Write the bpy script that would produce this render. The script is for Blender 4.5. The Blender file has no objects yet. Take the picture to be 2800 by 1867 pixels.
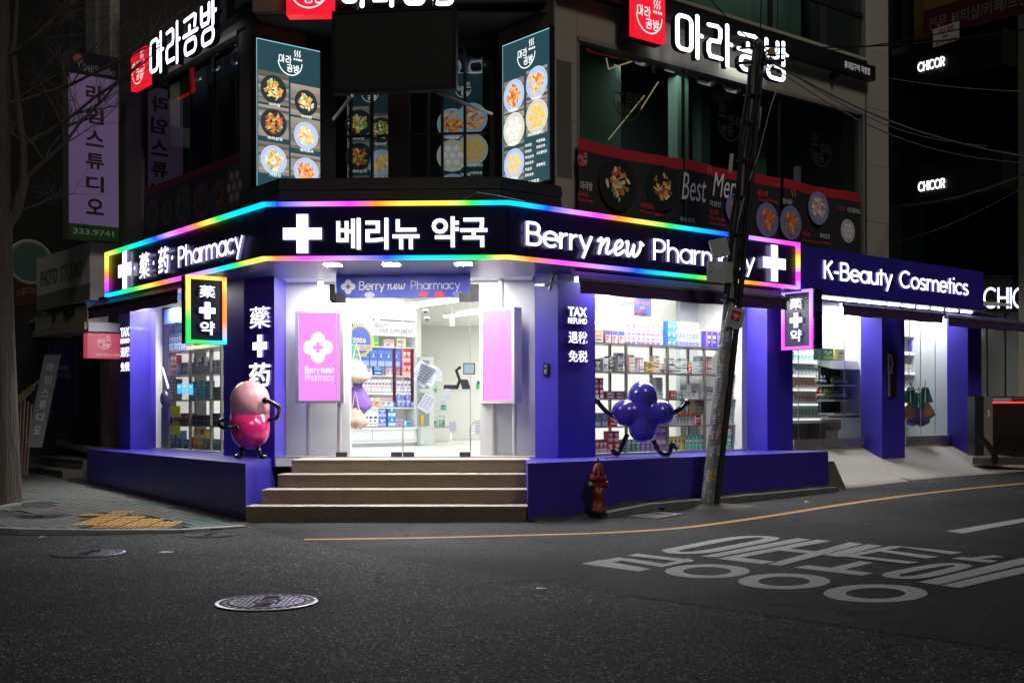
import bpy, math, random
from mathutils import Vector, Matrix
random.seed(7)
SC=bpy.context.scene; COL=SC.collection
R=math.radians
# ------------------------------------------------------------ camera, world, light, exposure
F=3200.0; H=1.36; HY=1122.0; ROLL=.003
cd=bpy.data.cameras.new('camera'); cam=bpy.data.objects.new('camera',cd); COL.objects.link(cam)
cd.sensor_width=36; cd.lens=36*F/2800; cd.shift_y=(HY-933.5)/2800
cam.location=(0,0,H); cam.rotation_euler=(math.pi/2,ROLL,0); cd.clip_start=.05; cd.clip_end=400
SC.camera=cam
W=bpy.data.worlds.new('World'); SC.world=W; W.use_nodes=True
nt=W.node_tree; bg=nt.nodes['Background']; sky=nt.nodes.new('ShaderNodeTexSky'); sky.sky_type='NISHITA'; sky.sun_disc=False
SUN_EL=R(40); SUN_AZ=R(157)      # street light glow over the junction, from behind the camera to the right
sky.sun_elevation=SUN_EL; sky.sun_rotation=SUN_AZ
nt.links.new(sky.outputs[0],bg.inputs[0]); bg.inputs[1].default_value=.0016
sl=bpy.data.lights.new('sun','SUN'); sl.energy=.50; sl.angle=R(14); sl.color=(1,.95,.86)
so=bpy.data.objects.new('sun',sl); COL.objects.link(so)
sd=Vector((math.sin(SUN_AZ)*math.cos(SUN_EL),math.cos(SUN_AZ)*math.cos(SUN_EL),math.sin(SUN_EL)))
so.rotation_euler=sd.to_track_quat('Z','Y').to_euler()
SC.view_settings.view_transform='Standard'; SC.view_settings.look='None'; SC.view_settings.exposure=0; SC.view_settings.gamma=1
SC.render.engine='CYCLES'; SC.cycles.use_denoising=True; SC.cycles.max_bounces=10; SC.cycles.transparent_max_bounces=16
SC.cycles.sample_clamp_indirect=4; SC.cycles.use_adaptive_sampling=False
SC.cycles.caustics_reflective=False; SC.cycles.caustics_refractive=False
# ------------------------------------------------------------ frames (vertical planes) and pixel measuring
def xy(px,py=HY):
    dx=px-1400; dy=py-HY
    return (dx-ROLL*dy)/F,(dy+ROLL*dx)/F
class Fr:
    def __init__(s,a,b):
        s.o=Vector(a); d=Vector(b)-s.o; s.L=d.length; s.d=d.normalized(); s.n=Vector((s.d.y,-s.d.x))
        s.rz=math.atan2(s.d.y,s.d.x)
    def off(s,k):
        a=s.o+s.n*k; return Fr(a,a+s.d*s.L)
    def u(s,px,o=0,py=HY):
        k=xy(px,py)[0]; p=s.o+s.n*o
        return (k*p.y-p.x)/(s.d.x-k*s.d.y)
    def z(s,px,py,o=0):
        k,q=xy(px,py); u=s.u(px,o,py); y=s.o.y+s.n.y*o+s.d.y*u
        return H-q*y
    def P(s,u,z=0,o=0):
        p=s.o+s.d*u+s.n*o; return Vector((p.x,p.y,z))
def at(px,py,D):
    k,q=xy(px,py); return Vector((k*D,D,H-q*D))
def gz(x,y):
    a=y-14.3; s=.5*(a+math.sqrt(a*a+.6))
    t=min(1,max(0,(y-13)/4)); return .026*s+.008*x*t-.006
def ground(px,py,up=0):
    k,q=xy(px,py); D=14
    for _ in range(40): D=.5*D+.5*(H-up-gz(k*D,D))/q
    return Vector((k*D,D,gz(k*D,D)+up))
dR=Vector((.777,.629)).normalized(); dLr=Vector((dR.y,-dR.x))      # along the right street; along the left street (towards camera)
SF=Fr((-3.028,14.29),(-.031,14.22)); SR=Fr((-.031,14.22),(4.407,17.92)); SL=Fr((-6.52,18.8),(-3.028,14.29))
GF=Fr((-3.6,16.22),(.6,15.93))                                   # glass of the entrance
def frm(p,d,L=1): p=Vector(p); return Fr(p,p+d*L)
WR=frm((.618,15.7),dR,10); WL=frm(Vector((-3.775,16.5))-dLr*6,dLr,6)
BL=Fr((-7.34,20.2),(-3.28,14.4)); BRt=Fr((.19,14.2),(4.86,18.0))  # fronts of the two plinth walls
ZF=.72
# ------------------------------------------------------------ materials
def principled(name):
    m=bpy.data.materials.new(name); m.use_nodes=True; return m,m.node_tree,m.node_tree.nodes['Principled BSDF']
def PM(name,c,rough=.5,metal=0,var=.0,vs=6,bump=0,bs=60,coat=0,spec=.5):
    m,t,b=principled(name); b.inputs['Roughness'].default_value=rough; b.inputs['Metallic'].default_value=metal
    b.inputs['Coat Weight'].default_value=coat; b.inputs['Specular IOR Level'].default_value=spec
    b.inputs['Base Color'].default_value=(*c,1)
    if var or bump:
        tc=t.nodes.new('ShaderNodeTexCoord')
    if var:
        n=t.nodes.new('ShaderNodeTexNoise'); n.inputs['Scale'].default_value=vs; n.inputs['Detail'].default_value=6; n.inputs['Roughness'].default_value=.65
        r=t.nodes.new('ShaderNodeMapRange'); r.inputs['To Min'].default_value=1-var; r.inputs['To Max'].default_value=1+var
        mx=t.nodes.new('ShaderNodeVectorMath'); mx.operation='SCALE'; mx.inputs[0].default_value=c
        t.links.new(tc.outputs['Object'],n.inputs['Vector']); t.links.new(n.outputs['Fac'],r.inputs['Value'])
        t.links.new(r.outputs[0],mx.inputs['Scale']); t.links.new(mx.outputs[0],b.inputs['Base Color'])
        r2=t.nodes.new('ShaderNodeMapRange'); r2.inputs['To Min'].default_value=max(0,rough-.12); r2.inputs['To Max'].default_value=min(1,rough+.15)
        t.links.new(n.outputs['Fac'],r2.inputs['Value']); t.links.new(r2.outputs[0],b.inputs['Roughness'])
    if bump:
        n=t.nodes.new('ShaderNodeTexNoise'); n.inputs['Scale'].default_value=bs; n.inputs['Detail'].default_value=5
        bp=t.nodes.new('ShaderNodeBump'); bp.inputs['Strength'].default_value=bump; bp.inputs['Distance'].default_value=.01
        t.links.new(tc.outputs['Object'],n.inputs['Vector']); t.links.new(n.outputs['Fac'],bp.inputs['Height']); t.links.new(bp.outputs[0],b.inputs['Normal'])
    return m
def EM(name,c,s=1):
    m,t,b=principled(name); b.inputs['Base Color'].default_value=(c[0]*.1,c[1]*.1,c[2]*.1,1); b.inputs['Emission Color'].default_value=(*c,1)
    b.inputs['Emission Strength'].default_value=s; b.inputs['Roughness'].default_value=.4; return m
def AT(name,rough=.5,em=0,coat=0,k=1,noise=0):
    m,t,b=principled(name); a=t.nodes.new('ShaderNodeAttribute'); a.attribute_name='Col'
    src=a.outputs['Color']; b.inputs['Roughness'].default_value=rough; b.inputs['Coat Weight'].default_value=coat
    if noise:
        tc=t.nodes.new('ShaderNodeTexCoord'); n=t.nodes.new('ShaderNodeTexNoise'); n.inputs['Scale'].default_value=45; n.inputs['Detail'].default_value=4
        r=t.nodes.new('ShaderNodeMapRange'); r.inputs['To Min'].default_value=k*(1-noise); r.inputs['To Max'].default_value=k*(1+noise)
        t.links.new(tc.outputs['Object'],n.inputs['Vector']); t.links.new(n.outputs['Fac'],r.inputs['Value'])
        s=t.nodes.new('ShaderNodeVectorMath'); s.operation='SCALE'; t.links.new(src,s.inputs[0]); t.links.new(r.outputs[0],s.inputs['Scale']); src=s.outputs[0]
    if em:
        b.inputs['Base Color'].default_value=(.02,.02,.02,1)
        t.links.new(src,b.inputs['Emission Color']); b.inputs['Emission Strength'].default_value=em
    else: t.links.new(src,b.inputs['Base Color'])
    return m
def GL(name,refl=1.0,tint=(1,1,1),dirt=0):
    m=bpy.data.materials.new(name); m.use_nodes=True; t=m.node_tree; t.nodes.clear()
    o=t.nodes.new('ShaderNodeOutputMaterial'); tr=t.nodes.new('ShaderNodeBsdfTransparent'); tr.inputs[0].default_value=(*tint,1)
    g=t.nodes.new('ShaderNodeBsdfGlossy'); g.inputs['Roughness'].default_value=.015; g.inputs[0].default_value=(1,1,1,1)
    f=t.nodes.new('ShaderNodeFresnel'); f.inputs[0].default_value=1.5; mu=t.nodes.new('ShaderNodeMath'); mu.operation='MULTIPLY'; mu.inputs[1].default_value=refl
    mx=t.nodes.new('ShaderNodeMixShader'); t.links.new(f.outputs[0],mu.inputs[0]); t.links.new(mu.outputs[0],mx.inputs[0])
    t.links.new(tr.outputs[0],mx.inputs[1]); t.links.new(g.outputs[0],mx.inputs[2]); t.links.new(mx.outputs[0],o.inputs[0]); return m
PURP=PM('purple_paint',(.046,.031,.42),.38,var=.12,vs=1.6,bump=.04,bs=9,coat=.15)
def grime(m,top,c=(.05,.045,.04)):
    t=m.node_tree; b=t.nodes['Principled BSDF']; g=t.nodes.new('ShaderNodeNewGeometry'); s=t.nodes.new('ShaderNodeSeparateXYZ'); t.links.new(g.outputs['Position'],s.inputs[0])
    n=t.nodes.new('ShaderNodeTexNoise'); n.inputs['Scale'].default_value=3.5; n.inputs['Detail'].default_value=8; n.inputs['Roughness'].default_value=.7; t.links.new(g.outputs['Position'],n.inputs['Vector'])
    a=t.nodes.new('ShaderNodeMath'); a.operation='MULTIPLY_ADD'; a.inputs[1].default_value=-.5; t.links.new(n.outputs['Fac'],a.inputs[0]); t.links.new(s.outputs['Z'],a.inputs[2])
    r=t.nodes.new('ShaderNodeMapRange'); r.inputs['From Min'].default_value=-.3; r.inputs['From Max'].default_value=top; r.inputs['To Min'].default_value=.75; r.inputs['To Max'].default_value=0; t.links.new(a.outputs[0],r.inputs['Value'])
    mx=t.nodes.new('ShaderNodeMix'); mx.data_type='RGBA'; mx.inputs[7].default_value=(*c,1); src=b.inputs['Base Color'].links[0].from_socket; t.links.new(src,mx.inputs[6]); t.links.new(r.outputs[0],mx.inputs[0]); t.links.new(mx.outputs[2],b.inputs['Base Color'])
PLPURP=PM('purple_plinth_paint',(.044,.030,.36),.42,var=.14,vs=1.2,bump=.06,bs=7,coat=.1); grime(PLPURP,-.02)
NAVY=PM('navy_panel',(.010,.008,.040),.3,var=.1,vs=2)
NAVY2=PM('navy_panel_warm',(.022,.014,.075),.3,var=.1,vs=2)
BLACK=PM('black_metal',(.012,.012,.013),.4,var=.15,vs=8)
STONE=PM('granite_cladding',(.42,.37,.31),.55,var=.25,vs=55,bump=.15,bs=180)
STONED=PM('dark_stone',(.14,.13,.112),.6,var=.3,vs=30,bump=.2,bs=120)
CONC=PM('concrete',(.50,.47,.41),.85,var=.14,vs=2.5,bump=.25,bs=70)
CONCD=PM('worn_concrete',(.16,.155,.14),.9,var=.35,vs=5,bump=.5,bs=50)
WHITE=PM('white_paint',(.79,.80,.74),.45,var=.03,vs=2)
WGLOSS=PM('white_laminate',(.72,.75,.74),.25)
GREY=PM('grey_wall',(.52,.56,.57),.5,var=.04,vs=2)
ALU=PM('aluminium',(.55,.54,.52),.35,metal=.8,var=.1,vs=10)
STEEL=PM('steel_shelf',(.22,.21,.20),.35,metal=.6)
DARKST=PM('dark_steel',(.06,.06,.065),.35,metal=.6)
BRONZE=PM('maroon_handle',(.10,.035,.07),.3,metal=.3)
FRAME=PM('window_frame',(.30,.28,.25),.4,metal=.5,var=.12)
DIN=PM('dark_interior',(.05,.058,.052),.8,var=.4,vs=2)
GRIN=PM('green_interior',(.20,.30,.25),.8,var=.3,vs=1.5)
AWN=PM('awning_fabric',(.085,.035,.13),.75,var=.08,vs=3,bump=.1,bs=90)
AWNL=PM('awning_top_fabric',(.14,.09,.38),.75,var=.08,vs=3)
TILE=PM('brown_step_tile',(.16,.118,.082),.5,var=.38,vs=3.5,bump=.1,bs=60)
NOSE=PM('step_nosing',(.50,.42,.35),.5,var=.1)
RED=PM('hydrant_red',(.19,.016,.012),.6,var=.45,vs=14,bump=.2,bs=50)
WH_L=EM('letter_white_light',(.93,.95,1),2.0); WH_S=EM('letter_side_light',(.40,.38,1),.4)
WH_W=EM('letter_warm_light',(1,.98,.93),2.2)
RED_L=EM('red_light_box',(1,.012,.035),.95)
PINK=EM('pink_screen',(.95,.31,.92),1.0)
LAMP=EM('lamp_face',(1,.98,.95),330); LAMP2=EM('wing_lamp_face',(1,.98,.96),230); LAMPW=EM('line_lamp',(1,1,.98),5)
WHITEP=EM('lit_white_header',(1,1,1),.9)
ATTR=AT('printed',.5,noise=.12); ATE=AT('backlit_print',.3,em=1.4,noise=.25); LED=AT('led_strip',.4,em=1.5); ATG=AT('glossy_print',.25,coat=.3)
ATDIM=AT('dim_print',.6,noise=.3,k=1.55)
GLASS=GL('clear_glass',.8); GLASSD=GL('window_glass_dark',1.05,(.75,.85,.82)); ACR=GL('acrylic',.6,(.9,.97,.95))
def paper():
    m,t,b=principled('taped_paper'); a=t.nodes.new('ShaderNodeAttribute'); a.attribute_name='Col'; t.links.new(a.outputs['Color'],b.inputs['Base Color']); b.inputs['Roughness'].default_value=.8
    tr=t.nodes.new('ShaderNodeBsdfTranslucent'); t.links.new(a.outputs['Color'],tr.inputs[0]); mx=t.nodes.new('ShaderNodeMixShader'); mx.inputs[0].default_value=.5
    o=[n for n in t.nodes if n.type=='OUTPUT_MATERIAL'][0]; t.links.new(b.outputs[0],mx.inputs[1]); t.links.new(tr.outputs[0],mx.inputs[2]); t.links.new(mx.outputs[0],o.inputs[0]); return m
PAPER=paper()
RUBBER=PM('black_cable',(.012,.012,.013),.5)
# ------------------------------------------------------------ mesh builder
class MB:
    def __init__(s): s.v=[]; s.f=[]; s.c=[]; s.m=[]; s.col=(.5,.5,.5); s.mi=0; s.sm=False; s.s=[]
    def add(s,vs,fs):
        k=len(s.v); s.v+= [Vector(p) for p in vs]
        for f in fs: s.f.append([k+i for i in f]); s.c.append(s.col); s.m.append(s.mi); s.s.append(s.sm)
        return s
    def hexa(s,p): return s.add(p,[(0,1,2,3),(4,7,6,5),(0,4,5,1),(1,5,6,2),(2,6,7,3),(3,7,4,0)])
    def box(s,x0,x1,y0,y1,z0,z1):
        return s.hexa([(x0,y0,z0),(x1,y0,z0),(x1,y1,z0),(x0,y1,z0),(x0,y0,z1),(x1,y0,z1),(x1,y1,z1),(x0,y1,z1)])
    def fb(s,fr,u0,u1,z0,z1,o0,o1):
        P=fr.P; return s.hexa([P(u0,z0,o1),P(u1,z0,o1),P(u1,z0,o0),P(u0,z0,o0),P(u0,z1,o1),P(u1,z1,o1),P(u1,z1,o0),P(u0,z1,o0)])
    def fq(s,fr,u0,u1,z0,z1,o):
        P=fr.P; return s.add([P(u0,z0,o),P(u1,z0,o),P(u1,z1,o),P(u0,z1,o)],[(0,1,2,3)])
    def prism(s,poly,z0,z1):
        n=len(poly); g=lambda z,i:(z[i] if isinstance(z,(list,tuple)) else z)
        vs=[(p[0],p[1],g(z0,i)) for i,p in enumerate(poly)]+[(p[0],p[1],g(z1,i)) for i,p in enumerate(poly)]
        return s.add(vs,[list(range(n))[::-1],list(range(n,2*n))]+[(i,(i+1)%n,n+(i+1)%n,n+i) for i in range(n)])
    def tube(s,pts,r,n=8,cap=True):
        pts=[Vector(p) for p in pts]; rr=r if isinstance(r,(list,tuple)) else [r]*len(pts); k=len(s.v); up=None
        for i,p in enumerate(pts):
            a=pts[max(0,i-1)]; b=pts[min(len(pts)-1,i+1)]; t=(b-a).normalized()
            if up is None: up=t.orthogonal().normalized()
            else:
                up=(up-t*up.dot(t)); up=up.normalized() if up.length>1e-6 else t.orthogonal().normalized()
            w=t.cross(up)
            for j in range(n):
                q=2*math.pi*j/n; s.v.append(p+(up*math.cos(q)+w*math.sin(q))*rr[i])
        fs=[(k+i*n+j,k+i*n+(j+1)%n,k+(i+1)*n+(j+1)%n,k+(i+1)*n+j) for i in range(len(pts)-1) for j in range(n)]
        if cap: fs+= [[k+j for j in range(n)][::-1],[k+(len(pts)-1)*n+j for j in range(n)]]
        for f in fs: s.f.append(list(f)); s.c.append(s.col); s.m.append(s.mi); s.s.append(s.sm)
        return s
    def lathe(s,prof,c=(0,0,0),n=24,ax=None):
        c=Vector(c); k=len(s.v)
        for r,z in prof:
            for j in range(n):
                q=2*math.pi*j/n; s.v.append(c+Vector((r*math.cos(q),r*math.sin(q),z)))
        fs=[(k+i*n+j,k+i*n+(j+1)%n,k+(i+1)*n+(j+1)%n,k+(i+1)*n+j) for i in range(len(prof)-1) for j in range(n)]
        fs+= [[k+j for j in range(n)][::-1],[k+(len(prof)-1)*n+j for j in range(n)]]
        for f in fs: s.f.append(list(f)); s.c.append(s.col); s.m.append(s.mi); s.s.append(s.sm)
        return s
    def ball(s,c,r,sc=(1,1,1),n=20,m=12):
        c=Vector(c); k=len(s.v)
        for i in range(m+1):
            a=math.pi*i/m
            for j in range(n):
                q=2*math.pi*j/n; s.v.append(c+Vector((r*sc[0]*math.sin(a)*math.cos(q),r*sc[1]*math.sin(a)*math.sin(q),r*sc[2]*math.cos(a))))
        for i in range(m):
            for j in range(n):
                s.f.append([k+i*n+j,k+i*n+(j+1)%n,k+(i+1)*n+(j+1)%n,k+(i+1)*n+j]); s.c.append(s.col); s.m.append(s.mi); s.s.append(True)
        return s
    def ell(s,fr,u,z,ru,rz,o,n=20,jit=0,rot=0,a0=0):
        vs=[fr.P(u,z,o)]
        for j in range(n):
            q=2*math.pi*j/n; k=1+random.uniform(-jit,jit); a=math.cos(q)*k*ru; b=math.sin(q)*k*rz
            vs.append(fr.P(u+a*math.cos(rot)-b*math.sin(rot),z+a*math.sin(rot)+b*math.cos(rot),o))
        return s.add(vs,[(0,1+j,1+(j+1)%n) for j in range(n)])
    def ring(s,fr,u,z,ru,rz,w,o,q0=0,q1=360,n=28):
        vs=[];
        for j in range(n+1):
            q=R(q0+(q1-q0)*j/n); vs+= [fr.P(u+ru*math.cos(q),z+rz*math.sin(q),o),fr.P(u+(ru-w)*math.cos(q),z+(rz-w)*math.sin(q),o)]
        return s.add(vs,[(2*j,2*j+2,2*j+3,2*j+1) for j in range(n)])
    def mesh(s,name,mats,base=Vector((0,0,0))):
        me=bpy.data.meshes.new(name); me.from_pydata([tuple(p-base) for p in s.v],[],s.f)
        if not isinstance(mats,(list,tuple)): mats=[mats]
        for m in mats: me.materials.append(m)
        me.polygons.foreach_set('material_index',s.m); me.polygons.foreach_set('use_smooth',s.s)
        if any(('Col' in [n.attribute_name for n in m.node_tree.nodes if n.type=='ATTRIBUTE']) for m in mats):
            a=me.color_attributes.new('Col','FLOAT_COLOR','CORNER'); d=[]
            for f,c in zip(s.f,s.c): d+= [c[0],c[1],c[2],1]*len(f)
            a.data.foreach_set('color',d)
        me.update(); return me
def tagit(o,label=None,cat=None,group=None,kind=None):
    if label: o['label']=label
    if cat: o['category']=cat
    if group: o['group']=group
    if kind: o['kind']=kind
    return o
def thing(name,label,cat,loc=(0,0,0),group=None,kind=None):
    o=bpy.data.objects.new(name,None); o.location=loc; o.empty_display_size=.1; COL.objects.link(o); return tagit(o,label,cat,group,kind)
def part(name,mb,mats,par,label=None,kind=None):
    o=bpy.data.objects.new(name,mb if isinstance(mb,bpy.types.Mesh) else mb.mesh(name,mats)); COL.objects.link(o)
    o.parent=par
    t=Vector(par.location) if par.parent is None else Vector((0,0,0))
    o.matrix_parent_inverse=Matrix.Translation(-t)
    return tagit(o,label,kind=kind)
def single(name,mb,mats,label=None,cat=None,group=None,kind=None,base=None):
    if base is None:
        n=len(mb.v); base=Vector((sum(p.x for p in mb.v)/n,sum(p.y for p in mb.v)/n,min(p.z for p in mb.v)))
    o=bpy.data.objects.new(name,mb.mesh(name,mats,Vector(base))); o.location=base; COL.objects.link(o); return tagit(o,label,cat,group,kind)
def sub(name,mb,mats,par): return part(name,mb,mats,par)
# ------------------------------------------------------------ lettering
_tc={}
def tmesh(s,off=0.0):
    k=(s,off)
    if k in _tc: return _tc[k]
    c=bpy.data.curves.new('txt','FONT'); c.body=s; c.offset=off; c.resolution_u=3; o=bpy.data.objects.new('txt',c)
    me=o.to_mesh(); vs=[v.co.copy() for v in me.vertices]; fs=[list(p.vertices) for p in me.polygons]; o.to_mesh_clear()
    bpy.data.objects.remove(o); bpy.data.curves.remove(c); _tc[k]=(vs,fs); return vs,fs
def ttext(mb,fr,s,u0,u1,z0,z1,o,bold=0,depth=0,shear=0,side=1):
    vs,fs=tmesh(s,bold)
    if not vs: return mb
    xs=[v.x for v in vs]; ys=[v.y for v in vs]; xa,xb,ya,yb=min(xs),max(xs),min(ys),max(ys); h=yb-ya
    q=[((v.x-xa)/(xb-xa)+shear*(v.y-ya)/h,(v.y-ya)/h) for v in vs]
    k=mb.mi
    mb.add([fr.P(u0+(u1-u0)*a,z0+(z1-z0)*b,o) for a,b in q],fs)
    if depth:
        from collections import Counter
        cnt=Counter(); 
        for f in fs:
            for i in range(len(f)):
                e=(f[i],f[(i+1)%len(f)]); cnt[tuple(sorted(e))]+=1
        mb.mi=side
        for (a,b),n in cnt.items():
            if n==1:
                A,B=q[a],q[b]
                mb.add([fr.P(u0+(u1-u0)*A[0],z0+(z1-z0)*A[1],o),fr.P(u0+(u1-u0)*B[0],z0+(z1-z0)*B[1],o),fr.P(u0+(u1-u0)*B[0],z0+(z1-z0)*B[1],o-depth),fr.P(u0+(u1-u0)*A[0],z0+(z1-z0)*A[1],o-depth)],[(0,1,2,3)])
        mb.mi=k
    return mb
def tletters(par,name,fr,s,u0,u1,z0,z1,o,bold,depth,mats):
    """one mesh per letter, the whole word fitted to the rectangle"""
    vs,_=tmesh(s,bold); xa=min(v.x for v in vs); xb=max(v.x for v in vs); ya=min(v.y for v in vs); yb=max(v.y for v in vs)
    for i,ch in enumerate(s):
        if ch==' ': continue
        c=tmesh(ch,bold)[0]; cx1=max(v.x for v in c); cx0=min(v.x for v in c)
        X=max(v.x for v in tmesh(s[:i+1],bold)[0]); f=lambda x:u0+(u1-u0)*(x-xa)/(xb-xa)
        cy0=min(v.y for v in c); cy1=max(v.y for v in c); g=lambda y:z0+(z1-z0)*(y-ya)/(yb-ya)
        m=MB(); ttext(m,fr,ch,f(X-cx1+cx0),f(X),g(cy0),g(cy1),o,bold,depth); part(name,m,mats,par)
def arc(cx,cy,rx,ry,a0,a1,n=14): return [(cx+rx*math.cos(R(a0+(a1-a0)*i/n)),cy+ry*math.sin(R(a0+(a1-a0)*i/n))) for i in range(n+1)]
O_=lambda cx=.5: arc(cx,.5,.42,.43,0,360,24)
# stroke alphabet of the geometric shop lettering: x-height 1, capitals 1.42
G={ 'o':(1.0,[O_()]),'a':(1.02,[O_(),[(.92,1.0),(.92,0)]]),'e':(1.0,[[(.09,.52),(.90,.52)]+arc(.5,.5,.42,.43,0,318,22)]),
 'c':(.9,[arc(.5,.5,.42,.43,48,312,20)]),'r':(.62,[[(.12,1),(.12,0)],[(.12,.5)]+arc(.5,.5,.38,.42,160,84,8)]),
 'n':(.96,[[(.12,1),(.12,0)],[(.12,.5)]+arc(.48,.53,.36,.40,160,0,12)+[(.84,0)]]),
 'h':(.96,[[(.12,1.45),(.12,0)],[(.12,.5)]+arc(.48,.53,.36,.40,160,0,12)+[(.84,0)]]),
 'm':(1.5,[[(.12,1),(.12,0)],[(.12,.5)]+arc(.44,.55,.32,.38,160,0,12)+[(.76,0)],[(.76,.5)]+arc(1.08,.55,.32,.38,160,0,12)+[(1.4,0)]]),
 'u':(.94,[[(.12,1),(.12,.45)]+arc(.47,.45,.35,.40,180,360,12)+[(.82,1)],[(.82,.5),(.82,0)]]),
 'y':(.92,[[(.08,1),(.46,.1)],[(.86,1),(.40,-.12),(.28,-.42)]]),
 't':(.6,[[(.28,1.3),(.28,0)],[(.02,.93),(.58,.93)]]),'i':(.34,[[(.16,.95),(.16,0)],[(.16,1.22),(.16,1.40)]]),
 's':(.78,[arc(.39,.72,.28,.21,30,250,12)[:-1]+[(.42,.5)]+arc(.38,.27,.29,.21,70,-150,12)]),
 'B':(1.05,[[(.13,1.42),(.13,0)],[(.13,1.35),(.52,1.35)]+arc(.55,1.05,.28,.30,90,-90,10)+[(.13,.75)],[(.52,.75)]+arc(.57,.41,.35,.34,90,-90,10)+[(.13,.07)]]),
 'P':(1.0,[[(.13,1.42),(.13,0)],[(.13,1.35),(.5,1.35)]+arc(.52,.98,.36,.37,90,-90,12)+[(.13,.61)]]),
 'K':(.98,[[(.13,1.42),(.13,0)],[(.86,1.42),(.16,.68)],[(.36,.88),(.90,0)]]),'C':(1.25,[arc(.68,.71,.60,.64,45,315,24)]),'-':(.62,[[(.06,.58),(.54,.58)]]),
 'H':(1.1,[[(.13,1.42),(.13,0)],[(.95,1.42),(.95,0)],[(.13,.72),(.95,.72)]]),'I':(.32,[[(.15,1.42),(.15,0)]]),'O':(1.45,[arc(.72,.71,.62,.64,0,360,28)]),
 'R':(1.0,[[(.13,1.42),(.13,0)],[(.13,1.35),(.5,1.35)]+arc(.52,1.0,.34,.35,90,-90,12)+[(.13,.65)],[(.5,.65),(.86,0)]]),
 '+':(1.2,[]),' ':(.55,[])}
SCR={'n':(.95,[[(.0,.75),(.18,.95),(.22,.7),(.12,.05)],[(.16,.4),(.42,.88),(.62,.93),(.62,.65),(.54,.2),(.66,.05),(.85,.22)]]),
 'e':(.78,[[(.02,.3),(.42,.48),(.58,.72),(.46,.93),(.24,.85),(.1,.5),(.16,.15),(.36,.05),(.72,.35)]]),
 'w':(1.15,[[(.02,.85),(.14,.92),(.14,.6),(.1,.22),(.24,.05),(.44,.3),(.56,.85),(.50,.25),(.66,.05),(.9,.35),(1.0,.75),(.9,.98),(1.12,.82)]])}
def chaikin(p,n=2):
    for _ in range(n):
        q=[p[0]]
        for a,b in zip(p,p[1:]): q+= [(a[0]*.75+b[0]*.25,a[1]*.75+b[1]*.25),(a[0]*.25+b[0]*.75,a[1]*.25+b[1]*.75)]
        p=q+[p[-1]]
    return p
def ribbon(mb,fr,pts,wu,wz,o,depth,rnd=False,side=1):
    """pts already in (u,z); wu/wz = stroke width along u and z"""
    closed=(abs(pts[0][0]-pts[-1][0])+abs(pts[0][1]-pts[-1][1]))<1e-6
    P=[Vector((x/wu,y/wz)) for x,y in pts]
    if closed: P=P[:-1]
    n=len(P); Lf=[];Rt=[]
    for i in range(n):
        a=P[(i-1)%n] if (closed or i>0) else P[i]; b=P[(i+1)%n] if (closed or i<n-1) else P[i]
        d1=(P[i]-a); d2=(b-P[i]); d1=d1.normalized() if d1.length>1e-9 else d2.normalized(); d2=d2.normalized() if d2.length>1e-9 else d1
        t=d1+d2; t=t.normalized() if t.length>1e-3 else d1; nn=Vector((-t.y,t.x)); k=.5/max(.5,nn.dot(Vector((-d1.y,d1.x))))
        Lf.append(P[i]+nn*k); Rt.append(P[i]-nn*k)
    if closed:
        ring=None; vs=Lf+Rt; fs=[(i,(i+1)%n,n+(i+1)%n,n+i) for i in range(n)]; edges=[(i,(i+1)%n) for i in range(n)]+[(n+i,n+(i+1)%n) for i in range(n)]
    else:
        vs=Lf+Rt; fs=[(i,i+1,n+i+1,n+i) for i in range(n-1)]; edges=[(i,i+1) for i in range(n-1)]+[(n+i,n+i+1) for i in range(n-1)]
        if rnd:
            for e,s in ((0,-1),(n-1,1)):
                q=P[min(e+1,n-1)]-P[max(e-1,0)]; base=math.atan2(q.y,q.x)+(math.pi if s<0 else 0); k=len(vs); m=8
                vs=vs+[P[e]+Vector((math.cos(base-math.pi/2+math.pi*j/m),math.sin(base-math.pi/2+math.pi*j/m)))*.5 for j in range(m+1)]
                fs.append(list(range(k,k+m+1))); edges+= [(k+j,k+j+1) for j in range(m)]
        else: edges+= [(0,n),(n-1,2*n-1)]
    Q=[(v.x*wu,v.y*wz) for v in vs]; km=mb.mi
    mb.add([fr.P(a,b,o) for a,b in Q],fs)
    if depth:
        mb.mi=side
        for a,b in edges: mb.add([fr.P(*Q[a],o),fr.P(*Q[b],o),fr.P(*Q[b],o-depth),fr.P(*Q[a],o-depth)],[(0,1,2,3)])
        mb.mi=km
def gwidth(s,T=G): return sum((T[c] if c in T else G[c])[0] for c in s)
def sletters(par,name,fr,s,u0,u1,zb,zx,w,o,depth,mats,T=G,rnd=False,shear=0,joined=None):
    """stroke lettering between u0 and u1, baseline zb, x-height zx metres, stroke weight w (fraction of x-height)"""
    k=(u1-u0)/gwidth(s,T); x=0
    for ch in s:
        adv,st=(T[ch] if ch in T else G[ch])
        if st:
            m=joined or MB()
            for i,p in enumerate(st):
                if T is SCR: p=chaikin(p)
                pts=[(u0+(x+a+shear*b)*k,zb+b*zx) for a,b in p]; ribbon(m,fr,pts,w*k,w*zx,o+.0006*i,depth,rnd)
            if joined is None: part(name,m,mats,par)
        x+=adv
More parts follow.
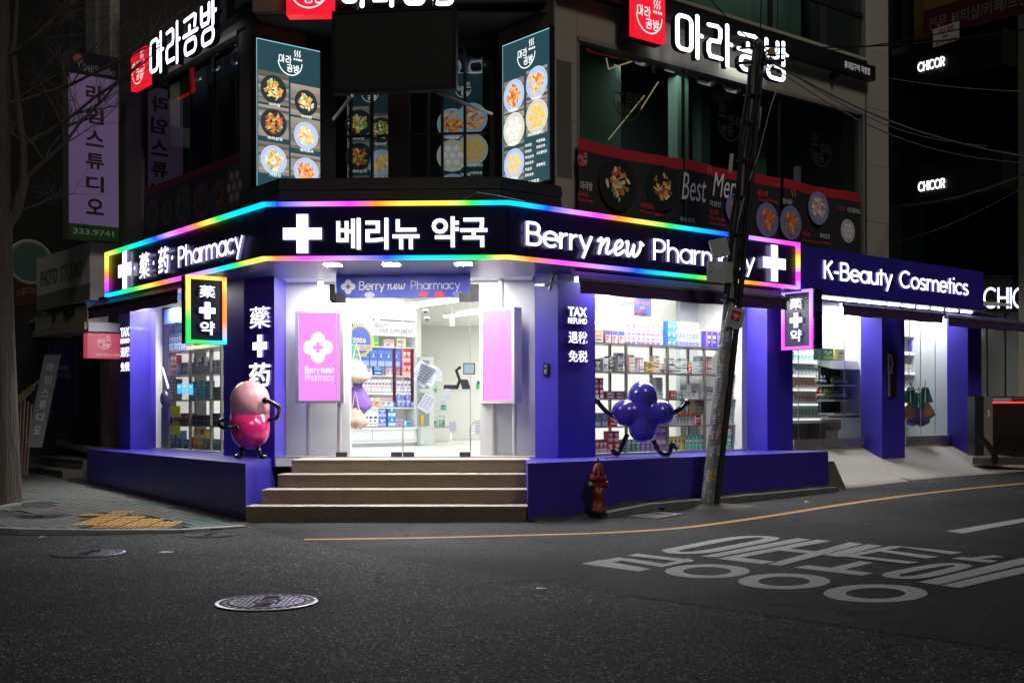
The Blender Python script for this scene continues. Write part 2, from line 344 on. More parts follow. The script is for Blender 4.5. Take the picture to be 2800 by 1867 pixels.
def cross(mb,fr,u,z,s,t,o,depth,side=1):
    k=mb.mi; a=s/2; b=t/2
    pts=[(-b,-a),(b,-a),(b,-b),(a,-b),(a,b),(b,b),(b,a),(-b,a),(-b,b),(-a,b),(-a,-b),(-b,-b)]
    mb.add([fr.P(u+x,z+y,o) for x,y in pts],[(0,1,2,11),(11,2,5,8),(2,3,4,5),(8,5,6,7),(8,9,10,11)]); mb.mi=side
    for i in range(12):
        p,q=pts[i],pts[(i+1)%12]; mb.add([fr.P(u+p[0],z+p[1],o),fr.P(u+q[0],z+q[1],o),fr.P(u+q[0],z+q[1],o-depth),fr.P(u+p[0],z+p[1],o-depth)],[(0,1,2,3)])
    mb.mi=k; return mb
# rounded brush-like block hangul of the restaurant sign, in a 1x1 box
RR=lambda x0,x1,y0,y1,r=.1: arc(x1-r,y1-r,r,r,0,90,5)+arc(x0+r,y1-r,r,r,90,180,5)+arc(x0+r,y0+r,r,r,180,270,5)+arc(x1-r,y0+r,r,r,270,360,5)+[(x1,y1-r)]
MARA=[ [RR(.04,.50,.10,.92,.14),[(.70,1.02),(.70,-.02)],[(.70,.55),(.84,.55)]],
 [[(.06,.90),(.36,.92),(.46,.86),(.46,.66),(.42,.54),(.14,.52),(.06,.44),(.06,.22),(.12,.12),(.50,.12)],[(.70,1.02),(.70,-.02)],[(.70,.55),(.84,.55)]],
 [[(.12,.92),(.66,.95),(.76,.90),(.72,.66)],[(.42,.72),(.42,.54)],[(.08,.52),(.86,.52)],RR(.16,.78,.02,.36,.15)],
 [[(.08,.98),(.08,.62),(.14,.52),(.44,.52),(.50,.62),(.50,.98)],[(.08,.76),(.50,.76)],[(.72,1.02),(.72,.42)],[(.72,.72),(.86,.72)],RR(.14,.74,.0,.34,.15)] ]
def mara(par,name,fr,u0,u1,z0,z1,w,o,depth,mats,joined=None,rows=None):
    n=len(MARA); k=(u1-u0)/n
    for i,g in enumerate(MARA):
        m=joined or MB()
        for j,p in enumerate(g): ribbon(m,fr,[(u0+(i+a*.98)*k,z0+b*(z1-z0)) for a,b in p],w*k,w*(z1-z0)*.78,o+.0006*j,depth,True)
        if joined is None: part(name,m,mats,par)
def bowl_logo(mb,fr,u,z,s,o,c=(1,1,1)):
    """round bowl outline with the shop name in two lines and steam"""
    mb.col=c
    mb.ring(fr,u,z+s*.08,s*.46,s*.46,s*.035,o,-178,0)
    for i,k in enumerate((0,1)):
        for j,p in enumerate(MARA[k]): ribbon(mb,fr,[(u+s*(-.42+i*.25+a*.24),z+s*(.03+b*.24)) for a,b in p],s*.032,s*.032,o+.0003*j,0,True)
    for i,k in enumerate((2,3)):
        for j,p in enumerate(MARA[k]): ribbon(mb,fr,[(u+s*(-.13+i*.25+a*.24),z+s*(-.25+b*.24)) for a,b in p],s*.032,s*.032,o+.0003*j,0,True)
    for i in range(3): ribbon(mb,fr,chaikin([(u+s*(.17+i*.09),z+s*.30),(u+s*(.21+i*.09),z+s*.36),(u+s*(.15+i*.09),z+s*.42),(u+s*(.20+i*.09),z+s*.50)],1),s*.03,s*.03,o,0,True)
    for i in range(4): mb.fq(fr,u+s*(.13+i*.085),u+s*(.19+i*.085),z+s*.17,z+s*.235,o)
# ------------------------------------------------------------ ground: road, sidewalk, kerbs, ramp
def asphalt(name='asphalt',sc=80,lo=.005,hi=.050,spk=.22,spt=.965):
    m,t,b=principled(name); tc=t.nodes.new('ShaderNodeTexCoord'); L=t.links.new
    def noise(sc,det=4): n=t.nodes.new('ShaderNodeTexNoise'); n.inputs['Scale'].default_value=sc; n.inputs['Detail'].default_value=det; L(tc.outputs['Object'],n.inputs['Vector']); return n
    v=t.nodes.new('ShaderNodeTexVoronoi'); v.inputs['Scale'].default_value=sc; L(tc.outputs['Object'],v.inputs['Vector'])
    n1=noise(.55,9); n2=noise(60,3)
    sp=t.nodes.new('ShaderNodeSeparateColor'); L(v.outputs['Color'],sp.inputs[0])
    r=t.nodes.new('ShaderNodeMapRange'); r.inputs['From Min'].default_value=.0; r.inputs['To Min'].default_value=lo; r.inputs['To Max'].default_value=hi; L(sp.outputs[0],r.inputs['Value'])
    g=t.nodes.new('ShaderNodeMath'); g.operation='GREATER_THAN'; g.inputs[1].default_value=spt; L(sp.outputs[1],g.inputs[0])
    g2=t.nodes.new('ShaderNodeMath'); g2.operation='MULTIPLY_ADD'; g2.inputs[1].default_value=spk; L(g.outputs[0],g2.inputs[0]); L(r.outputs[0],g2.inputs[2])
    w=t.nodes.new('ShaderNodeMapRange'); w.inputs['From Min'].default_value=.3; w.inputs['From Max'].default_value=.7; w.inputs['To Min'].default_value=.38; w.inputs['To Max'].default_value=1.75; L(n1.outputs['Fac'],w.inputs['Value'])
    mu=t.nodes.new('ShaderNodeMath'); mu.operation='MULTIPLY'; L(g2.outputs[0],mu.inputs[0]); L(w.outputs[0],mu.inputs[1])
    # cracks
    nd=noise(1.3,4); ad=t.nodes.new('ShaderNodeVectorMath'); ad.operation='MULTIPLY_ADD'; ad.inputs[1].default_value=(.9,.9,.9); L(nd.outputs['Color'],ad.inputs[0]); L(tc.outputs['Object'],ad.inputs[2])
    vc=t.nodes.new('ShaderNodeTexVoronoi'); vc.feature='DISTANCE_TO_EDGE'; vc.inputs['Scale'].default_value=.32; L(ad.outputs[0],vc.inputs['Vector'])
    cr=t.nodes.new('ShaderNodeMapRange'); cr.inputs['From Min'].default_value=.0; cr.inputs['From Max'].default_value=.011; cr.inputs['To Min'].default_value=.25; L(vc.outputs['Distance'],cr.inputs['Value'])
    nm=noise(.45,2); cm=t.nodes.new('ShaderNodeMath'); cm.operation='GREATER_THAN'; cm.inputs[1].default_value=.52; L(nm.outputs['Fac'],cm.inputs[0])
    mx=t.nodes.new('ShaderNodeMath'); mx.operation='MAXIMUM'; L(cr.outputs[0],mx.inputs[0]); L(cm.outputs[0],mx.inputs[1])
    m2=t.nodes.new('ShaderNodeMath'); m2.operation='MULTIPLY'; L(mu.outputs[0],m2.inputs[0]); L(mx.outputs[0],m2.inputs[1])
    cc=t.nodes.new('ShaderNodeCombineColor')
    for i,k in enumerate((1.0,.985,.97)):
        q=t.nodes.new('ShaderNodeMath'); q.operation='MULTIPLY'; q.inputs[1].default_value=k; L(m2.outputs[0],q.inputs[0]); L(q.outputs[0],cc.inputs[i])
    L(cc.outputs[0],b.inputs['Base Color']); b.inputs['Roughness'].default_value=.62
    rr=t.nodes.new('ShaderNodeMapRange'); rr.inputs['To Min'].default_value=.55; rr.inputs['To Max'].default_value=.95; b.inputs['Specular IOR Level'].default_value=.22; L(sp.outputs[2],rr.inputs['Value']); L(rr.outputs[0],b.inputs['Roughness'])
    bp=t.nodes.new('ShaderNodeBump'); bp.inputs['Strength'].default_value=.8; bp.inputs['Distance'].default_value=.008
    hh=t.nodes.new('ShaderNodeMath'); hh.operation='ADD'; L(v.outputs['Distance'],hh.inputs[0]); L(n2.outputs['Fac'],hh.inputs[1]); h3=t.nodes.new('ShaderNodeMath'); h3.operation='MULTIPLY_ADD'; h3.inputs[1].default_value=1.2; L(mx.outputs[0],h3.inputs[0]); L(hh.outputs[0],h3.inputs[2])
    L(h3.outputs[0],bp.inputs['Height']); L(bp.outputs[0],b.inputs['Normal']); return m
ASPH=asphalt()
DIRT=PM('gravel_dirt',(.10,.09,.075),.95,var=.5,vs=30,bump=.9,bs=80)
IRON=PM('cast_iron',(.36,.38,.43),.30,metal=.9,var=.25,vs=20); IRONB=PM('cast_iron_dark',(.035,.035,.04),.6,metal=.4,var=.3,vs=20)
PAINT=PM('road_paint_white',(.50,.49,.47),.7,var=.38,vs=22,bump=.3,bs=90); PAINTY=PM('road_paint_yellow',(.55,.27,.05),.7,var=.2,vs=9,bump=.2,bs=90)
m=MB(); xs=[-60+ i*1.0 for i in range(0,50)]+[-10+i*.5 for i in range(0,50)]+[15+i*2 for i in range(0,25)]; ys=[-20,-10,-4,0,3,6,8,10,11]+[12+i*.5 for i in range(0,50)]+[40,60,90,140]
idx={}
for i,x in enumerate(xs):
    for j,y in enumerate(ys): idx[i,j]=len(m.v); m.v.append(Vector((x,y,gz(x,min(y,30)))))
for i in range(len(xs)-1):
    for j in range(len(ys)-1): m.f.append([idx[i,j],idx[i+1,j],idx[i+1,j+1],idx[i,j+1]]); m.c.append(m.col); m.m.append(0); m.s.append(True)
road=single('road',m,ASPH,kind='structure',base=(0,0,0))
def gpoly(mb,pts,up):
    P=[ground(px,py,0) for px,py in pts]; return mb.add([(p.x,p.y,gz(p.x,p.y)+up) for p in P],[list(range(len(P)))])
def gline(mb,pts,w,up,closed=False):
    P=[ground(px,py,0) for px,py in pts]; n=len(P); k=len(mb.v)
    for i in range(n):
        a=P[(i-1)%n] if closed or i else P[0]; b=P[(i+1)%n] if closed or i<n-1 else P[-1]
        t=(b-a); t.z=0; t.normalize(); nn=Vector((-t.y,t.x,0))*w/2
        for s in (1,-1): q=P[i]+nn*s; mb.v.append(Vector((q.x,q.y,gz(q.x,q.y)+up)))
    for i in range(n if closed else n-1):
        j=(i+1)%n; mb.f.append([k+2*i,k+2*j,k+2*j+1,k+2*i+1]); mb.c.append(mb.col); mb.m.append(0); mb.s.append(False)
    return mb
# painted lines
yl=[(832,1476),(1000,1474),(1200,1471),(1444,1464),(1620,1460),(1800,1450),(1900,1441),(2100,1413),(2300,1380),(2550,1346),(2800,1322),(3000,1305)]
part('yellow_line',gline(MB(),chaikin(yl,2),.12,.008),PAINTY,road)
part('white_line',gpoly(MB(),[(2588,1453),(2632,1459),(2810,1426),(2990,1395),(2985,1388),(2800,1417)],.006),PAINT,road)
c2=lambda x,y:(1500+x*.5527,1300+y*.5527)
def pring(cx,cy,rx,ry,ix,iy,up):
    mb=MB(); n=40; vs=[]
    for j in range(n):
        q=2*math.pi*j/n
        for a,b in ((rx,ry),(ix,iy)):
            p=ground(*c2(cx+a*math.cos(q),cy+b*math.sin(q))); vs.append((p.x,p.y,gz(p.x,p.y)+up))
    mb.add(vs,[(2*j,2*((j+1)%n),2*((j+1)%n)+1,2*j+1) for j in range(n)]); return mb
def pquads(qs):
    mb=MB()
    for i,q in enumerate(qs): gpoly(mb,[c2(*p) for p in q],.006+.0012*i)
    return mb
letters=[
 [[(163,438),(255,420),(505,464),(445,476)],[(163,438),(345,407),(402,416),(232,446)],[(300,414),(402,414),(610,446),(560,456)],[(540,447),(560,456),(724,424),(690,414)],[(388,400),(440,390),(724,424),(700,434)]],
 [[(750,402),(832,405),(1300,318),(1228,311)]],
 [[(832,413),(905,416),(1398,325),(1328,318)],[(832,413),(905,403),(1120,428),(1060,441)],[(1120,372),(1168,362),(1330,378),(1285,388)],[(1082,443),(1150,450),(1557,341),(1490,333)]],
 [[(1360,393),(1430,404),(1650,349),(1580,341)],[(1430,404),(1500,404),(1760,354),(1690,350)],[(1700,350),(1760,354),(2050,383),(1990,392)],[(1590,372),(1650,370),(1930,405),(1870,414)],[(1440,402),(1520,400),(1836,433),(1776,441)]],
 [[(1212,457),(1285,445),(1606,484),(1550,496)],[(1385,462),(1450,470),(1606,434),(1540,426)]],
 [[(1992,412),(2050,404),(2225,424),(2180,433)],[(2090,408),(2140,414),(2255,404),(2200,396)]],
 [[(1830,530),(1930,542),(2420,424),(2340,409)]],[[(1940,546),(2035,557),(2500,450),(2420,436)]] ]
for q in letters: part('painted_character',pquads(q),PAINT,road)
part('painted_character',gline(MB(),[c2(*p) for p in chaikin([(600,372),(890,314),(1010,303),(1100,307),(1108,317),(980,342),(790,378),(700,386),(620,384)],2)],.16,.008,True),PAINT,road)
part('painted_character',gline(MB(),[c2(*p) for p in chaikin([(1700,488),(1900,448),(2000,439),(2062,445),(2040,458),(1850,504),(1750,510),(1690,502)],2)],.13,.008,True),PAINT,road)
for a in ((785,475,210,34,120,21),(1165,525,228,39,128,23),(1618,585,258,45,148,27)): part('painted_character',pring(*a,.006),PAINT,road)
# tarmac patch along the shop front, with its own edge
m=MB(); lo=chaikin([(690,1442),(757,1462),(1000,1513),(1500,1596),(1970,1665),(2440,1731),(2900,1800)],2); hi=chaikin([(689,1430),(760,1428),(1000,1428),(1450,1426),(1900,1374),(2250,1343),(2900,1286)],2)
k=0; n=len(lo); nr=24
for j in range(nr+1):
    for i in range(n):
        t=j/nr; p=ground(lo[i][0]*(1-t)+hi[i][0]*t,lo[i][1]*(1-t)+hi[i][1]*t,0); m.v.append(Vector((p.x,p.y,gz(p.x,p.y)+.003)))
for j in range(nr):
    for i in range(n-1): m.f.append([j*n+i,j*n+i+1,(j+1)*n+i+1,(j+1)*n+i]); m.c.append((0,0,0)); m.m.append(0); m.s.append(True)
part('asphalt_patch',m,asphalt('new_asphalt',130,.012,.040,.08,.97),road)
# manholes
def manhole(px,py,r,label,bright=True,grid=True,up=0.0):
    c=ground(px,py,up); z=gz(c.x,c.y)+up
    t=thing('manhole_cover',label,'manhole cover',(c.x,c.y,z),group='manhole covers around the corner')
    g=Fr((c.x,c.y),(c.x+1,c.y))
    part('frame',MB().lathe([(r,.004),(r,.010),(r*.93,.012),(r*.93,.004)],c=(c.x,c.y,z),n=40),IRON if bright else IRONB,t)
    m=MB(); m.lathe([(r*.925,.004),(r*.925,.0075),(r*.01,.0078)],c=(c.x,c.y,z),n=40); part('lid',m,IRONB,t)
    m=MB(); m.lathe([(r*.72,.0085),(r*.72,.0125),(r*.66,.0125),(r*.66,.0085)],c=(c.x,c.y,z),n=40)
    m.lathe([(r*.20,.0085),(r*.20,.0125),(r*.15,.0125),(r*.15,.0085)],c=(c.x,c.y,z),n=20)
    for i in range(-6,7):
        x=i*r*.1; y=math.sqrt(max(0,(r*.65)**2-x*x))
        for s in (-1,1):
            a=(r*.24 if abs(x)<r*.3 else r*.02); 
            if abs(x)>r*.12 and y>a: m.box(c.x+x-r*.03,c.x+x+r*.03,*sorted((c.y+s*a,c.y+s*y)),z+.0085,z+.0125)
    for i in range(-3,4): m.box(c.x-r*.5,c.x+r*.5,c.y+i*r*.16-r*.012,c.y+i*r*.16+r*.012,z+.0085,z+.0115)
    for i in range(26):
        q=2*math.pi*i/26; x,y=c.x+r*.82*math.cos(q),c.y+r*.82*math.sin(q)
        m.box(x-r*.03,x+r*.03,y-r*.05,y+r*.05,z+.0085,z+.0115)
    part('grid',m,IRON if bright else IRONB,t); return t
manhole(730,1648,.36,'bright iron manhole cover standing alone in the foreground road')
manhole(243,1513,.34,'dull iron manhole cover in the road at far left below the kerb')
manhole(575,1463,.27,'small dark manhole cover in the asphalt beside the corner steps',False)
# sidewalk on the left
SWH=.05
sw=[(672,1442),(640,1450),(560,1454),(400,1459),(150,1463),(0,1459),(-150,1446),(-400,1424),(-500,1395)]
P=[ground(px,py,0) for px,py in chaikin(sw,2)]
def swz(x,y): return gz(x,y)+min(SWH,max(.010,.010+(-3.1-x)*.02))
edge=[(p.x,p.y) for p in P]; back=[(-30,22),(-30,40),(-14,40),(-7.2,20.3),(-3.2,14.5)]
m=MB(); poly=edge+back
def inside(x,y,poly):
    c=False
    for (x1,y1),(x2,y2) in zip(poly,poly[1:]+poly[:1]):
        if (y1>y)!=(y2>y) and x<(x2-x1)*(y-y1)/(y2-y1)+x1: c=not c
    return c
g=.16
for i in range(0,100):
    for j in range(0,80):
        x=-16+i*.16-.0; y=13.6+j*.16
        if inside(x+.08,y+.08,poly):
            q=[(x,y),(x+g,y),(x+g,y+g),(x,y+g)]; m.add([(a,b,swz(a,b)-.004) for a,b in q],[(0,1,2,3)])
m.add([(a,b,swz(a,b)-.004) for a,b in ((-30,26.2),(-3,26.2),(-3,45),(-30,45))],[(0,1,2,3)]); m.add([(a,b,swz(a,b)-.004) for a,b in ((-30,14),(-16,14),(-16,26.4),(-30,26.4))],[(0,1,2,3)])
SWB=PM('sidewalk_sand_joint',(.05,.052,.05),.95,var=.3,vs=20,bump=.4)
sidewalk=single('sidewalk',m,SWB,kind='structure',base=(-5,15,0))
# kerb stones
KERB=PM('kerb_granite',(.26,.255,.24),.75,var=.2,vs=40,bump=.2,bs=120)
acc=[]; dd=0
for a,b in zip(edge,edge[1:]):
    acc.append((a,b))
def along(pts,step):
    out=[pts[0]]; need=step
    for a,b in zip(pts,pts[1:]):
        a=Vector(a); b=Vector(b); L=(b-a).length; p=0
        while L-p>=need: p+=need; out.append(tuple(a+(b-a)*(p/L))); need=step
        need-=L-p
    return out
kp=along(edge,.9)
for a,b in zip(kp,kp[1:]):
    A=Vector(a);B=Vector(b); t=(B-A).normalized(); n=Vector((t.y,-t.x))
    if n.y<0: n=-n
    A=A+t*.004; B=B-t*.004; q=[A-n*.02,B-n*.02,B+n*.13,A+n*.13]
    part('kerb_stone',MB().prism([(v.x,v.y) for v in q],[gz(v.x,v.y)-.05 for v in q],[swz(v.x,v.y)+.012 for v in q]),KERB,sidewalk)
# pavers
PV=[PM('paver_grey',(.13,.135,.125),.85,var=.3,vs=18,bump=.2),PM('paver_green',(.075,.125,.115),.85,var=.3,vs=18,bump=.2),PM('paver_brown',(.12,.11,.095),.85,var=.3,vs=18,bump=.2)]
TACTD=PM('tactile_dirty_yellow',(.13,.085,.03),.85,var=.3,vs=12); TACT=PM('tactile_yellow',(.60,.32,.06),.75,var=.25,vs=15,bump=.1)
def inside(x,y,poly):
    c=False
    for (x1,y1),(x2,y2) in zip(poly,poly[1:]+poly[:1]):
        if (y1>y)!=(y2>y) and x<(x2-x1)*(y-y1)/(y2-y1)+x1: c=not c
    return c
pl=[(x,y) for x,y in edge]; swpoly=pl+[(-12,24),(-10.2,24.5),(-7.45,20.1),(-3.42,14.35)]
tact_px=[(215,1452),(240,1410),(330,1402),(470,1422),(540,1440),(520,1448)]
TP=[(p.x,p.y) for p in (ground(a,b,.045) for a,b in tact_px)]
cells=[]
pd=dLr; pn=Vector((-pd.y,pd.x)); org=Vector((-3.4,14.4))
for i in range(-60,20):
    for j in range(-40,70):
        c=org-pd*(-i)*.3+pn*(-j)*.15+pd*(.15 if j%2 else 0); x,y=c.x,c.y
        q=[c+pd*a*.145+pn*b*.07 for a,b in ((-1,-1),(1,-1),(1,1),(-1,1))]
        if y<24 and all(inside(v.x,v.y,swpoly) for v in q) and min((Vector((ex,ey))-c).length for ex,ey in edge)>.17 and (c-Vector((-6.62,15.0))).length>.47:
            cells.append((-(y),c,q))
cells.sort(key=lambda t:-t[0])
far=MB(); near=0; pm=[]
for _,c,q in cells:
    # tree pit stays open
    if abs(c.x+6.95)<.55 and abs(c.y-16.3)<.45: continue
    if inside(c.x,c.y,TP): continue
    jz=.009+random.uniform(-.0015,.0015); z1=[swz(v.x,v.y)+jz for v in q]
    if near<298:
        near+=1; mb=MB().prism([(v.x,v.y) for v in q],[z-.02 for z in z1],z1)
        g=random.random(); k=1 if (math.sin(c.x*1.3)+math.sin(c.y*1.9+1)+g*1.2>.9) else (0 if g<.75 else 2)
        part('paver',mb,PV[k],sidewalk)
    else: far.prism([(v.x,v.y) for v in q],[z-.02 for z in z1],z1)
part('far_pavers',far,PV[0],sidewalk,kind='stuff')
td=Vector((1,.05)).normalized(); tn=Vector((-td.y,td.x)); x0=min(p[0] for p in TP); y0=min(p[1] for p in TP)
for i in range(0,14):
    for j in range(-1,9):
        c=Vector((x0,y0))+td*(i*.3+.15)+tn*(j*.3+.1)
        if not inside(c.x,c.y,TP) or min((Vector((ex,ey))-c).length for ex,ey in edge)<.26: continue
        z=swz(c.x,c.y)+.010; mb=MB(); q=[c+td*a*.146+tn*b*.146 for a,b in ((-1,-1),(1,-1),(1,1),(-1,1))]
        mb.prism([(v.x,v.y) for v in q],z-.02,z); mb.mi=1
        if j>=2:
            for k in range(4):
                e=c+td*((k-1.5)*.07); qq=[e+td*a*.018+tn*b*.13 for a,b in ((-1,-1),(1,-1),(1,1),(-1,1))]; mb.prism([(v.x,v.y) for v in qq],z,z+.006)
        else:
            for k in range(25):
                e=c+td*((k%5-2)*.056)+tn*((k//5-2)*.056); qq=[e+td*a*.015+tn*b*.015 for a,b in ((-1,-1),(1,-1),(1,1),(-1,1))]; mb.prism([(v.x,v.y) for v in qq],z,z+.006)
        part('tactile_tile',mb,[TACTD,TACT],sidewalk)
c=Vector((-6.62,15.0)); z=swz(c.x,c.y)
t=manhole(120,1412,.36,'dark manhole cover set in the paving near the tree',False,up=SWH+.0)
# tree
BARK=PM('bark',(.075,.060,.048),.95,var=.75,vs=16,bump=1.0,bs=24); TWIG=PM('twig_bark',(.10,.085,.075),.9,var=.3,vs=8)
def bark_mat():
    t=BARK.node_tree; tc=[n for n in t.nodes if n.type=='TEX_COORD'][0]; mp=t.nodes.new('ShaderNodeMapping'); mp.inputs['Scale'].default_value=(1,1,.16)
    for n in t.nodes:
        if n.type=='TEX_NOISE':
            for l in list(n.inputs['Vector'].links): t.links.remove(l)
            t.links.new(mp.outputs[0],n.inputs['Vector'])
    t.links.new(tc.outputs['Object'],mp.inputs[0])
    for n in t.nodes:
        if n.type=='BUMP': n.inputs['Distance'].default_value=.05
bark_mat()
tb=ground(6,1378,SWH); tb=Vector((tb.x,tb.y,swz(tb.x,tb.y)))
tree=thing('bare_street_tree','bare ginkgo street tree rising from the paving at the far left','tree',tb)
m=MB(); m.sm=True; pts=[];rr=[]; n=30; k=len(m.v); NS=28
prof=[(0,.29,0),(.12,.245,0),(.5,.225,0),(1.2,.21,-.01),(2.2,.195,-.02),(3.2,.185,-.03),(4.0,.175,-.03),(4.6,.13,-.01),(5.6,.12,.0),(6.8,.10,.02),(8.5,.07,.0)]
for z,r,dx in prof: m.lathe
vs=[];
for z,r,dx in prof:
    for j in range(NS):
        q=2*math.pi*j/NS; a=r*(1+.07*math.sin(5*q+z*.7)+.04*math.sin(11*q-z)+random.uniform(-.012,.012)); vs.append((tb.x+dx+a*math.cos(q),tb.y+a*math.sin(q),tb.z+z-.02))
m.add(vs,[(i*NS+j,i*NS+(j+1)%NS,(i+1)*NS+(j+1)%NS,(i+1)*NS+j) for i in range(len(prof)-1) for j in range(NS)])
part('trunk',m,BARK,tree)
br=MB(); br.sm=True; tw=MB(); rng=random.Random(5)
def grow(p,d,L,r,lev):
    pts=[p]; d=d.normalized(); n=5 if lev<2 else 4
    for i in range(n):
        d=(d+Vector((rng.uniform(-1,1),rng.uniform(-1,1),rng.uniform(-.7,1)))*(.16 if lev<2 else .22)).normalized(); pts.append(pts[-1]+d*L/n)
    rads=[r*(1-.7*i/n) for i in range(n+1)]
    (br if lev<2 else tw).tube(pts,rads,6 if lev<2 else 3,cap=False)
    if lev>=4: return
    for i in range(1,n+1):
        for _ in range((2 if lev<3 else 2)):
            if rng.random()<.86:
                a=Vector((rng.uniform(-1,1),rng.uniform(-1,1),rng.uniform(-.5,.9))); grow(pts[i],(d*.9+a).normalized(),L*rng.uniform(.42,.62),rads[i]*.55,lev+1)
# the two main limbs that reach towards the shop, then shorter ones
L1=[tb+Vector(v) for v in ((0,0,3.85),(.22,0,4.15),(.33,0,4.6),(.30,.02,5.1),(.22,.04,5.7),(.18,0,6.4),(.25,0,7.3))]
br.tube(L1,[.09,.075,.062,.052,.045,.036,.02],8,cap=False)
for p_,d_,L_,r_ in ((L1[2],(.75,-.1,.6),1.9,.032),(L1[3],(.8,.1,.5),2.1,.032),(L1[3],(-.5,-.2,.7),1.1,.022),(L1[4],(.9,-.1,.35),2.0,.03),(L1[5],(.7,.1,.5),1.8,.026),(L1[5],(-.6,0,.8),1.2,.022),(L1[1],(.8,-.2,.1),.9,.018),(L1[6],(.6,0,.8),1.4,.02),(L1[6],(-.3,.1,.9),1.2,.018)):
    grow(p_,Vector(d_),L_,r_,1)
for z_,d_,L_,r_ in ((4.9,(-.8,0,.6),1.5,.03),(5.6,(.8,.2,.5),1.7,.028),(6.3,(.7,-.2,.4),1.6,.026),(6.8,(-.5,0,.8),1.4,.024),(7.2,(.8,.1,.5),1.6,.022)):
    grow(tb+Vector((0,0,z_)),Vector(d_),L_,r_,1)
part('branch',br,BARK,tree); part('twigs',tw,TWIG,tree,kind='stuff')
m=MB()
for a,b in (((-30,1398),(60,1380)),((62,1379),(118,1374))):
    A=ground(*a,SWH);B=ground(*b,SWH); t=(B-A); t.z=0; t.normalize(); n_=Vector((-t.y,t.x,0)); q=[A,B,B+n_*.1,A+n_*.1]
    part('tree_pit_kerb',MB().prism([(v.x,v.y) for v in q],[v.z for v in q],[v.z+.035 for v in q]),KERB,sidewalk)
mm=MB(); P=[ground(px,py,SWH) for px,py in ((-40,1385),(95,1374),(72,1345),(-40,1350))]; mm.add([(p.x,p.y,p.z+.006) for p in P],[(0,1,2,3)]); part('tree_pit_soil',mm,DIRT,sidewalk)
# concrete ramp in front of the right-hand shop
def gw(px,py): p=ground(px,py,0); return (p.x,p.y,p.z)
rt=[(WR.P(WR.u(2165,-.6),ZF,-.6)),(WR.P(WR.u(2700,-.6),ZF,-.6)),WR.P(WR.u(2700,-.02),ZF-.05,-.02)]
ramp=MB()
A0=WR.P(WR.u(2168,-.45),ZF-.01,-.45); A1=WR.P(WR.u(2720,-.45),ZF-.01,-.45); A2=WR.P(WR.u(3300,-.45),ZF+.02,-.45)
B0=Vector(gw(2296,1338)); B1=Vector(gw(2560,1306)); B2=Vector(gw(3150,1262))
def sagp(a,b,t): p=a.lerp(b,t); p.z-=.05*math.sin(math.pi*t); return p
rows=[]
for i in range(9):
    t=i/8; rows.append([sagp(A0,B0,t)+Vector((.12*t*(1-t),0,0)),sagp(A0.lerp(A1,.5),B0.lerp(B1,.55),t),sagp(A1,B1,t),sagp(A1.lerp(A2,.5),B1.lerp(B2,.5),t),sagp(A2,B2,t)])
rows.append([p+Vector((0,-.03,-.08)) for p in rows[-1]])
k=len(ramp.v); ramp.sm=True
for r_ in rows: ramp.v+= r_
for i in range(len(rows)-1):
    for j in range(4): ramp.f.append([k+i*5+j,k+i*5+j+1,k+(i+1)*5+j+1,k+(i+1)*5+j]); ramp.c.append((0,0,0)); ramp.m.append(0); ramp.s.append(True)
ramp.sm=False
sd_=[r[0] for r in rows]; ramp.add(sd_+[Vector((p.x,p.y,gz(p.x,p.y)-.1)) for p in sd_],[(i,i+1,len(sd_)+i+1,len(sd_)+i) for i in range(len(sd_)-1)])
rampo=single('ramp',ramp,CONC,kind='structure',base=(6,18.5,0))
# drain cover in the ramp
def rampz(x,y):
    a=A0.lerp(A1,.5)
    t=WR.n.dot(Vector((x,y))-WR.o)+.45; tot=WR.n.dot(Vector((B0.x,B0.y))-WR.o)+.45; s=max(0,min(1,t/tot)); return (ZF-.01)*(1-s)+.15*s-.05*math.sin(math.pi*s)
# ------------------------------------------------------------ the corner building, ground floor
bld=thing('corner_building','grey granite corner building whose ground floor is a purple lit pharmacy','building',(0,16,0))
ZS=3.20; ZT=3.91
zs=lambda z0,z1:(z0,z1)
def bp(name,mat,*boxes):
    m=MB()
    for b in boxes: m.fb(*b)
    return part(name,m,mat,bld)
# plinth walls
m=MB(); 
def plinth(fr,z0a,z0b,depth,zt=ZF,label=None):
    a=fr.P(0,0,0); b=fr.P(fr.L,0,0); c=fr.P(fr.L,0,-depth[1]); d=fr.P(0,0,-depth[0])
    mb=MB().prism([(p.x,p.y) for p in (a,b,c,d)],[z0a,z0b,z0b,z0a],[zt]*4); return part('plinth_wall',mb,PURP,bld)
pl_=[(BL.P(0,0,0)),BL.P(BL.L,0,0),Vector((-3.35,15.35,0)),Vector((-3.30,16.3,0)),Vector((-3.8,16.9,0)),Vector((-7.0,21,0))]
part('plinth_wall',MB().prism([(p.x,p.y) for p in pl_],[.0,-.1,-.1,0,0,.0],[ZF-.003]*6),PLPURP,bld)
a=BRt.P(0,0,0); b=BRt.P(BRt.L,0,0)
pr_=[a,b,Vector((b.x-.95,b.y+1.0,0)),Vector((.75,16.1,0)),Vector((.30,16.25,0)),Vector((.17,15.9,0))]
part('plinth_wall',MB().prism([(p.x,p.y) for p in pr_],-.1,ZF-.003),PLPURP,bld)
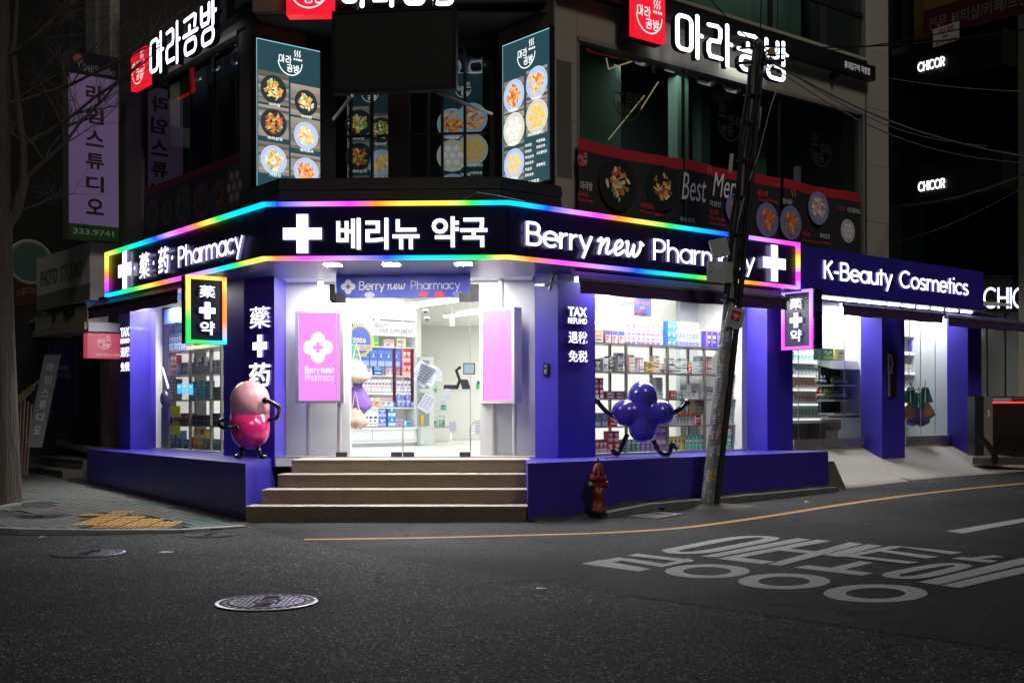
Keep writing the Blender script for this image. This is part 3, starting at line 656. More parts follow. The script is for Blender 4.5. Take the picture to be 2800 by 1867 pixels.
# steps
st=thing('entrance_steps','four brown tiled steps with pale nosings climbing to the glass doors','steps',(-1.5,14.4,0),kind='structure')
stf=Fr((-3.27,14.36),(.188,14.25)); nst=4; ztops=[.195,.375,.548,.72]; tread=.345
leftpx=[672,700,726,746]
for i in range(nst):
    o=-i*tread; z1=ztops[i]; z0=ztops[i-1] if i else -.06
    u0=[0,.115,.235,.335][i] if i<4 else 0; u1=stf.L
    core=MB().fb(stf,u0,u1,-.06,z1-.03,-2.2 if i==3 else o-tread-.2,o-.016); part('core',core,CONCD,st)
    tw_=.615; u=u0; k0=(.37 if i%2 else .1); cuts=[u0]+[u0+k0+tw_*j for j in range(8) if u0+k0+tw_*j<u1-.05]+[u1]
    for p,q in zip(cuts,cuts[1:]): part('tile',MB().fb(stf,p+.0015,q-.0015,z0+.002,z1-.012,o-.016,o+random.uniform(-.0008,.0008)),TILE,st)
    part('nosing',MB().fb(stf,u0,u1,z1-.012,z1,o-.06,o+.006),NOSE,st)
    for p,q in zip(cuts,cuts[1:]): part('tread_tile',MB().fb(stf,p+.0015,q-.0015,z1-.02,z1-.001,(o-tread-.01) if i<3 else -2.0,o-.0615),NOSE,st)
part('landing_side',MB().fb(stf,.335,.345,.55,.70,-1.9,-1.05),PURP,st)
# shop floor
m=MB().prism([(-3.4,16.15),(.2,15.95),(11.5,25),(6,36),(-12,30),(-7.8,21.5)],ZF-.12,ZF-.006); shopfloor=part('floor',m,PM('shop_floor',(.62,.62,.60),.18,var=.04,vs=3),bld)
# pillars
def pcol(name,fr,px0,px1,z0,z1,o0,o1,mat=PURP,par=None):
    return part(name,MB().fb(fr,fr.u(px0,o1),fr.u(px1,o1),z0,z1,o0,o1),mat,par or bld)
m=MB(); uR=WR.u(1526); uR2=WR.u(1628)
cR=[(.618,15.7),tuple(WR.P(uR2,0)[:2]),tuple(WR.P(uR2,0,-.39)[:2]),(.30,16.25)]
pgl=GF.P(GF.u(1463,.12),0,.12); part('pillar',MB().prism([(pgl.x,pgl.y),cR[0],cR[1],cR[2],(pgl.x+.02,16.35)],.6,ZS+.3),PURP,bld)
cl=(-3.775,16.5); uL2=WL.u(611); pgl2=GF.P(GF.u(751,.12),0,.12)
pl2=WL.P(WL.u(668)); part('pillar',MB().prism([(pl2.x,pl2.y),(pgl2.x,pgl2.y),(pgl2.x,16.9),tuple(WL.P(uL2,0,-.39)[:2]),tuple(WL.P(uL2,0,0)[:2])],.6,ZS+.3),PURP,bld)
pcol('pillar',WL,326,356,.5,ZS+.2,-.45,0)
pcol('pillar',WR,2098,2168,.3,ZS+.3,-.41,0)
pcol('pillar',WR,2412,2474,.0,ZS+.3,-.43,0)
pcol('pillar',WR,2647,2684,.0,ZS+.3,-.43,0)
# niche with a fire extinguisher-like door closer bar in the right pillar
m=MB(); nz0=WR.z(2440,1088); nz1=WR.z(2440,962); nu0=WR.u(2426); nu1=WR.u(2451)
nb=thing('entry_panel','narrow dark recessed panel with silver latch on the middle purple pillar','panel',WR.P(nu0,nz0,0))
part('recess',MB().fb(WR,nu0,nu1,nz0,nz1,.001,.006),BLACK,nb)
part('bar',MB().fb(WR,nu0+.01,nu0+.05,nz0+.02,nz1-.03,.006,.03).fb(WR,nu0+.05,nu0+.10,nz1-.10,nz1-.05,.006,.04).fb(WR,nu0+.045,nu0+.11,nz0+.42,nz0+.48,.006,.04).tube([WR.P(nu0+.06,nz0+.45,.03),WR.P(nu0+.11,nz0+.6,.04),WR.P(nu0+.07,nz0+.75,.03)],.014),ALU,nb)
# soffit between the walls and the sign boxes
A=SF.P(0,0,-.01); B=SF.P(SF.L,0,-.01)
e=WR.P(WR.u(1526),0); w_=WL.P(WL.u(668),0)
SOF=PM('soffit_paint',(.05,.045,.22),.35)
part('soffit',MB().prism([(A.x,A.y),(B.x,B.y),(.618,15.72),(.35,16.2),(-3.6,16.42),(-3.775,16.5)],ZS+.012,ZS+.06),SOF,bld)
r1=SR.P(SR.L,0,-.01); r2=WR.P(WR.u(2187),0,-.3)
part('soffit',MB().prism([(B.x+.002,B.y),(r1.x,r1.y),(r2.x,r2.y),(.62,15.73)],ZS+.014,ZS+.062),SOF,bld)
l1=SL.P(0,0,-.01); l2=WL.P(WL.u(290),0,-.3)
part('soffit',MB().prism([(A.x-.002,A.y),(l1.x,l1.y),(l2.x,l2.y),(-3.78,16.53)],ZS+.014,ZS+.062),SOF,bld)
# wall heads above the shop windows
bp('wall_head',PURP,(WR,uR2,WR.u(2098),ZS-.02,ZS+.5,-.39,-.005)); bp('wall_head',PURP,(WL,WL.u(356),uL2,ZS-.02,ZS+.5,-.39,-.005)); bp('wall_head',PURP,(WR,WR.u(2168),WR.u(2647),ZS-.06,ZS+.5,-.39,-.008))
# interior partition of the entrance
GI=GF.off(-.95)
pu0=GI.u(957); pu1=GI.u(1312)
bp('partition',WHITE,(GI,-.25,pu0,ZF-.003,3.5,-.1,0)); bp('partition',WHITE,(GI,pu1,GI.L+.35,ZF-.003,3.5,-.1,0)); bp('partition',WHITE,(GI,pu0,pu1,3.22,3.5,-.1,0))
part('entrance_ceiling',MB().prism([(-3.5,16.28),(.3,16.05),(.3,17.2),(-3.6,17.4)],3.24,3.28),WHITE,bld)
# entrance glass: fixed side panes, doors, transom banner
gz0,gz1=ZF+.0,ZS+.03
for a,b in ((751,918),(1289,1463)): part('fixed_pane',MB().fq(GF,GF.u(a),GF.u(b),gz0,gz1,0),GLASS,bld)
banner_z0=GF.z(1100,815); banner_z1=GF.z(1100,757)
for k,(a,b) in enumerate(((920,1101),(1103,1287))):
    d=part('glass_door',MB().fq(GF,GF.u(a),GF.u(b),gz0+.03,banner_z0,.02),GLASS,bld)
    sub('edge',MB().fb(GF,GF.u(a),GF.u(a)+.006,gz0+.03,banner_z0,.012,.028).fb(GF,GF.u(b)-.006,GF.u(b),gz0+.03,banner_z0,.012,.028),ALU,d)
    for c_ in ((a,b-31) if k==0 else (a,b-30)):
        sub('floor_clamp',MB().fb(GF,GF.u(c_),GF.u(c_+30),gz0+.005,gz0+.075,.0,.045),DARKST,d)
    hx=1078 if k==0 else 1127
    hz0=GF.z(hx,1099); hz1=GF.z(hx,955); hu=GF.u(hx,.1)
    sub('handle',MB().tube([GF.P(hu,hz0,.09),GF.P(hu,hz1,.09)],.024,12).tube([GF.P(hu,hz0+.15,.02),GF.P(hu,hz0+.15,.09)],.012).tube([GF.P(hu,hz1-.15,.02),GF.P(hu,hz1-.15,.09)],.012),BRONZE,d)
for a,b,c_,e_ in ((909,948,803,829),(1257,1298,802,826)): 
    part('door_hinge_clamp',MB().fb(GF,GF.u(a),GF.u(b),GF.z(a,e_),GF.z(a,c_),-.02,.06),DARKST,bld)
for a,b in ((908,921),(1290,1312)): part('door_closer_speaker',MB().fb(GF,GF.u(a),GF.u(b),GF.z(a,825),GF.z(a,780),.03,.14),BLACK,bld)
part('threshold',MB().fb(GF,GF.u(751),GF.u(1463),ZF-.004,ZF+.012,-.05,.05),ALU,bld)
BLUE=PM('blue_banner',(.04,.06,.50),.4,var=.05)
bn=thing('transom_banner','blue banner with white shop name hanging above the glass doors','banner',GF.P(GF.u(1104),banner_z0,.05))
bu0,bu1=GF.u(920,.05),GF.u(1288,.05); part('sheet',MB().fb(GF,bu0,bu1,banner_z0,banner_z1+.02,.03,.05),BLUE,bn)
WPR=PM('white_print',(.8,.8,.82),.5); zb=GF.z(1100,792,.052); xh=.085
sletters(bn,'letter',GF,'Berry',GF.u(982,.052),GF.u(1053,.052),zb,xh,.19,.053,0,WPR)
sletters(bn,'letter',GF,'new',GF.u(1060,.052),GF.u(1110,.052),zb,xh,.18,.053,0,WPR,SCR,True)
sletters(bn,'letter',GF,'Pharmacy',GF.u(1123,.052),GF.u(1260,.052),zb,xh,.12,.053,0,WPR)
def clover(mb,fr,u,z,s,o,holemat=1):
    for a,b in ((0,.27),(0,-.27),(.27,0),(-.27,0)): mb.ell(fr,u+a*s,z+b*s,s*.235,s*.235,o,24)
    mb.fq(fr,u-.25*s,u+.25*s,z-.25*s,z+.25*s,o+.0006); k=mb.mi; mb.mi=holemat
    mb.fq(fr,u-.055*s,u+.055*s,z-.17*s,z+.17*s,o+.0012); mb.fq(fr,u-.17*s,u-.0555*s,z-.055*s,z+.055*s,o+.0012); mb.fq(fr,u+.0555*s,u+.17*s,z-.055*s,z+.055*s,o+.0012); mb.mi=k
    return mb
part('clover_mark',clover(MB(),GF,GF.u(953,.052),GF.z(953,784,.052),.20,.053),[WPR,BLUE],bn)
for a,c_ in ((1012,(.6,.6,.75)),(1158,(.7,.05,.10)),(1202,(.75,.03,.05)),(1252,(.2,.2,.6))):
    m=MB(); m.col=c_; m.ell(GF,GF.u(a,.052),banner_z0+.045,.07,.04,.0535,16,.12); part('printed_fruit',m,ATTR,bn)
# shop side windows (glass)
part('window_pane',MB().fq(WR,uR2,WR.u(2050,-.36),gz0,ZS,-.36),GLASS,bld); part('window_pane',MB().fq(WL,WL.u(386,-.36),uL2,gz0,ZS,-.36),GLASS,bld)
part('window_frame',MB().fb(WR,uR2,WR.u(2050,-.36),ZF-.002,ZF+.02,-.38,-.34),ALU,bld); part('window_frame',MB().fb(WL,WL.u(386,-.36),uL2,ZF-.002,ZF+.02,-.38,-.34),ALU,bld)
bp('white_reveal',WHITE,(WR,WR.u(2030,-.40),WR.u(2056,-.42),ZF,ZS,-.46,-.41)); 
# right shop (cosmetics) sliding glass
for a,b,us in ((2168,2368,(2184,2244,2310)),(2474,2600,(2518,2558))):
    fu0=WR.u(a,-.38); fu1=WR.u(b,-.38); cuts=[fu0]+[WR.u(x,-.38) for x in us]+[fu1]
    for p,q in zip(cuts,cuts[1:]):
        g=part('sliding_pane',MB().fq(WR,p+.004,q-.004,ZF+.14,ZS,-.38),GLASS,bld)
        sub('bottom_rail',MB().fb(WR,p+.008,q-.008,ZF+.0,ZF+.14,-.41,-.36),ALU,g); sub('edge',MB().fb(WR,q-.012,q-.004,ZF+.14,ZS,-.385,-.375),ALU,g)
    bp('window_frame',ALU,(WR,fu1-.0,fu1+.04,ZF-.05,ZS,-.42,-.35))
# interior shell: one big L-shaped room
ui=lambda d:d
cz=3.52
part('ceiling',MB().prism([(-3.5,17.0),(.3,16.9),(10.5,24.6),(6,34),(-12,29),(-7.6,20.9)],cz,cz+.05),WHITE,bld)
BK=frm((-2.82,21.0),dR,12)            # back wall line with the display cabinet
def isect(f,g):
    a,b=f.o,g.o; d,e=f.d,g.d; den=d.x*e.y-d.y*e.x; t=((b.x-a.x)*e.y-(b.y-a.y)*e.x)/den; return a+d*t
_p=WL.P(WL.u(387,-.42),0,-.42); _o=BK.n.dot(Vector((_p.x,_p.y))-BK.o); _u=BK.d.dot(Vector((_p.x,_p.y))-BK.o)
bp('room_wall',WHITE,(BK,_u,BK.u(1165),ZF,cz,_o-.15,_o))
bp('room_wall',WHITE,(BK,BK.u(1165)+.02,BK.u(1165)+.17,ZF,cz,-5.5,-.40)) 
FB=Fr((-3,30),(9,30)); bp('room_wall',WHITE,(FB,0,12,ZF,cz,-.1,0))
# party wall between pharmacy and cosmetics shop, cosmetic shop back and sides
DW=frm(WR.P(WR.u(2120,-.5),0,-.5)[:2],Vector((-dR.y,dR.x)),6) # runs inwards
uC0=WR.u(2168,-.5); 
bp('party_wall',WHITE,(WR,WR.u(2036,-.5),WR.u(2056,-.5),ZF,cz,-6.2,-.47))
KB=WR.off(-1.5); bp('shop_wall',GREY,(KB,WR.u(2056),WR.u(2700),ZF,cz,-.1,0))
kw=WR.u(2366,-.42); bp('shop_side_wall',GREY,(WR,kw+.05,kw+.12,ZF,cz,-1.5,-.44)); 
kw2=WR.u(2600,-.42); bp('shop_side_wall',GREY,(WR,kw2+.05,kw2+.12,ZF,cz,-1.5,-.44))
part('shop_ceiling',MB().fb(WR,uC0-.3,WR.u(2700),cz-.1,cz-.05,-2.7,-.44),WHITE,bld)
part('shop_floor',MB().fb(WR,uC0-.3,WR.u(2700),ZF-.03,ZF-.002,-2.7,-.40),WGLOSS,bld)
# left closing wall of the room
# ------------------------------------------------------------ main sign box
def sgn_poly(f0,z0,z1,out,inn):
    P=[f0.off(out) for f0 in (SL,SF,SR)]
def chain(o):
    l,f,r=SL.off(o),SF.off(o),SR.off(o); return [l.o,isect(l,f),isect(f,r),r.o+r.d*SR.L]
sg=thing('pharmacy_sign','wide dark navy pharmacy sign with rainbow light border wrapping the corner','sign',(-1.5,14.3,ZS))
o_=chain(-.05); i_=chain(-.30)
part('sign_box',MB().prism([tuple(p) for p in o_]+[tuple(p) for p in i_[::-1]],ZS+.004,ZT-.004),NAVY,sg)
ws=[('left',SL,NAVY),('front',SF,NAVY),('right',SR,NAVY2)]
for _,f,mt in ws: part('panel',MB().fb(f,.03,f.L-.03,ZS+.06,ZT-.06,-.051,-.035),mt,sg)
# rainbow border
STOPS={'B':(.01,.08,1),'C':(0,.62,1),'G':(.02,.85,.10),'Y':(.95,.78,.10),'O':(1,.25,.02),'M':(1,.06,.80),'L':(.55,.30,1),'T':(0,.8,.5)}
def lerpc(st,x):
    if x<=st[0][0]: return STOPS[st[0][1]]
    for (a,ca),(b,cb) in zip(st,st[1:]):
        if x<=b:
            t=(x-a)/(b-a); A_,B_=STOPS[ca],STOPS[cb]; return tuple(A_[i]*(1-t)+B_[i]*t for i in range(3))
    return STOPS[st[-1][1]]
def strip(name,fr,px0,px1,z0,z1,stops,par,o0=-.05,o1=.02):
    m=MB(); st=[(fr.u(p),c) for p,c in stops]; a,b=fr.u(px0,o1) if px0 is not None else (-.008 if fr is not SL else 0),fr.u(px1,o1) if px1 is not None else (fr.L+.008 if fr is not SR else fr.L)
    n=max(2,int(abs(b-a)/.04))
    for i in range(n):
        p=a+(b-a)*i/n; q=a+(b-a)*(i+1)/n; m.col=lerpc(st,(p+q)/2); P=fr.P
        m.add([P(p,z0,o1),P(q,z0,o1),P(q,z1,o1),P(p,z1,o1)],[(0,1,2,3)]); m.add([P(p,z0,o0),P(q,z0,o0),P(q,z0,o1),P(p,z0,o1)],[(0,1,2,3)]); m.add([P(p,z1,o0),P(q,z1,o0),P(q,z1,o1),P(p,z1,o1)],[(0,1,2,3)])
    return part(name,m,LED,par)
bw=.047
strip('light_strip',SL,None,None,ZT-bw,ZT,[(290,'Y'),(330,'G'),(390,'C'),(430,'B'),(462,'L'),(500,'M'),(540,'O'),(570,'Y'),(600,'G'),(650,'C'),(722,'C')],sg)
strip('light_strip',SL,None,None,ZS,ZS+bw,[(290,'C'),(330,'T'),(370,'G'),(410,'Y'),(440,'O'),(500,'M'),(560,'L'),(610,'C'),(650,'G'),(690,'Y'),(722,'Y')],sg)
strip('light_strip',SF,None,None,ZT-bw,ZT,[(722,'C'),(760,'B'),(840,'L'),(960,'M'),(1030,'O'),(1110,'Y'),(1230,'Y'),(1290,'G'),(1350,'C'),(1393,'C')],sg)
strip('light_strip',SF,None,None,ZS,ZS+bw,[(722,'Y'),(760,'O'),(840,'M'),(950,'L'),(1060,'B'),(1130,'C'),(1240,'T'),(1330,'G'),(1375,'Y'),(1393,'Y')],sg)
strip('light_strip',SR,None,None,ZT-bw,ZT,[(1393,'C'),(1450,'C'),(1500,'B'),(1560,'L'),(1640,'M'),(1690,'O'),(1760,'Y'),(1830,'G'),(1890,'C'),(1990,'B'),(2060,'L'),(2150,'M'),(2187,'M')],sg)
strip('light_strip',SR,None,None,ZS,ZS+bw,[(1393,'Y'),(1450,'O'),(1540,'M'),(1640,'L'),(1740,'B'),(1800,'C'),(1900,'G'),(1980,'Y'),(2060,'O'),(2120,'M'),(2187,'L')],sg)
def vstrip(fr,u,w,z0,z1,cols,par,o0=-.05,o1=.02):
    m=MB(); n=14; st=[(z0+(z1-z0)*i/(len(cols)-1),c) for i,c in enumerate(cols)]
    for i in range(n):
        p=z0+(z1-z0)*i/n; q=z0+(z1-z0)*(i+1)/n; m.col=lerpc(st,(p+q)/2); P=fr.P
        m.add([P(u,p,o1),P(u+w,p,o1),P(u+w,q,o1),P(u,q,o1)],[(0,1,2,3)]); m.add([P(u,p,o0),P(u,q,o0),P(u,q,o1),P(u,p,o1)],[(0,1,2,3)]); m.add([P(u+w,p,o0),P(u+w,q,o0),P(u+w,q,o1),P(u+w,p,o1)],[(0,1,2,3)])
    return part('light_strip',m,LED,par)
vstrip(SL,0,bw,ZS+bw,ZT-bw,'BMOYY',sg); vstrip(SR,SR.L-bw,bw,ZS+bw,ZT-bw,'LMMYYOM',sg)
LM=[WH_L,WH_S]
D=.035; LO=.03
def ccross(fr,px,py,wpx,tk,par=sg,mats=LM,o=LO):
    u=fr.u(px,o); s=abs(fr.u(px+wpx/2,o)-fr.u(px-wpx/2,o)); part('cross',cross(MB(),fr,u,fr.z(px,py,o),s,s*tk,o,D),mats,par)
# front: cross + hangul
s0=SF.z(845,693)-0; ccross(SF,828,639,106,.30)
tletters(sg,'letter',SF,'베리뉴',SF.u(921,LO),SF.u(1148,LO),SF.z(1035,682,LO),SF.z(1035,596,LO),LO,.022,D,LM)
tletters(sg,'letter',SF,'약국',SF.u(1182,LO),SF.u(1334,LO),SF.z(1258,676,LO),SF.z(1258,592,LO),LO,.022,D,LM)
# right
zbr=SR.z(1445,670,LO); xhr=.205
sletters(sg,'letter',SR,'Berry',SR.u(1438,LO),SR.u(1622,LO),zbr,xhr,.185,LO,D,LM)
sletters(sg,'letter',SR,'new',SR.u(1634,LO),SR.u(1757,LO),zbr-.01,xhr*1.12,.17,LO,D,LM,SCR,True,.12)
sletters(sg,'letter',SR,'Pharmacy',SR.u(1786,LO),SR.u(2066,LO),zbr-.005,xhr,.15,LO,D,LM)
ccross(SR,2119,720,62,.30)
# left
ccross(SL,342,738,36,.34)
zbl=SL.z(590,712,LO)
sletters(sg,'letter',SL,'Pharmacy',SL.u(487,LO),SL.u(665,LO),zbl+.03,.20,.17,LO,D,LM)
tletters(sg,'letter',SL,'藥',SL.u(382,LO),SL.u(410,LO),zbl,zbl+.38,LO,.008,D,LM); tletters(sg,'letter',SL,'药',SL.u(434,LO),SL.u(462,LO),zbl,zbl+.38,LO,.015,D,LM)
for px in (369,421,472): part('dot',MB().ell(SL,SL.u(px,LO),zbl+.19,.03,.03,LO,14),WH_L,sg)
# pillar lettering
pf=Fr((pl2.x,pl2.y),(pgl2.x,pgl2.y))
pls=thing('pillar_sign','glowing white pharmacy characters and cross on the purple pillar left of the doors','sign',pf.P(.3,1.9,0))
PU=lambda p:pf.u(p,.03)
tletters(pls,'letter',pf,'藥',PU(683),PU(739),pf.z(711,898),pf.z(711,839),.03,.006,.03,LM)
part('cross',cross(MB(),pf,PU(710.5),pf.z(710,946),.31,.105,.03,.03),LM,pls)
tletters(pls,'letter',pf,'药',PU(681),PU(739),pf.z(711,1056),pf.z(711,992),.03,.018,.03,LM)
def taxsign(fr,pxs,rows,label,nm='tax_refund_sign'):
    t=thing(nm,label,'sign',fr.P(fr.u(pxs[0]),fr.z(pxs[0],rows[-1][2]),.02)); U=lambda p:fr.u(p,.025)
    for s,ya,yb,a,b,bo in rows: tletters(t,'letter',fr,s,U(a),U(b),fr.z(a,yb,.025),fr.z(a,ya,.025),.025,bo,.02,[WH_L,WH_S])
    return t
taxsign(WR,(1555,1607),[('TAX',838,864,1555,1606,.035),('REFUND',868,884,1555,1606,.012),('退稅',905,938,1556,1607,.008),('免税',957,989,1556,1607,.006)],'glowing white tax refund lettering on the dark purple pillar right of the doors')
taxsign(WL,(330,354),[('TAX',897,922,330,354,.035),('REFUND',927,940,330,354,.03),('退稅',950,977,330,354,.012),('免税',991,1016,330,354,.010)],'glowing white tax refund lettering seen edge-on at the far left pillar')
# door phone
dp=thing('door_phone','small black intercom on the purple pillar right of the doors','intercom',(.45,15.75,1.9)); dpf=Fr((pgl.x,pgl.y),(.618,15.7)); q=dpf.u(1493,.02)
part('case',MB().fb(dpf,q-.035,q+.04,dpf.z(1493,1026),dpf.z(1493,993),.0,.035),BLACK,dp); part('lens',MB().ell(dpf,q,dpf.z(1493,1001),.014,.014,.037,12).fb(dpf,q-.015,q+.015,dpf.z(1493,1022),dpf.z(1493,1010),.035,.04),ALU,dp)
# soffit downlights
for i,(px,d_) in enumerate(((910,None),(1070,None),(1268,None))):
    u=SF.u(px,-.55,735); t=thing('downlight','square white downlight in the purple soffit, '+('nearest the pillar lettering','above the middle of the doors','nearest the right pillar')[i],'downlight',SF.P(u,ZS,-.55),group='downlights over the entrance')
    part('trim',MB().fb(SF,u-.12,u+.12,ZS+.006,ZS+.011,-.67,-.43),WHITE,t); part('lamp',MB().fb(SF,u-.10,u+.10,ZS+.002,ZS+.0055,-.65,-.45),LAMP,t)
for fr,lst,nm in ((SR,(1660,1735,1800,1870,1945,2030),'right'),(SL,(402,462,505),'left')):
    for i,px in enumerate(lst):
        u=fr.u(px,-.52,780); t=thing('downlight','%s small white lamp under the %s wing of the pharmacy sign'%(('first','second','third','fourth','fifth','last')[i],nm),'downlight',fr.P(u,ZS,-.3),group='lamps under the %s sign wing'%nm)
        part('trim',MB().fb(fr,u-.10,u+.10,ZS+.006,ZS+.012,-.58,-.46),WHITE,t); part('lamp',MB().fb(fr,u-.085,u+.085,ZS+.002,ZS+.0058,-.565,-.475),LAMP2,t)
# blade signs
def blade(fr,u0,u1,z0,z1,th,cols,label,chars):
    t=thing('projecting_sign',label,'sign',fr.P(u0,z0,-th/2)); part('case',MB().fb(fr,u0,u1,z0,z1,-th,-.025),NAVY,t); part('panel',MB().fb(fr,u0+.05,u1-.05,z0+.05,z1-.05,-.026,-.02),NAVY,t)
    w=.045; top,right,bot,left=cols; m=MB(); st=lambda c,a,b:[(a+(b-a)*i/(len(c)-1),k) for i,k in enumerate(c)]
    def hs(za,zb,c):
        n=10
        for i in range(n):
            p=u0+(u1-u0)*i/n; q=u0+(u1-u0)*(i+1)/n; m.col=lerpc(st(c,u0,u1),(p+q)/2); m.fb(fr,p,q,za,zb,-.05,.012)
    def vs_(ua,ub,c):
        n=16
        for i in range(n):
            p=z0+w+(z1-z0-2*w)*i/n; q=z0+w+(z1-z0-2*w)*(i+1)/n; m.col=lerpc(st(c,z0,z1),(p+q)/2); m.fb(fr,ua,ub,p,q,-.05,.012)
    hs(z1-w,z1,top); hs(z0,z0+w,bot); vs_(u0,u0+w,left); vs_(u1-w,u1,right); part('light_border',m,LED,t)
    W_=u1-u0; Hh=z1-z0; uc=(u0+u1)/2
    tletters(t,'letter',fr,'藥',uc-.2*W_,uc+.2*W_,z0+.68*Hh,z0+.86*Hh,.02,.008,.035,LM)
    part('cross',cross(MB(),fr,uc,z0+.49*Hh,.40*W_,.14*W_,.02,.035),LM,t)
    tletters(t,'letter',fr,'약',uc-.18*W_,uc+.18*W_,z0+.13*Hh,z0+.33*Hh,.02,.02,.035,LM)
p=SL.P(SL.u(620,.05),0,.05); kb=frm(Vector((p.x,p.y))-dR*2,dR,2); 
blade(kb,kb.u(512),2.0,kb.z(512,938),kb.z(512,751),.17,('YYYO','COOY','GGTC','GGYY'),'projecting pharmacy sign with green and yellow lit border above the left window',None)
p=WR.P(WR.u(2138,.14),0,.14); kb2=frm((p.x,p.y),dLr,1.2)
blade(kb2,0,kb2.u(2221),kb2.z(2138,957),kb2.z(2138,797),.26,('LLLL','MMLL','MMMM','MMLL'),'projecting pharmacy sign with pink and lilac lit border beside the right awning',None)
# cosmetics sign
SK=SR.off(-.12); ku0=SR.L-.05; ku1=SK.u(2690)
ks=thing('cosmetics_sign','purple box sign with white lit English lettering on the right shop','sign',SK.P(ku0,ZS,0))
part('sign_box',MB().fb(SK,ku0+.05,ku1,SK.z(2690,848),ZT-.01,-.5,0),PURP,ks)
zk=SK.z(2256,767,.03); xk=SK.z(2330,697,.03)-SK.z(2330,768,.03)
sletters(ks,'letter',SK,'K-Beauty',SK.u(2253,.03),SK.u(2442,.03),SK.z(2256,762,.03),.205,.19,.03,D,LM)
sletters(ks,'letter',SK,'Cosmetics',SK.u(2461,.03),SK.u(2650,.03),SK.z(2256,762,.03),.205,.19,.03,D,LM)
zl=SK.z(2256,806)
for i in range(12):
    a=SK.u(2262+i*40)
    if a+.3<ku1: part('lamp',MB().fb(SK,a,a+.33,zl-.03,zl,-.25,-.2),EM('strip_lamp',(.85,.88,1),9) if i==0 else bpy.data.materials['strip_lamp'],ks)
part('gutter',MB().fb(SK,ku0+.5,ku1+.1,zl-.001,zl+.04,-.3,-.01),ALU,ks)
# awnings
def awning(fr,pxa,pxb,ya,yb,drop,o,label,top=True,otop=.2,ztop=None,rail=ALU):
    ua=fr.u(pxa,o,ya); ub=fr.u(pxb,o,yb); za=fr.z(pxa,ya,o); zb=fr.z(pxb,yb,o); z=(za+zb)/2
    t=thing('awning',label,'awning',fr.P((ua+ub)/2,z-drop,o))
    part('front_rail',MB().fb(fr,ua,ub,z-.012,z+.022,o-.05,o+.012),rail,t)
    m=MB(); n=24; P=fr.P; vs=[]
    for i in range(n+1):
        u=ua+.02+(ub-ua-.04)*i/n; s=.008*math.sin(i*1.7); vs+= [P(u,z-.012,o),P(u,z-.5*drop,o+s),P(u,z-drop+.006*math.sin(i*.9),o+.5*s)]
    m.add(vs,[(3*i+j,3*i+3+j,3*i+4+j,3*i+1+j) for i in range(n) for j in range(2)]); m.sm=True; part('valance',m,AWN,t)
    zt=ztop or z+.14
    part('canopy',MB().add([P(ua+.02,z+.012,o-.02),P(ub-.02,z+.012,o-.02),P(ub-.02,zt,otop),P(ua+.02,zt,otop)],[(0,1,2,3)]),AWNL,t)
    for u in (ua,ub): part('end_cap',MB().fb(fr,u-.025,u+.025,z-.03,z+.04,o-.06,o+.02),ALU,t)
    part('roller',MB().tube([P(ua+.1,zt+.02,otop-.03),P(ub-.1,zt+.02,otop-.03)],.04),BLACK,t); return t
awning(WR,1583,2154,764,818,.17,.85,'dark purple rolled awning above the right pharmacy window',otop=.66)
awning(WR,2304,2580,831,864,.15,1.0,'first maroon awning with silver rail above the cosmetics glass doors',otop=.1,ztop=3.13)
awning(WR,2592,2860,865,893,.15,1.0,'second maroon awning with silver rail at the far right end',otop=.1,ztop=3.13)
awning(WL,240,487,850,790,.17,.75,'dark rolled awning above the left pharmacy window',otop=.6,rail=BLACK)
m=MB(); q=WR.u(1534); z=WR.z(1534,760,.3); t=thing('awning_motor_bracket','grey curved metal awning bracket at the left end of the right awning','bracket',WR.P(q,z,.2))
part('arm',MB().tube([WR.P(WR.u(1545,.4),z-.08,.02),WR.P(WR.u(1540,.4),z-.05,.3),WR.P(WR.u(1583,.8),z-.05,.8)],.022).tube([WR.P(WR.u(1545,.4),z-.15,.1),WR.P(WR.u(1542,.4),z+.05,.2),WR.P(WR.u(1550,.4),z+.08,.3)],.02),DARKST,t)
# ------------------------------------------------------------ inside the shops: lamps
def area(name,loc,sx,sy,w,col=(1,1,1)):
    l=bpy.data.lights.new(name,'AREA'); l.shape='RECTANGLE'; l.size=sx; l.size_y=sy; l.energy=w; l.color=col; o=bpy.data.objects.new(name,l); COL.objects.link(o); o.location=loc; return o
area('ceiling_panel_light',(-1.5,20,3.45),3.5,3,85); area('ceiling_panel_light',(2,21.5,3.45),4,3,85); area('ceiling_panel_light',(2,26.5,3.45),5,4,380); area('ceiling_panel_light',(-4.6,19.6,3.45),1.5,1.5,40)
area('entrance_ceiling_light',(-1.55,16.62,3.22),2.6,.35,185)
p=WR.P(WR.u(2270,-.75),3.35,-.8); area('shop_ceiling_light',p,1.2,.5,75).rotation_euler=(0,0,WR.rz); p=WR.P(WR.u(2540,-.75),3.35,-.8); area('shop_ceiling_light',p,1.0,.5,60).rotation_euler=(0,0,WR.rz)
p=WR.P(WR.u(1850,-.47),3.15,-.46); area('window_ceiling_light',p,2.6,.14,120).rotation_euler=(0,0,WR.rz)
p=WL.P(WL.u(500,-.47),3.15,-.47); area('window_ceiling_light',p,1.6,.14,90).rotation_euler=(0,0,WL.rz)
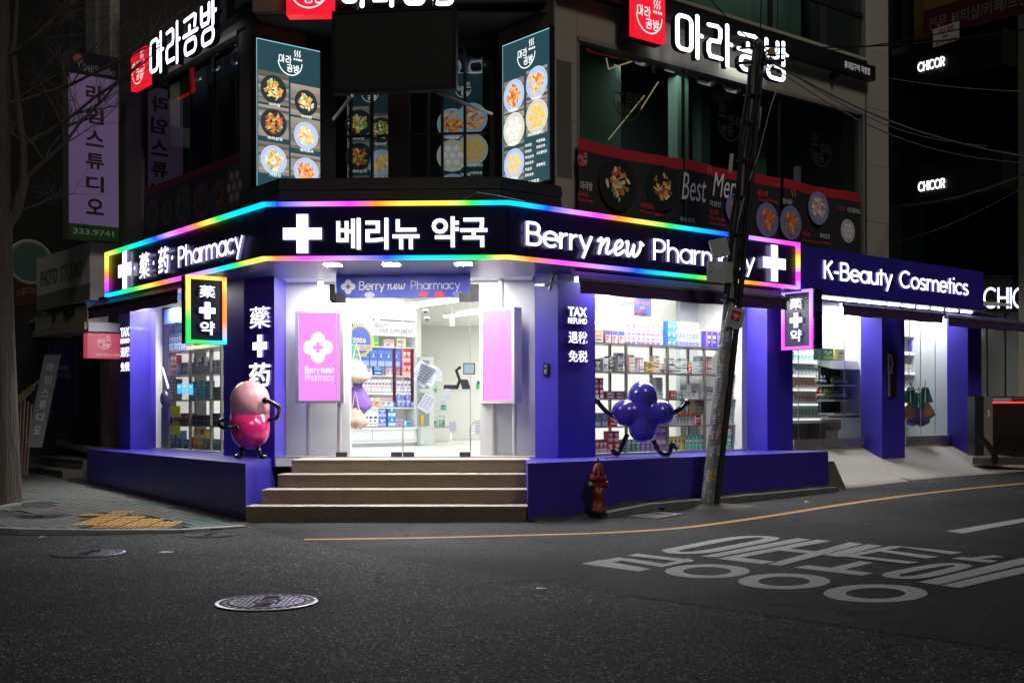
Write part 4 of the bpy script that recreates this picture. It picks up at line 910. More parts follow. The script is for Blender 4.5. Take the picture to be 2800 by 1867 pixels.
# hanging line lamps
def linelamp(p,q,label,spot=True):
    t=thing('line_lamp',label,'ceiling lamp',p,group='line lamps hanging in the pharmacy')
    part('tube',MB().tube([p,q],.022,6),LAMPW,t); part('housing',MB().tube([p+Vector((0,0,.045)),q+Vector((0,0,.045))],.03,6),WHITE,t)
    part('hanger',MB().tube([p+Vector((0,0,.04)),Vector((p.x,p.y,cz))],.006,4).tube([q+Vector((0,0,.04)),Vector((q.x,q.y,cz))],.006,4),ALU,t)
linelamp(at(1022,854,21),at(1262,820,18.6),'long white line lamp behind the left half of the glass doors')
linelamp(at(1214,866,22.4),at(1420,840,19.5),'white line lamp behind the right half of the glass doors')
for i,(a,b) in enumerate(((( 1630,852),(1760,832)),((1626,882),(1960,826)),((1628,812),(1690,803)),((1760,872),(1990,845)))):
    linelamp(at(*a,21),at(*b,19.8+i*.5),('middle','lowest','topmost','second lowest')[i]+' of the white line lamps seen through the right window')
for i,(px,py) in enumerate(((1032,860),(1236,872))):
    p=at(px,py,21); t=thing('spot_lamp',('left','right')[i]+' white cylinder spot hanging from a line lamp inside the doors','ceiling lamp',p); part('body',MB().lathe([(.045,-.13),(.045,.06)],c=p,n=14),WHITE,t); part('stem',MB().tube([p+Vector((0,0,.05)),p+Vector((0,0,.2))],.008,5),ALU,t)
for i,(px,py) in enumerate(((1163,851),(1167,872))):
    p=at(px,py,20); t=thing('dome_camera',('upper','lower')[i]+' small dome security camera on the wall inside','camera',p); part('base',MB().lathe([(.05,0),(.05,.03),(.03,.04)],c=p,n=14),WGLOSS,t); m=MB(); m.ball(p,.035,(1,1,.9),12,8); part('dome',m,DARKST,t)
# ------------------------------------------------------------ goods: prototypes whose meshes are shared
PROT={}
def carton(w,h,d,c,c2,kind=0):
    k=('c',w,h,d,c,c2,kind)
    if k in PROT: return PROT[k]
    m=MB(); m.col=c; m.box(0,w,0,d,0,h); f=-.0012; q=lambda x0,x1,z0,z1,cc,y=f:(setattr(m,'col',cc),m.add([(x0*w,y,z0*h),(x1*w,y,z0*h),(x1*w,y,z1*h),(x0*w,y,z1*h)],[(0,1,2,3)]))
    lum=sum(c)/3; ink=(.08,.08,.14) if lum>.3 else (.75,.75,.72)
    if kind==0: q(.03,.97,.62,.95,c2); q(.12,.7,.40,.52,ink); q(.12,.5,.24,.32,ink); q(.12,.8,.12,.15,ink)
    elif kind==1: q(.03,.30,.04,.96,c2); q(.38,.9,.55,.72,ink); q(.38,.75,.30,.38,ink)
    elif kind==2:
        q(.03,.97,.05,.35,c2); q(.15,.85,.60,.78,ink); q(.3,.7,.45,.52,ink); m.col=c2; m.add([(w*(.5+.18*math.cos(t*.785)),f*1.6,h*(.66+.14*math.sin(t*.785))) for t in range(8)],[tuple(range(8))])
    elif kind==3: q(.06,.94,.4,.9,c2); q(.15,.6,.6,.7,(.8,.8,.8),f*2); q(.15,.85,.14,.25,ink)
    PROT[k]=m.mesh('carton',ATTR); return PROT[k]
def bottle(r,h,c,cap,kind=0):
    k=('b',r,h,c,cap,kind)
    if k in PROT: return PROT[k]
    m=MB(); m.sm=True; m.col=c; m.lathe([(r,0),(r,h*.62),(r*.8,h*.72),(r*.4,h*.82)],c=(0,r,0),n=10); m.col=(.8,.8,.75); m.lathe([(r*1.02,h*.2),(r*1.02,h*.5)],c=(0,r,0),n=10); m.col=cap; m.lathe([(r*.45,h*.8),(r*.45,h)],c=(0,r,0),n=10)
    PROT[k]=m.mesh('bottle',ATG); return PROT[k]
def put(name,mesh,fr,u,z,o,label,cat,group,rot=0):
    ob=bpy.data.objects.new(name,mesh); COL.objects.link(ob); ob.location=fr.P(u,z,o); ob.rotation_euler=(0,0,fr.rz+rot); return tagit(ob,label,cat,group)
ORD=['first','second','third','fourth','fifth','sixth','seventh','eighth','ninth','tenth','eleventh','twelfth','thirteenth']
def relabel(desc,i,n,j,st):
    for ph in (' stacked three high',' piled',' in a row',' standing',' in two layers',' in a low pile',' stacked two high'):
        desc=desc.replace(ph,'') if (st>1 or n>1) else desc
    desc=desc.replace('cartons','carton').replace(' packs',' pack').replace(' pouches',' pouch').replace('sachets','sachet').replace(' jars',' jar')
    lay='' if st<2 else (('bottom','top') if st==2 else ('bottom','middle','top') if st==3 else ['bottom']+ORD[1:st-1]+['top'])[j]
    pre=(ORD[i] if n>1 else '')+((' ' if n>1 else '')+lay+' layer' if lay else '')
    out=(pre+' '+desc).strip(); w=out.split()
    if len(w)>16: out=' '.join(x for x in w if x not in ('and','the'))
    return ' '.join(out.split()[:16])
def row(fr,pa,pb,z,o,w,h,d,c,c2,stack,label,kind=0,name='medicine_box',cat='box',jit=.003,gap=.002,mesh=None):
    ua=fr.u(pa,o); ub=fr.u(pb,o); n=max(1,int((ub-ua)/(w+gap)+.3)); k=0
    for i in range(n):
        for j in range(stack if isinstance(stack,int) else stack[i%len(stack)]):
            put(name,mesh or carton(w,h,d,c,c2,kind),fr,ua+i*(ub-ua)/n+random.uniform(0,jit),z+j*(h+.0015),o+random.uniform(-jit,jit)*2,relabel(label,i,n,j,stack if isinstance(stack,int) else stack[i%len(stack)]),cat,label if n*(stack if isinstance(stack,int) else 2)>1 else None,random.uniform(-.02,.02)); k+=1
    return k
# ---- right window shelving
def shelving(fr,pxs,ys,o0,o1,zt_extra,label,px_ref,pcol_=None):
    us=[fr.u(p,o1) for p in pxs]; zz=[fr.z(px_ref,y,o1) for y in ys]
    t=thing('shelving_rack',label,'shelf',fr.P((us[0]+us[-1])/2,ZF,(o0+o1)/2))
    for u in us: 
        for o in (o0,o1): part('post',MB().fb(fr,u-.018,u+.018,ZF,zz[0]+zt_extra,o-.018,o+.018),STEEL,t)
    for z in zz: part('shelf_board',MB().fb(fr,us[0]-.02,us[-1]+.02,z-.022,z,o0-.02,o1+.019),STEEL,t)
    return t,us,zz
rk,us,zz=shelving(WR,[1612,1712,1825,1926,2022],[944,1019,1090,1163],-1.05,-.70,.02,'steel shelving rack filled with medicine boxes behind the right window',1820)
tiers=zz+[ZF+.01]; O1=-.73
V=(.30,.20,.62); WHT=(.72,.74,.76)
def rr(*a,**k): return row(WR,*a,**k)
z=tiers[0]
rr(1626,1656,z,O1,.17,.20,.12,(.75,.55,.42),(.8,.25,.12),1,'orange and cream face pack carton at the left of the top window shelf',kind=3)
rr(1656,1711,z,O1,.11,.19,.12,(.75,.45,.45),(.03,.10,.55),1,'blue and pink cartons in a row on the top window shelf',kind=0)
rr(1714,1806,z,O1,.095,.125,.10,WHT,(.22,.13,.50),3,'white and violet cartons stacked three high on the top window shelf',kind=2)
rr(1826,1850,z,O1,.11,.125,.10,(.02,.12,.62),(.05,.28,.85),3,'deep blue cartons stacked three high on the top window shelf',kind=0)
rr(1850,1912,z,O1,.07,.125,.10,(.28,.30,.75),(.55,.60,.9),3,'pale violet blue cartons stacked three high beside the deep blue ones',kind=0)
rr(1930,1990,z,O1,.12,.26,.10,(.05,.05,.50),(.35,.15,.7),1,'dark blue tall carton at the right of the top window shelf',kind=1)
rr(1996,2020,z,O1,.15,.12,.10,(.02,.02,.35),(.7,.5,.1),2,'navy carton with yellow stripe near the leaning pole',kind=1)
z=tiers[1]
rr(1628,1645,z,O1,.10,.18,.10,(.02,.025,.03),(.3,.3,.3),1,'black carton on the second window shelf',kind=2)
rr(1650,1664,z,O1,.11,.20,.10,(.6,.6,.6),(.75,.75,.75),1,'grey white tall carton on the second window shelf',kind=0)
rr(1665,1688,z,O1,.12,.055,.10,(.015,.015,.018),(.3,.3,.28),4,'black flat cartons piled on the second window shelf',kind=0)
rr(1690,1712,z,O1,.12,.055,.10,(.55,.56,.58),(.4,.42,.5),[5,4],'grey flat cartons piled on the second window shelf',kind=1)
rr(1720,1742,z,O1,.12,.05,.10,(.72,.70,.65),(.75,.4,.2),5,'white cartons with orange ends piled on the second window shelf',kind=1)
rr(1745,1768,z,O1,.12,.055,.10,(.72,.68,.70),(.45,.15,.35),4,'white and plum cartons piled on the second window shelf',kind=1)
rr(1769,1786,z,O1,.14,.055,.10,(.50,.35,.10),(.6,.45,.15),3,'mustard cartons piled on the second window shelf',kind=0)
rr(1788,1822,z,O1,.12,.05,.10,(.74,.68,.60),(.75,.45,.25),[5,3],'cream and peach cartons piled on the second window shelf',kind=1)
rr(1829,1880,z,O1,.13,.045,.10,(.68,.70,.68),(.5,.55,.55),[5,4,5],'white thin cartons piled in the third bay of the second shelf',kind=1)
rr(1882,1892,z,O1,.09,.16,.10,(.28,.04,.03),(.6,.3,.2),1,'brick red carton standing on the second window shelf',kind=0)
rr(1894,1922,z,O1,.13,.045,.10,(.62,.66,.63),(.35,.5,.45),[4,6],'grey green thin cartons piled right of the red carton',kind=1)
rr(1932,1955,z,O1,.13,.045,.10,(.72,.62,.58),(.6,.15,.10),[6],'white cartons with red ends piled left of the pole',kind=1)
rr(1975,2021,z,O1,.085,.17,.10,(.66,.72,.70),(.25,.55,.35),1,'white and green tall cartons right of the pole on the second shelf',kind=1)
z=tiers[2]
rr(1626,1652,z,O1,.075,.15,.10,(.38,.02,.04),(.7,.65,.6),2,'red and white cartons in two layers on the third window shelf',kind=2)
rr(1657,1712,z,O1,.18,.11,.12,(.13,.02,.03),(.3,.12,.35),1,'dark maroon cartons on the third window shelf',kind=3)
rr(1795,1823,z,O1,.14,.045,.10,(.66,.68,.62),(.55,.6,.4),7,'white and olive cartons piled above the purple statue arm',kind=1)
rr(1834,1849,z,O1,.06,.13,.10,(.35,.03,.03),(.5,.1,.1),1,'small red cartons standing in the third bay',kind=0)
rr(1850,1868,z,O1,.14,.05,.10,(.04,.25,.25),(.3,.55,.5),2,'teal cartons in a low pile in the third bay',kind=1)
rr(1870,1888,z,O1,.06,.14,.10,(.65,.66,.66),(.5,.5,.5),1,'small grey white cartons standing in the third bay',kind=0)
rr(1890,1923,z,O1,.17,.24,.10,(.66,.66,.65),(.7,.7,.7),1,'large plain white cartons on the third shelf',kind=0)
rr(1930,1950,z,O1,.09,.2,.10,(.62,.65,.65),(.3,.5,.45),1,'white and teal cartons just left of the pole on the third shelf',kind=1)
rr(1972,2020,z,O1,.07,.11,.10,(.35,.10,.12),(.15,.18,.5),1,'small blue and red cartons in a row right of the pole',kind=0)
z=tiers[3]
rr(1626,1665,z,O1,.12,.20,.10,(.25,.30,.42),(.5,.55,.65),1,'slate blue cartons on the fourth window shelf',kind=2)
rr(1666,1690,z,O1,.16,.19,.10,(.62,.01,.02),(.7,.05,.05),1,'bright red carton on the fourth window shelf left of the statue',kind=3)
rr(1828,1848,z,O1,.10,.2,.10,(.60,.66,.68),(.3,.45,.6),1,'pale blue cartons on the fourth window shelf',kind=0)
rr(1850,1896,z,O1,.075,.20,.10,(.64,.68,.66),(.75,.20,.05),1,'white cartons with orange tops in a row on the fourth shelf',kind=0)
rr(1897,1925,z,O1,.16,.16,.10,(.45,.01,.05),(.75,.7,.7),1,'crimson cartons on the fourth window shelf',kind=1)
rr(1966,1988,z,O1,.15,.13,.10,(.10,.05,.035),(.4,.3,.2),2,'dark brown cartons stacked right of the pole',kind=2)
rr(1990,2021,z,O1,.06,.19,.10,(.60,.66,.70),(.3,.45,.6),1,'white cartons with blue squares at the right of the fourth shelf',kind=0)
rr(1900,1924,z+.163,O1,.04,.24,.10,(.42,.28,.14),(.5,.35,.2),1,'tan slim cartons standing on the crimson ones',kind=0)
z=tiers[4]
rr(1626,1660,z,O1,.09,.20,.10,(.32,.02,.05),(.7,.65,.6),1,'red cartons with white capsules on the bottom window shelf',kind=2)
rr(1662,1697,z,O1,.10,.16,.10,(.42,.02,.03),(.75,.7,.7),2,'red cartons stacked two high on the bottom window shelf',kind=2)
rr(1700,1752,z,O1,.085,.19,.10,(.03,.13,.12),(.6,.62,.6),1,'dark green cartons on the bottom window shelf',kind=0)
rr(1753,1792,z,O1,.085,.19,.10,(.18,.10,.38),(.6,.58,.65),1,'purple cartons on the bottom window shelf',kind=0)
rr(1793,1822,z,O1,.12,.18,.10,(.45,.18,.48),(.7,.65,.7),3,'orchid pink cartons stacked three high on the bottom shelf',kind=0)
rr(1829,1872,z,O1,.085,.22,.10,(.62,.50,.02),(.75,.7,.3),1,'yellow cartons on the bottom window shelf',kind=1)
rr(1873,1922,z,O1,.085,.23,.10,(.05,.38,.32),(.5,.65,.6),1,'turquoise cartons on the bottom window shelf',kind=1)
rr(1962,1982,z,O1,.15,.22,.10,(.30,.38,.60),(.5,.55,.7),1,'powder blue cartons right of the pole on the bottom shelf',kind=1)
rr(1983,2002,z,O1,.14,.22,.10,(.10,.38,.22),(.3,.5,.4),1,'green cartons right of the pole on the bottom shelf',kind=1)
rr(2003,2021,z,O1,.14,.22,.10,(.20,.18,.55),(.3,.3,.6),[2],'violet cartons at the right end of the bottom shelf',kind=1)
rr(1968,2000,z+.225,O1,.30,.16,.10,(.72,.70,.70),(.6,.02,.05),1,'white and red carton lying on the powder blue ones',kind=0)
# hanging best seller card
cu=WR.u(1762,-.45); cf=frm(WR.P(WR.u(1734,-.45),0,-.45)[:2],Vector((.97,.24)),.5); cl_=.30
cz0=WR.z(1762,866,-.45); t=thing('hanging_card','small blue best seller card hanging inside the right window','card',cf.P(0,cz0,0))
part('card',MB().fb(cf,0,.27,cz0,cz0+.26,-.004,.004),PM('card_blue',(.12,.14,.5),.5),t)
m=MB(); m.col=(.75,.2,.25); ttext(m,cf,'BEST SELLER',.02,.25,cz0+.17,cz0+.21,.0055,.01); m.col=(.8,.8,.85); ttext(m,cf,'爆款',.09,.17,cz0+.10,cz0+.145,.0055); m.col=(.75,.08,.08)
for a in (.04,.11): m.ell(cf,a,cz0+.04,.025,.025,.0055,12)
part('print',m,ATTR,t); part('string',MB().tube([cf.P(.135,cz0+.26,0),cf.P(.135,cz,0)],.003,4),ALU,t)
# things seen through the rack: hanging curtain strips and wall shelves far inside
BACKW=frm(WR.P(0,0,-6.0)[:2],dR,8)
# ---- left window shelving
fl=WL
rk2,us2,zz2=shelving(fl,[463,520,577,606],[954,1022,1092,1163],-.95,-.56,.0,'dark steel shelving rack with mixed goods behind the left window',540)
lt=zz2+[ZF+.01]
def rl(*a,**k): return row(WL,*a,**k)
rl(464,508,lt[0],O1,.09,.17,.10,(.04,.10,.25),(.25,.4,.6),3,'navy bottles packs stacked three high on top of the left rack',kind=0)
rl(510,600,lt[0],O1,.10,.08,.10,(.55,.52,.08),(.2,.3,.45),1,'yellow cartons on top of the left rack',kind=1)
rl(462,482,lt[1],O1,.10,.18,.10,(.20,.03,.04),(.4,.25,.2),2,'dark red cartons on the second shelf of the left rack',kind=2)
rl(483,515,lt[1],O1,.22,.22,.10,(.40,.55,.62),(.6,.7,.75),1,'pale blue bag on the second shelf of the left rack',kind=3)
rl(522,575,lt[1],O1,.11,.07,.10,(.50,.52,.55),(.25,.3,.4),[3,4,2],'grey small cartons piled on the second shelf of the left rack',kind=0)
rl(580,604,lt[1],O1,.12,.22,.10,(.6,.6,.62),(.3,.3,.45),1,'white tall carton on the second shelf of the left rack',kind=1)
rl(462,484,lt[2],O1,.10,.06,.10,(.10,.085,.09),(.2,.18,.2),6,'brown grey small cartons piled on the third shelf of the left rack',kind=0)
rl(522,573,lt[2],O1,.13,.05,.10,(.16,.16,.15),(.3,.3,.28),[6,4],'dark grey flat cartons on the third shelf of the left rack',kind=1)
rl(580,604,lt[2],O1,.07,.2,.10,(.35,.28,.25),(.5,.4,.35),1,'beige slim cartons on the third shelf of the left rack',kind=0)
rl(467,518,lt[3],O1,.2,.20,.10,(.22,.03,.03),(.35,.1,.08),1,'dark red bags on the fourth shelf of the left rack',kind=3)
rl(524,575,lt[3],O1,.14,.17,.10,(.07,.07,.075),(.2,.2,.22),1,'charcoal cartons on the fourth shelf of the left rack',kind=0)
rl(579,605,lt[3],O1,.09,.2,.10,(.10,.03,.12),(.3,.05,.2),1,'plum cartons on the fourth shelf of the left rack',kind=0)
rl(462,500,lt[4],O1,.22,.30,.10,(.04,.14,.35),(.1,.3,.6),1,'blue large cartons on the bottom shelf of the left rack',kind=1)
rl(502,518,lt[4],O1,.15,.16,.10,(.02,.10,.16),(.05,.2,.3),1,'dark teal carton on the bottom shelf of the left rack',kind=1)
rl(521,528,lt[4],O1,.08,.2,.10,(.5,.03,.02),(.6,.1,.05),1,'small red carton on the bottom shelf of the left rack',kind=0)
rl(529,557,lt[4],O1,.22,.34,.10,(.42,.28,.02),(.75,.55,.05),1,'yellow and brown carton on the bottom shelf of the left rack',kind=1)
rl(560,604,lt[4],O1,.14,.18,.10,(.05,.13,.12),(.2,.35,.3),1,'dark green cartons at the right of the left rack bottom shelf',kind=0)
for i,(a,b,z0,z1,c) in enumerate(((484,496,1050,1076,(.05,.45,1)),(499,509,1048,1079,(.12,.5,1)),(516,526,1050,1079,(.05,.5,1)))):
    m=MB(); m.col=c; m.fb(WL,WL.u(a,-.53),WL.u(b,-.53),WL.z(a,z1,-.53),WL.z(a,z0,-.53),-.545,-.535); m.col=(.8,.85,.9); m.fb(WL,WL.u(a+2,-.53),WL.u(b-3,-.53),WL.z(a,z0+9,-.53),WL.z(a,z0+6,-.53),-.535,-.533)
    single('blue_tag',m,ATE,('first','second','third')[i]+' bright blue tag hanging on the left rack','tag')
for i,(a,b,z0,z1) in enumerate(((466,492,1110,1139),(466,492,1163,1188))):
    m=MB(); m.col=(.62,.68,.01); m.fb(WL,WL.u(a,-.52),WL.u(b,-.52),WL.z(a,z1,-.52),WL.z(a,z0,-.52),-.53,-.52)
    single('yellow_sheet',m,ATTR,('upper','lower')[i]+' bright yellow sheet taped to the left rack','sheet')
m=MB(); m.col=(.16,.18,.005); m.fb(WL,WL.u(441,-.55),WL.u(461,-.55),ZF,WL.z(450,1112,-.55),-.62,-.55); single('yellow_board',m,ATTR,'tall olive yellow board between the white wall and the left rack','board')
m=MB(); p0=WL.P(WL.u(444,-.5),WL.z(444,1005,-.5),-.5); p1=WL.P(WL.u(461,-.5),WL.z(461,1062,-.5),-.5); m.tube([p0,p1],.02,8); t=thing('umbrella','folded umbrella with grey handle leaning by the left rack','umbrella',p1)
part('shaft',m,ALU,t); m=MB(); m.ball(WL.P(WL.u(455,-.5),WL.z(455,1090,-.5),-.5),.11,(1,1,1.4),10,8); part('cover',m,DARKST,t)
tp=MB(); tp.fb(WL,WL.u(450,-.6),WL.u(490,-.6),WL.z(460,885,-.6),WL.z(460,845,-.6),-.65,-.6); single('blue_poster',tp,PM('poster_blue',(.12,.18,.6),.5),'plain blue poster high behind the left window','poster')
# ---- display cabinet run at the back wall, seen through the doors
bc=thing('display_cabinet','white lit display cabinet wall with beauty supplement header','cabinet',BK.P(2.5,ZF,0))
U=lambda p,o=0:BK.u(p,o); Z=lambda y,p=1050,o=0:BK.z(p,y,o)
cab0,cab1=BK.u(950),BK.u(1141)
part('carcass',MB().fb(BK,cab0-.6,cab1,ZF+.05,Z(1168),-.38,-.02).fb(BK,cab0-.6,cab1,Z(1168)-.04,Z(1168),-.38,.03),WGLOSS,bc)
for a,b in ((958,1017),(1018,1136)): part('drawer_front',MB().fb(BK,U(a)+.006,U(b)-.006,ZF+.11,Z(1174),-.02,.0),WGLOSS,bc)
part('plinth',MB().fb(BK,cab0-.6,cab1,ZF,ZF+.05,-.38,-.06),GREY,bc)
part('side_post',MB().fb(BK,U(1137),U(1141),Z(1168),3.2,-.38,-.0).fb(BK,U(1016),U(1019),Z(925),3.2,-.38,-.0),WGLOSS,bc)
part('top_fascia',MB().fb(BK,cab0-.6,cab1,Z(873),3.45,-.38,-.015),WGLOSS,bc)
for i,y in enumerate((947,1026,1072,1114)): part('shelf',MB().fb(BK,cab0-.6,cab1,Z(y)-.02,Z(y),-.38,-.05),WGLOSS,bc)
for a,b,y0,y1,txt in ((935,1016,873,911,('SLIMMING',)),(1019,1140,877,918,('BEAUTY /','HAIR SUPPLEMENT'))):
    part('lit_header',MB().fb(BK,U(a),U(b),Z(y1),Z(y0),-.04,.0),WHITEP,bc); m=MB(); m.col=(.25,.27,.3)
    if len(txt)==1: ttext(m,BK,txt[0],U(921),U(997),Z(901),Z(888),.002,.01)
    else: ttext(m,BK,txt[0],U(1027),U(1070),Z(896),Z(885),.002,.01); ttext(m,BK,txt[1],U(1038),U(1131),Z(910),Z(898),.002,.01)
    part('lettering',m,ATTR,bc)
def rb(pa,pb,y,w,h,c,c2,st,label,kind=0,name='skincare_box',o=-.08): return row(BK,pa,pb,Z(y)+.001,o,w,h,.08,c,c2,st,label,kind,name)
rb(1018,1048,952,.14,.09,(.25,.75,.12),(.5,.8,.3),[3,2],'lime green packs on the top shelf of the beauty cabinet',1)
rb(1052,1080,952,.2,.17,(.75,.78,.75),(.75,.3,.2),1,'white and coral packs on the top shelf of the beauty cabinet',0)
rb(1086,1115,952,.2,.10,(.72,.62,.45),(.8,.7,.5),2,'cream packs on the top shelf of the beauty cabinet',0)
part('blue_board',MB().fb(BK,U(975),U(1102),Z(1003),Z(953),-.06,-.05),PM('cabinet_blue',(.07,.10,.55),.4),bc)
rb(990,1095,1003,.15,.30,(.10,.20,.62),(.35,.45,.8),1,'blue hanging sachets in the upper part of the beauty cabinet',2,'sachet',-.045)
rb(1080,1092,1024,.1,.20,(.6,.25,.3),(.75,.3,.35),2,'coral sachets beside the door handle in the cabinet',0,'sachet')
rb(1100,1125,1027,.10,.25,(.75,.03,.06),(.8,.5,.5),2,'bright red packs in the beauty cabinet right of the door handle',2)
rb(1022,1055,1026,.18,.22,(.02,.08,.5),(.2,.4,.8),1,'royal blue pouches in the middle of the beauty cabinet',3,'sachet')
rb(985,1020,1026,.12,.16,(.7,.7,.72),(.4,.5,.6),1,'white pouches left in the middle of the beauty cabinet',0,'sachet')
rb(1056,1080,1026,.10,.20,(.72,.6,.62),(.65,.4,.45),1,'pink pale pouches left of the door handle',0,'sachet')
rb(985,1070,1070,.07,.22,(.74,.72,.74),(.7,.45,.55),1,'thin white and pink pouches in a row in the beauty cabinet',1,'sachet')
rb(1072,1134,1070,.08,.20,(.72,.70,.74),(.5,.4,.7),1,'thin white and lilac pouches in a row behind the door handles',1,'sachet')
rb(992,1040,1112,.12,.17,(.72,.45,.18),(.5,.6,.7),1,'orange and clear jars in the lower part of the beauty cabinet',0)
rb(1041,1072,1112,.14,.16,(.6,.68,.75),(.6,.3,.35),1,'pale blue packs in the lower part of the beauty cabinet',0)
rb(1086,1135,1112,.09,.13,(.10,.15,.55),(.5,.55,.8),[2,1],'indigo packs in the lower part of the beauty cabinet',0)
rb(995,1034,1166,.11,.36,(.70,.76,.76),(.6,.7,.72),1,'clear white packs on the bottom of the beauty cabinet',0)
rb(1035,1060,1166,.16,.17,(.10,.12,.55),(.35,.45,.85),2,'violet blue packs on the bottom of the beauty cabinet',2)
rb(1061,1077,1166,.16,.18,(.05,.28,.62),(.6,.75,.85),2,'sky blue packs on the bottom of the beauty cabinet',2)
rb(1080,1102,1166,.10,.13,(.55,.4,.6),(.3,.2,.5),1,'mauve packs on the bottom of the beauty cabinet',1)
rb(1105,1134,1166,.14,.10,(.10,.50,.68),(.7,.75,.8),[1,2],'aqua packs on the bottom of the beauty cabinet',1)
part('shelf_lamp',MB().fb(BK,U(975),U(1136),Z(1076)-.01,Z(1076),-.15,-.10),LAMPW,bc)
# best seller crest
t=thing('best_seller_crest','blue and gold best seller crest at the left of the cabinet','crest',BK.P(U(985,.2),Z(950),.2)); m=MB(); o=.25; U2=lambda p:BK.u(p,o)
m.col=(.55,.45,.12); m.ell(BK,U2(985),Z(938),.26,.28,o,24); m.col=(.10,.15,.5); m.ell(BK,U2(985),Z(936),.22,.24,o+.002,24)
m.col=(.75,.75,.72); ttext(m,BK,'2026',U2(966),U2(1001),Z(942),Z(929),o+.004,.02); m.col=(.6,.52,.25); m.fq(BK,U2(960),U2(1018),Z(962),Z(947),o+.004); m.col=(.15,.15,.4); ttext(m,BK,'BEST SELLER',U2(962),U2(1014),Z(959),Z(950),o+.006,.01)
part('face',m,ATTR,t)
# pillar cabinet with sheets
sc_=thing('side_cabinet','pale grey narrow cabinet with glass doors beside the pillar','cabinet',BK.P(U(1158),ZF,.1)); z1=Z(977,1160)
part('body',MB().fb(BK,U(1142),U(1178),ZF,z1,-.35,.1),PM('cabinet_grey',(.48,.53,.51),.4),sc_); 
for y0,y1 in ((985,1062),(1073,1164)): part('glass_door',MB().fb(BK,U(1146,.11),U(1174,.11),Z(y1,1160,.11),Z(y0,1160,.11),.1,.108),PM('cabinet_glass%d'%y0,(.20,.23,.22),.1),sc_)
part('yellow_box',MB().fb(BK,U(1150,.12),U(1158,.12),Z(1162,1160,.12),Z(1135,1160,.12),.108,.13),PM('mustard',(.5,.35,.05),.5),sc_)
# paper sheets taped on the glass doors
for i,(cx,cy,w,h,rot) in enumerate(((1155,1022,.36,.40,-.6),(1168,1025,.34,.40,-.25),(1167,1102,.25,.34,-.55),(1200,1025,.08,.17,.03),(1224,1080,.08,.17,-.12),(1238,1167,.10,.16,.05))):
    o=-.02-i*.003; u=GF.u(cx,o); z=GF.z(cx,cy,o); m=MB(); f=GF; ca,sa=math.cos(rot),math.sin(rot); pp=lambda a,b,oo:f.P(u+a*ca-b*sa,z+a*sa+b*ca,oo)
    s=.72 if i<3 else 1; w*=s; h*=s
    m.col=(.66,.70,.76); m.add([pp(-w/2,-h/2,o),pp(w/2,-h/2,o),pp(w/2,h/2,o),pp(-w/2,h/2,o)],[(0,1,2,3)])
    m.col=(.08,.10,.38)
    for r_ in range(6):
        for c_ in range(3):
            a=-w*.4+c_*w*.28; b=h*.36-r_*h*.13; m.add([pp(a,b-h*.02,o+.001),pp(a+w*.2,b-h*.02,o+.001),pp(a+w*.2,b+h*.015,o+.001),pp(a,b+h*.015,o+.001)],[(0,1,2,3)])
    single('paper_sheet',m,PAPER,('large printed sheet taped aslant on the right glass door','large printed sheet behind the first one on the right glass door','lower printed sheet taped aslant on the right glass door','small price card near the top of the taped sheets','small price card taped beside the counter edge','lowest small price card on the glass before the counter')[i],'sheet')
# counter, till, monitor, chair
cf=Fr((at(1223,1207,26.0).x,26.0),(at(1223,1207,26).x+4,26.0)); ct=thing('shop_counter','plain white service counter at the back of the pharmacy','counter',cf.P(.6,ZF,-.3)); zt=cf.z(1250,1064)
part('body',MB().fb(cf,0,2.6,ZF,zt-.04,-.7,0),WHITE,ct); part('top',MB().fb(cf,-.02,2.62,zt-.04,zt,-.72,.02),WGLOSS,ct)
t=thing('till_monitor','black till screen with stand on the white counter','monitor',cf.P(.35,zt,-.2)); k=26/3200
part('screen',MB().fb(cf,.36,.62,zt+.33,zt+.58,-.05,-.02),BLACK,t); part('display',MB().fb(cf,.38,.60,zt+.35,zt+.56,-.02,-.017),EM('till_display',(.45,.6,.68),.8),t); part('stand',MB().tube([cf.P(.2,zt,-.1),cf.P(.28,zt+.2,-.1),cf.P(.2,zt+.42,-.1),cf.P(.3,zt+.5,-.1)],.035,8),BLACK,t); part('keypad',MB().hexa([cf.P(.33,zt,.0),cf.P(.53,zt,.0),cf.P(.53,zt,-.15),cf.P(.33,zt,-.15),cf.P(.28,zt+.22,-.1),cf.P(.45,zt+.22,-.1),cf.P(.45,zt+.22,-.18),cf.P(.28,zt+.22,-.18)]),DARKST,t); part('printer',MB().fb(cf,-.08,.2,zt,zt+.1,-.25,-.05).fb(cf,.66,.78,zt+.06,zt+.18,-.2,-.1),DARKST,t)
m=MB(); m.col=(.75,.15,.05); m.fb(cf,.74,.86,zt,zt+.14,-.02,0); m.col=(.1,.4,.2); m.fb(cf,.64,.72,zt,zt+.12,-.02,0); single('counter_cards',m,ATTR,'orange and green cards standing at the right of the counter','card')
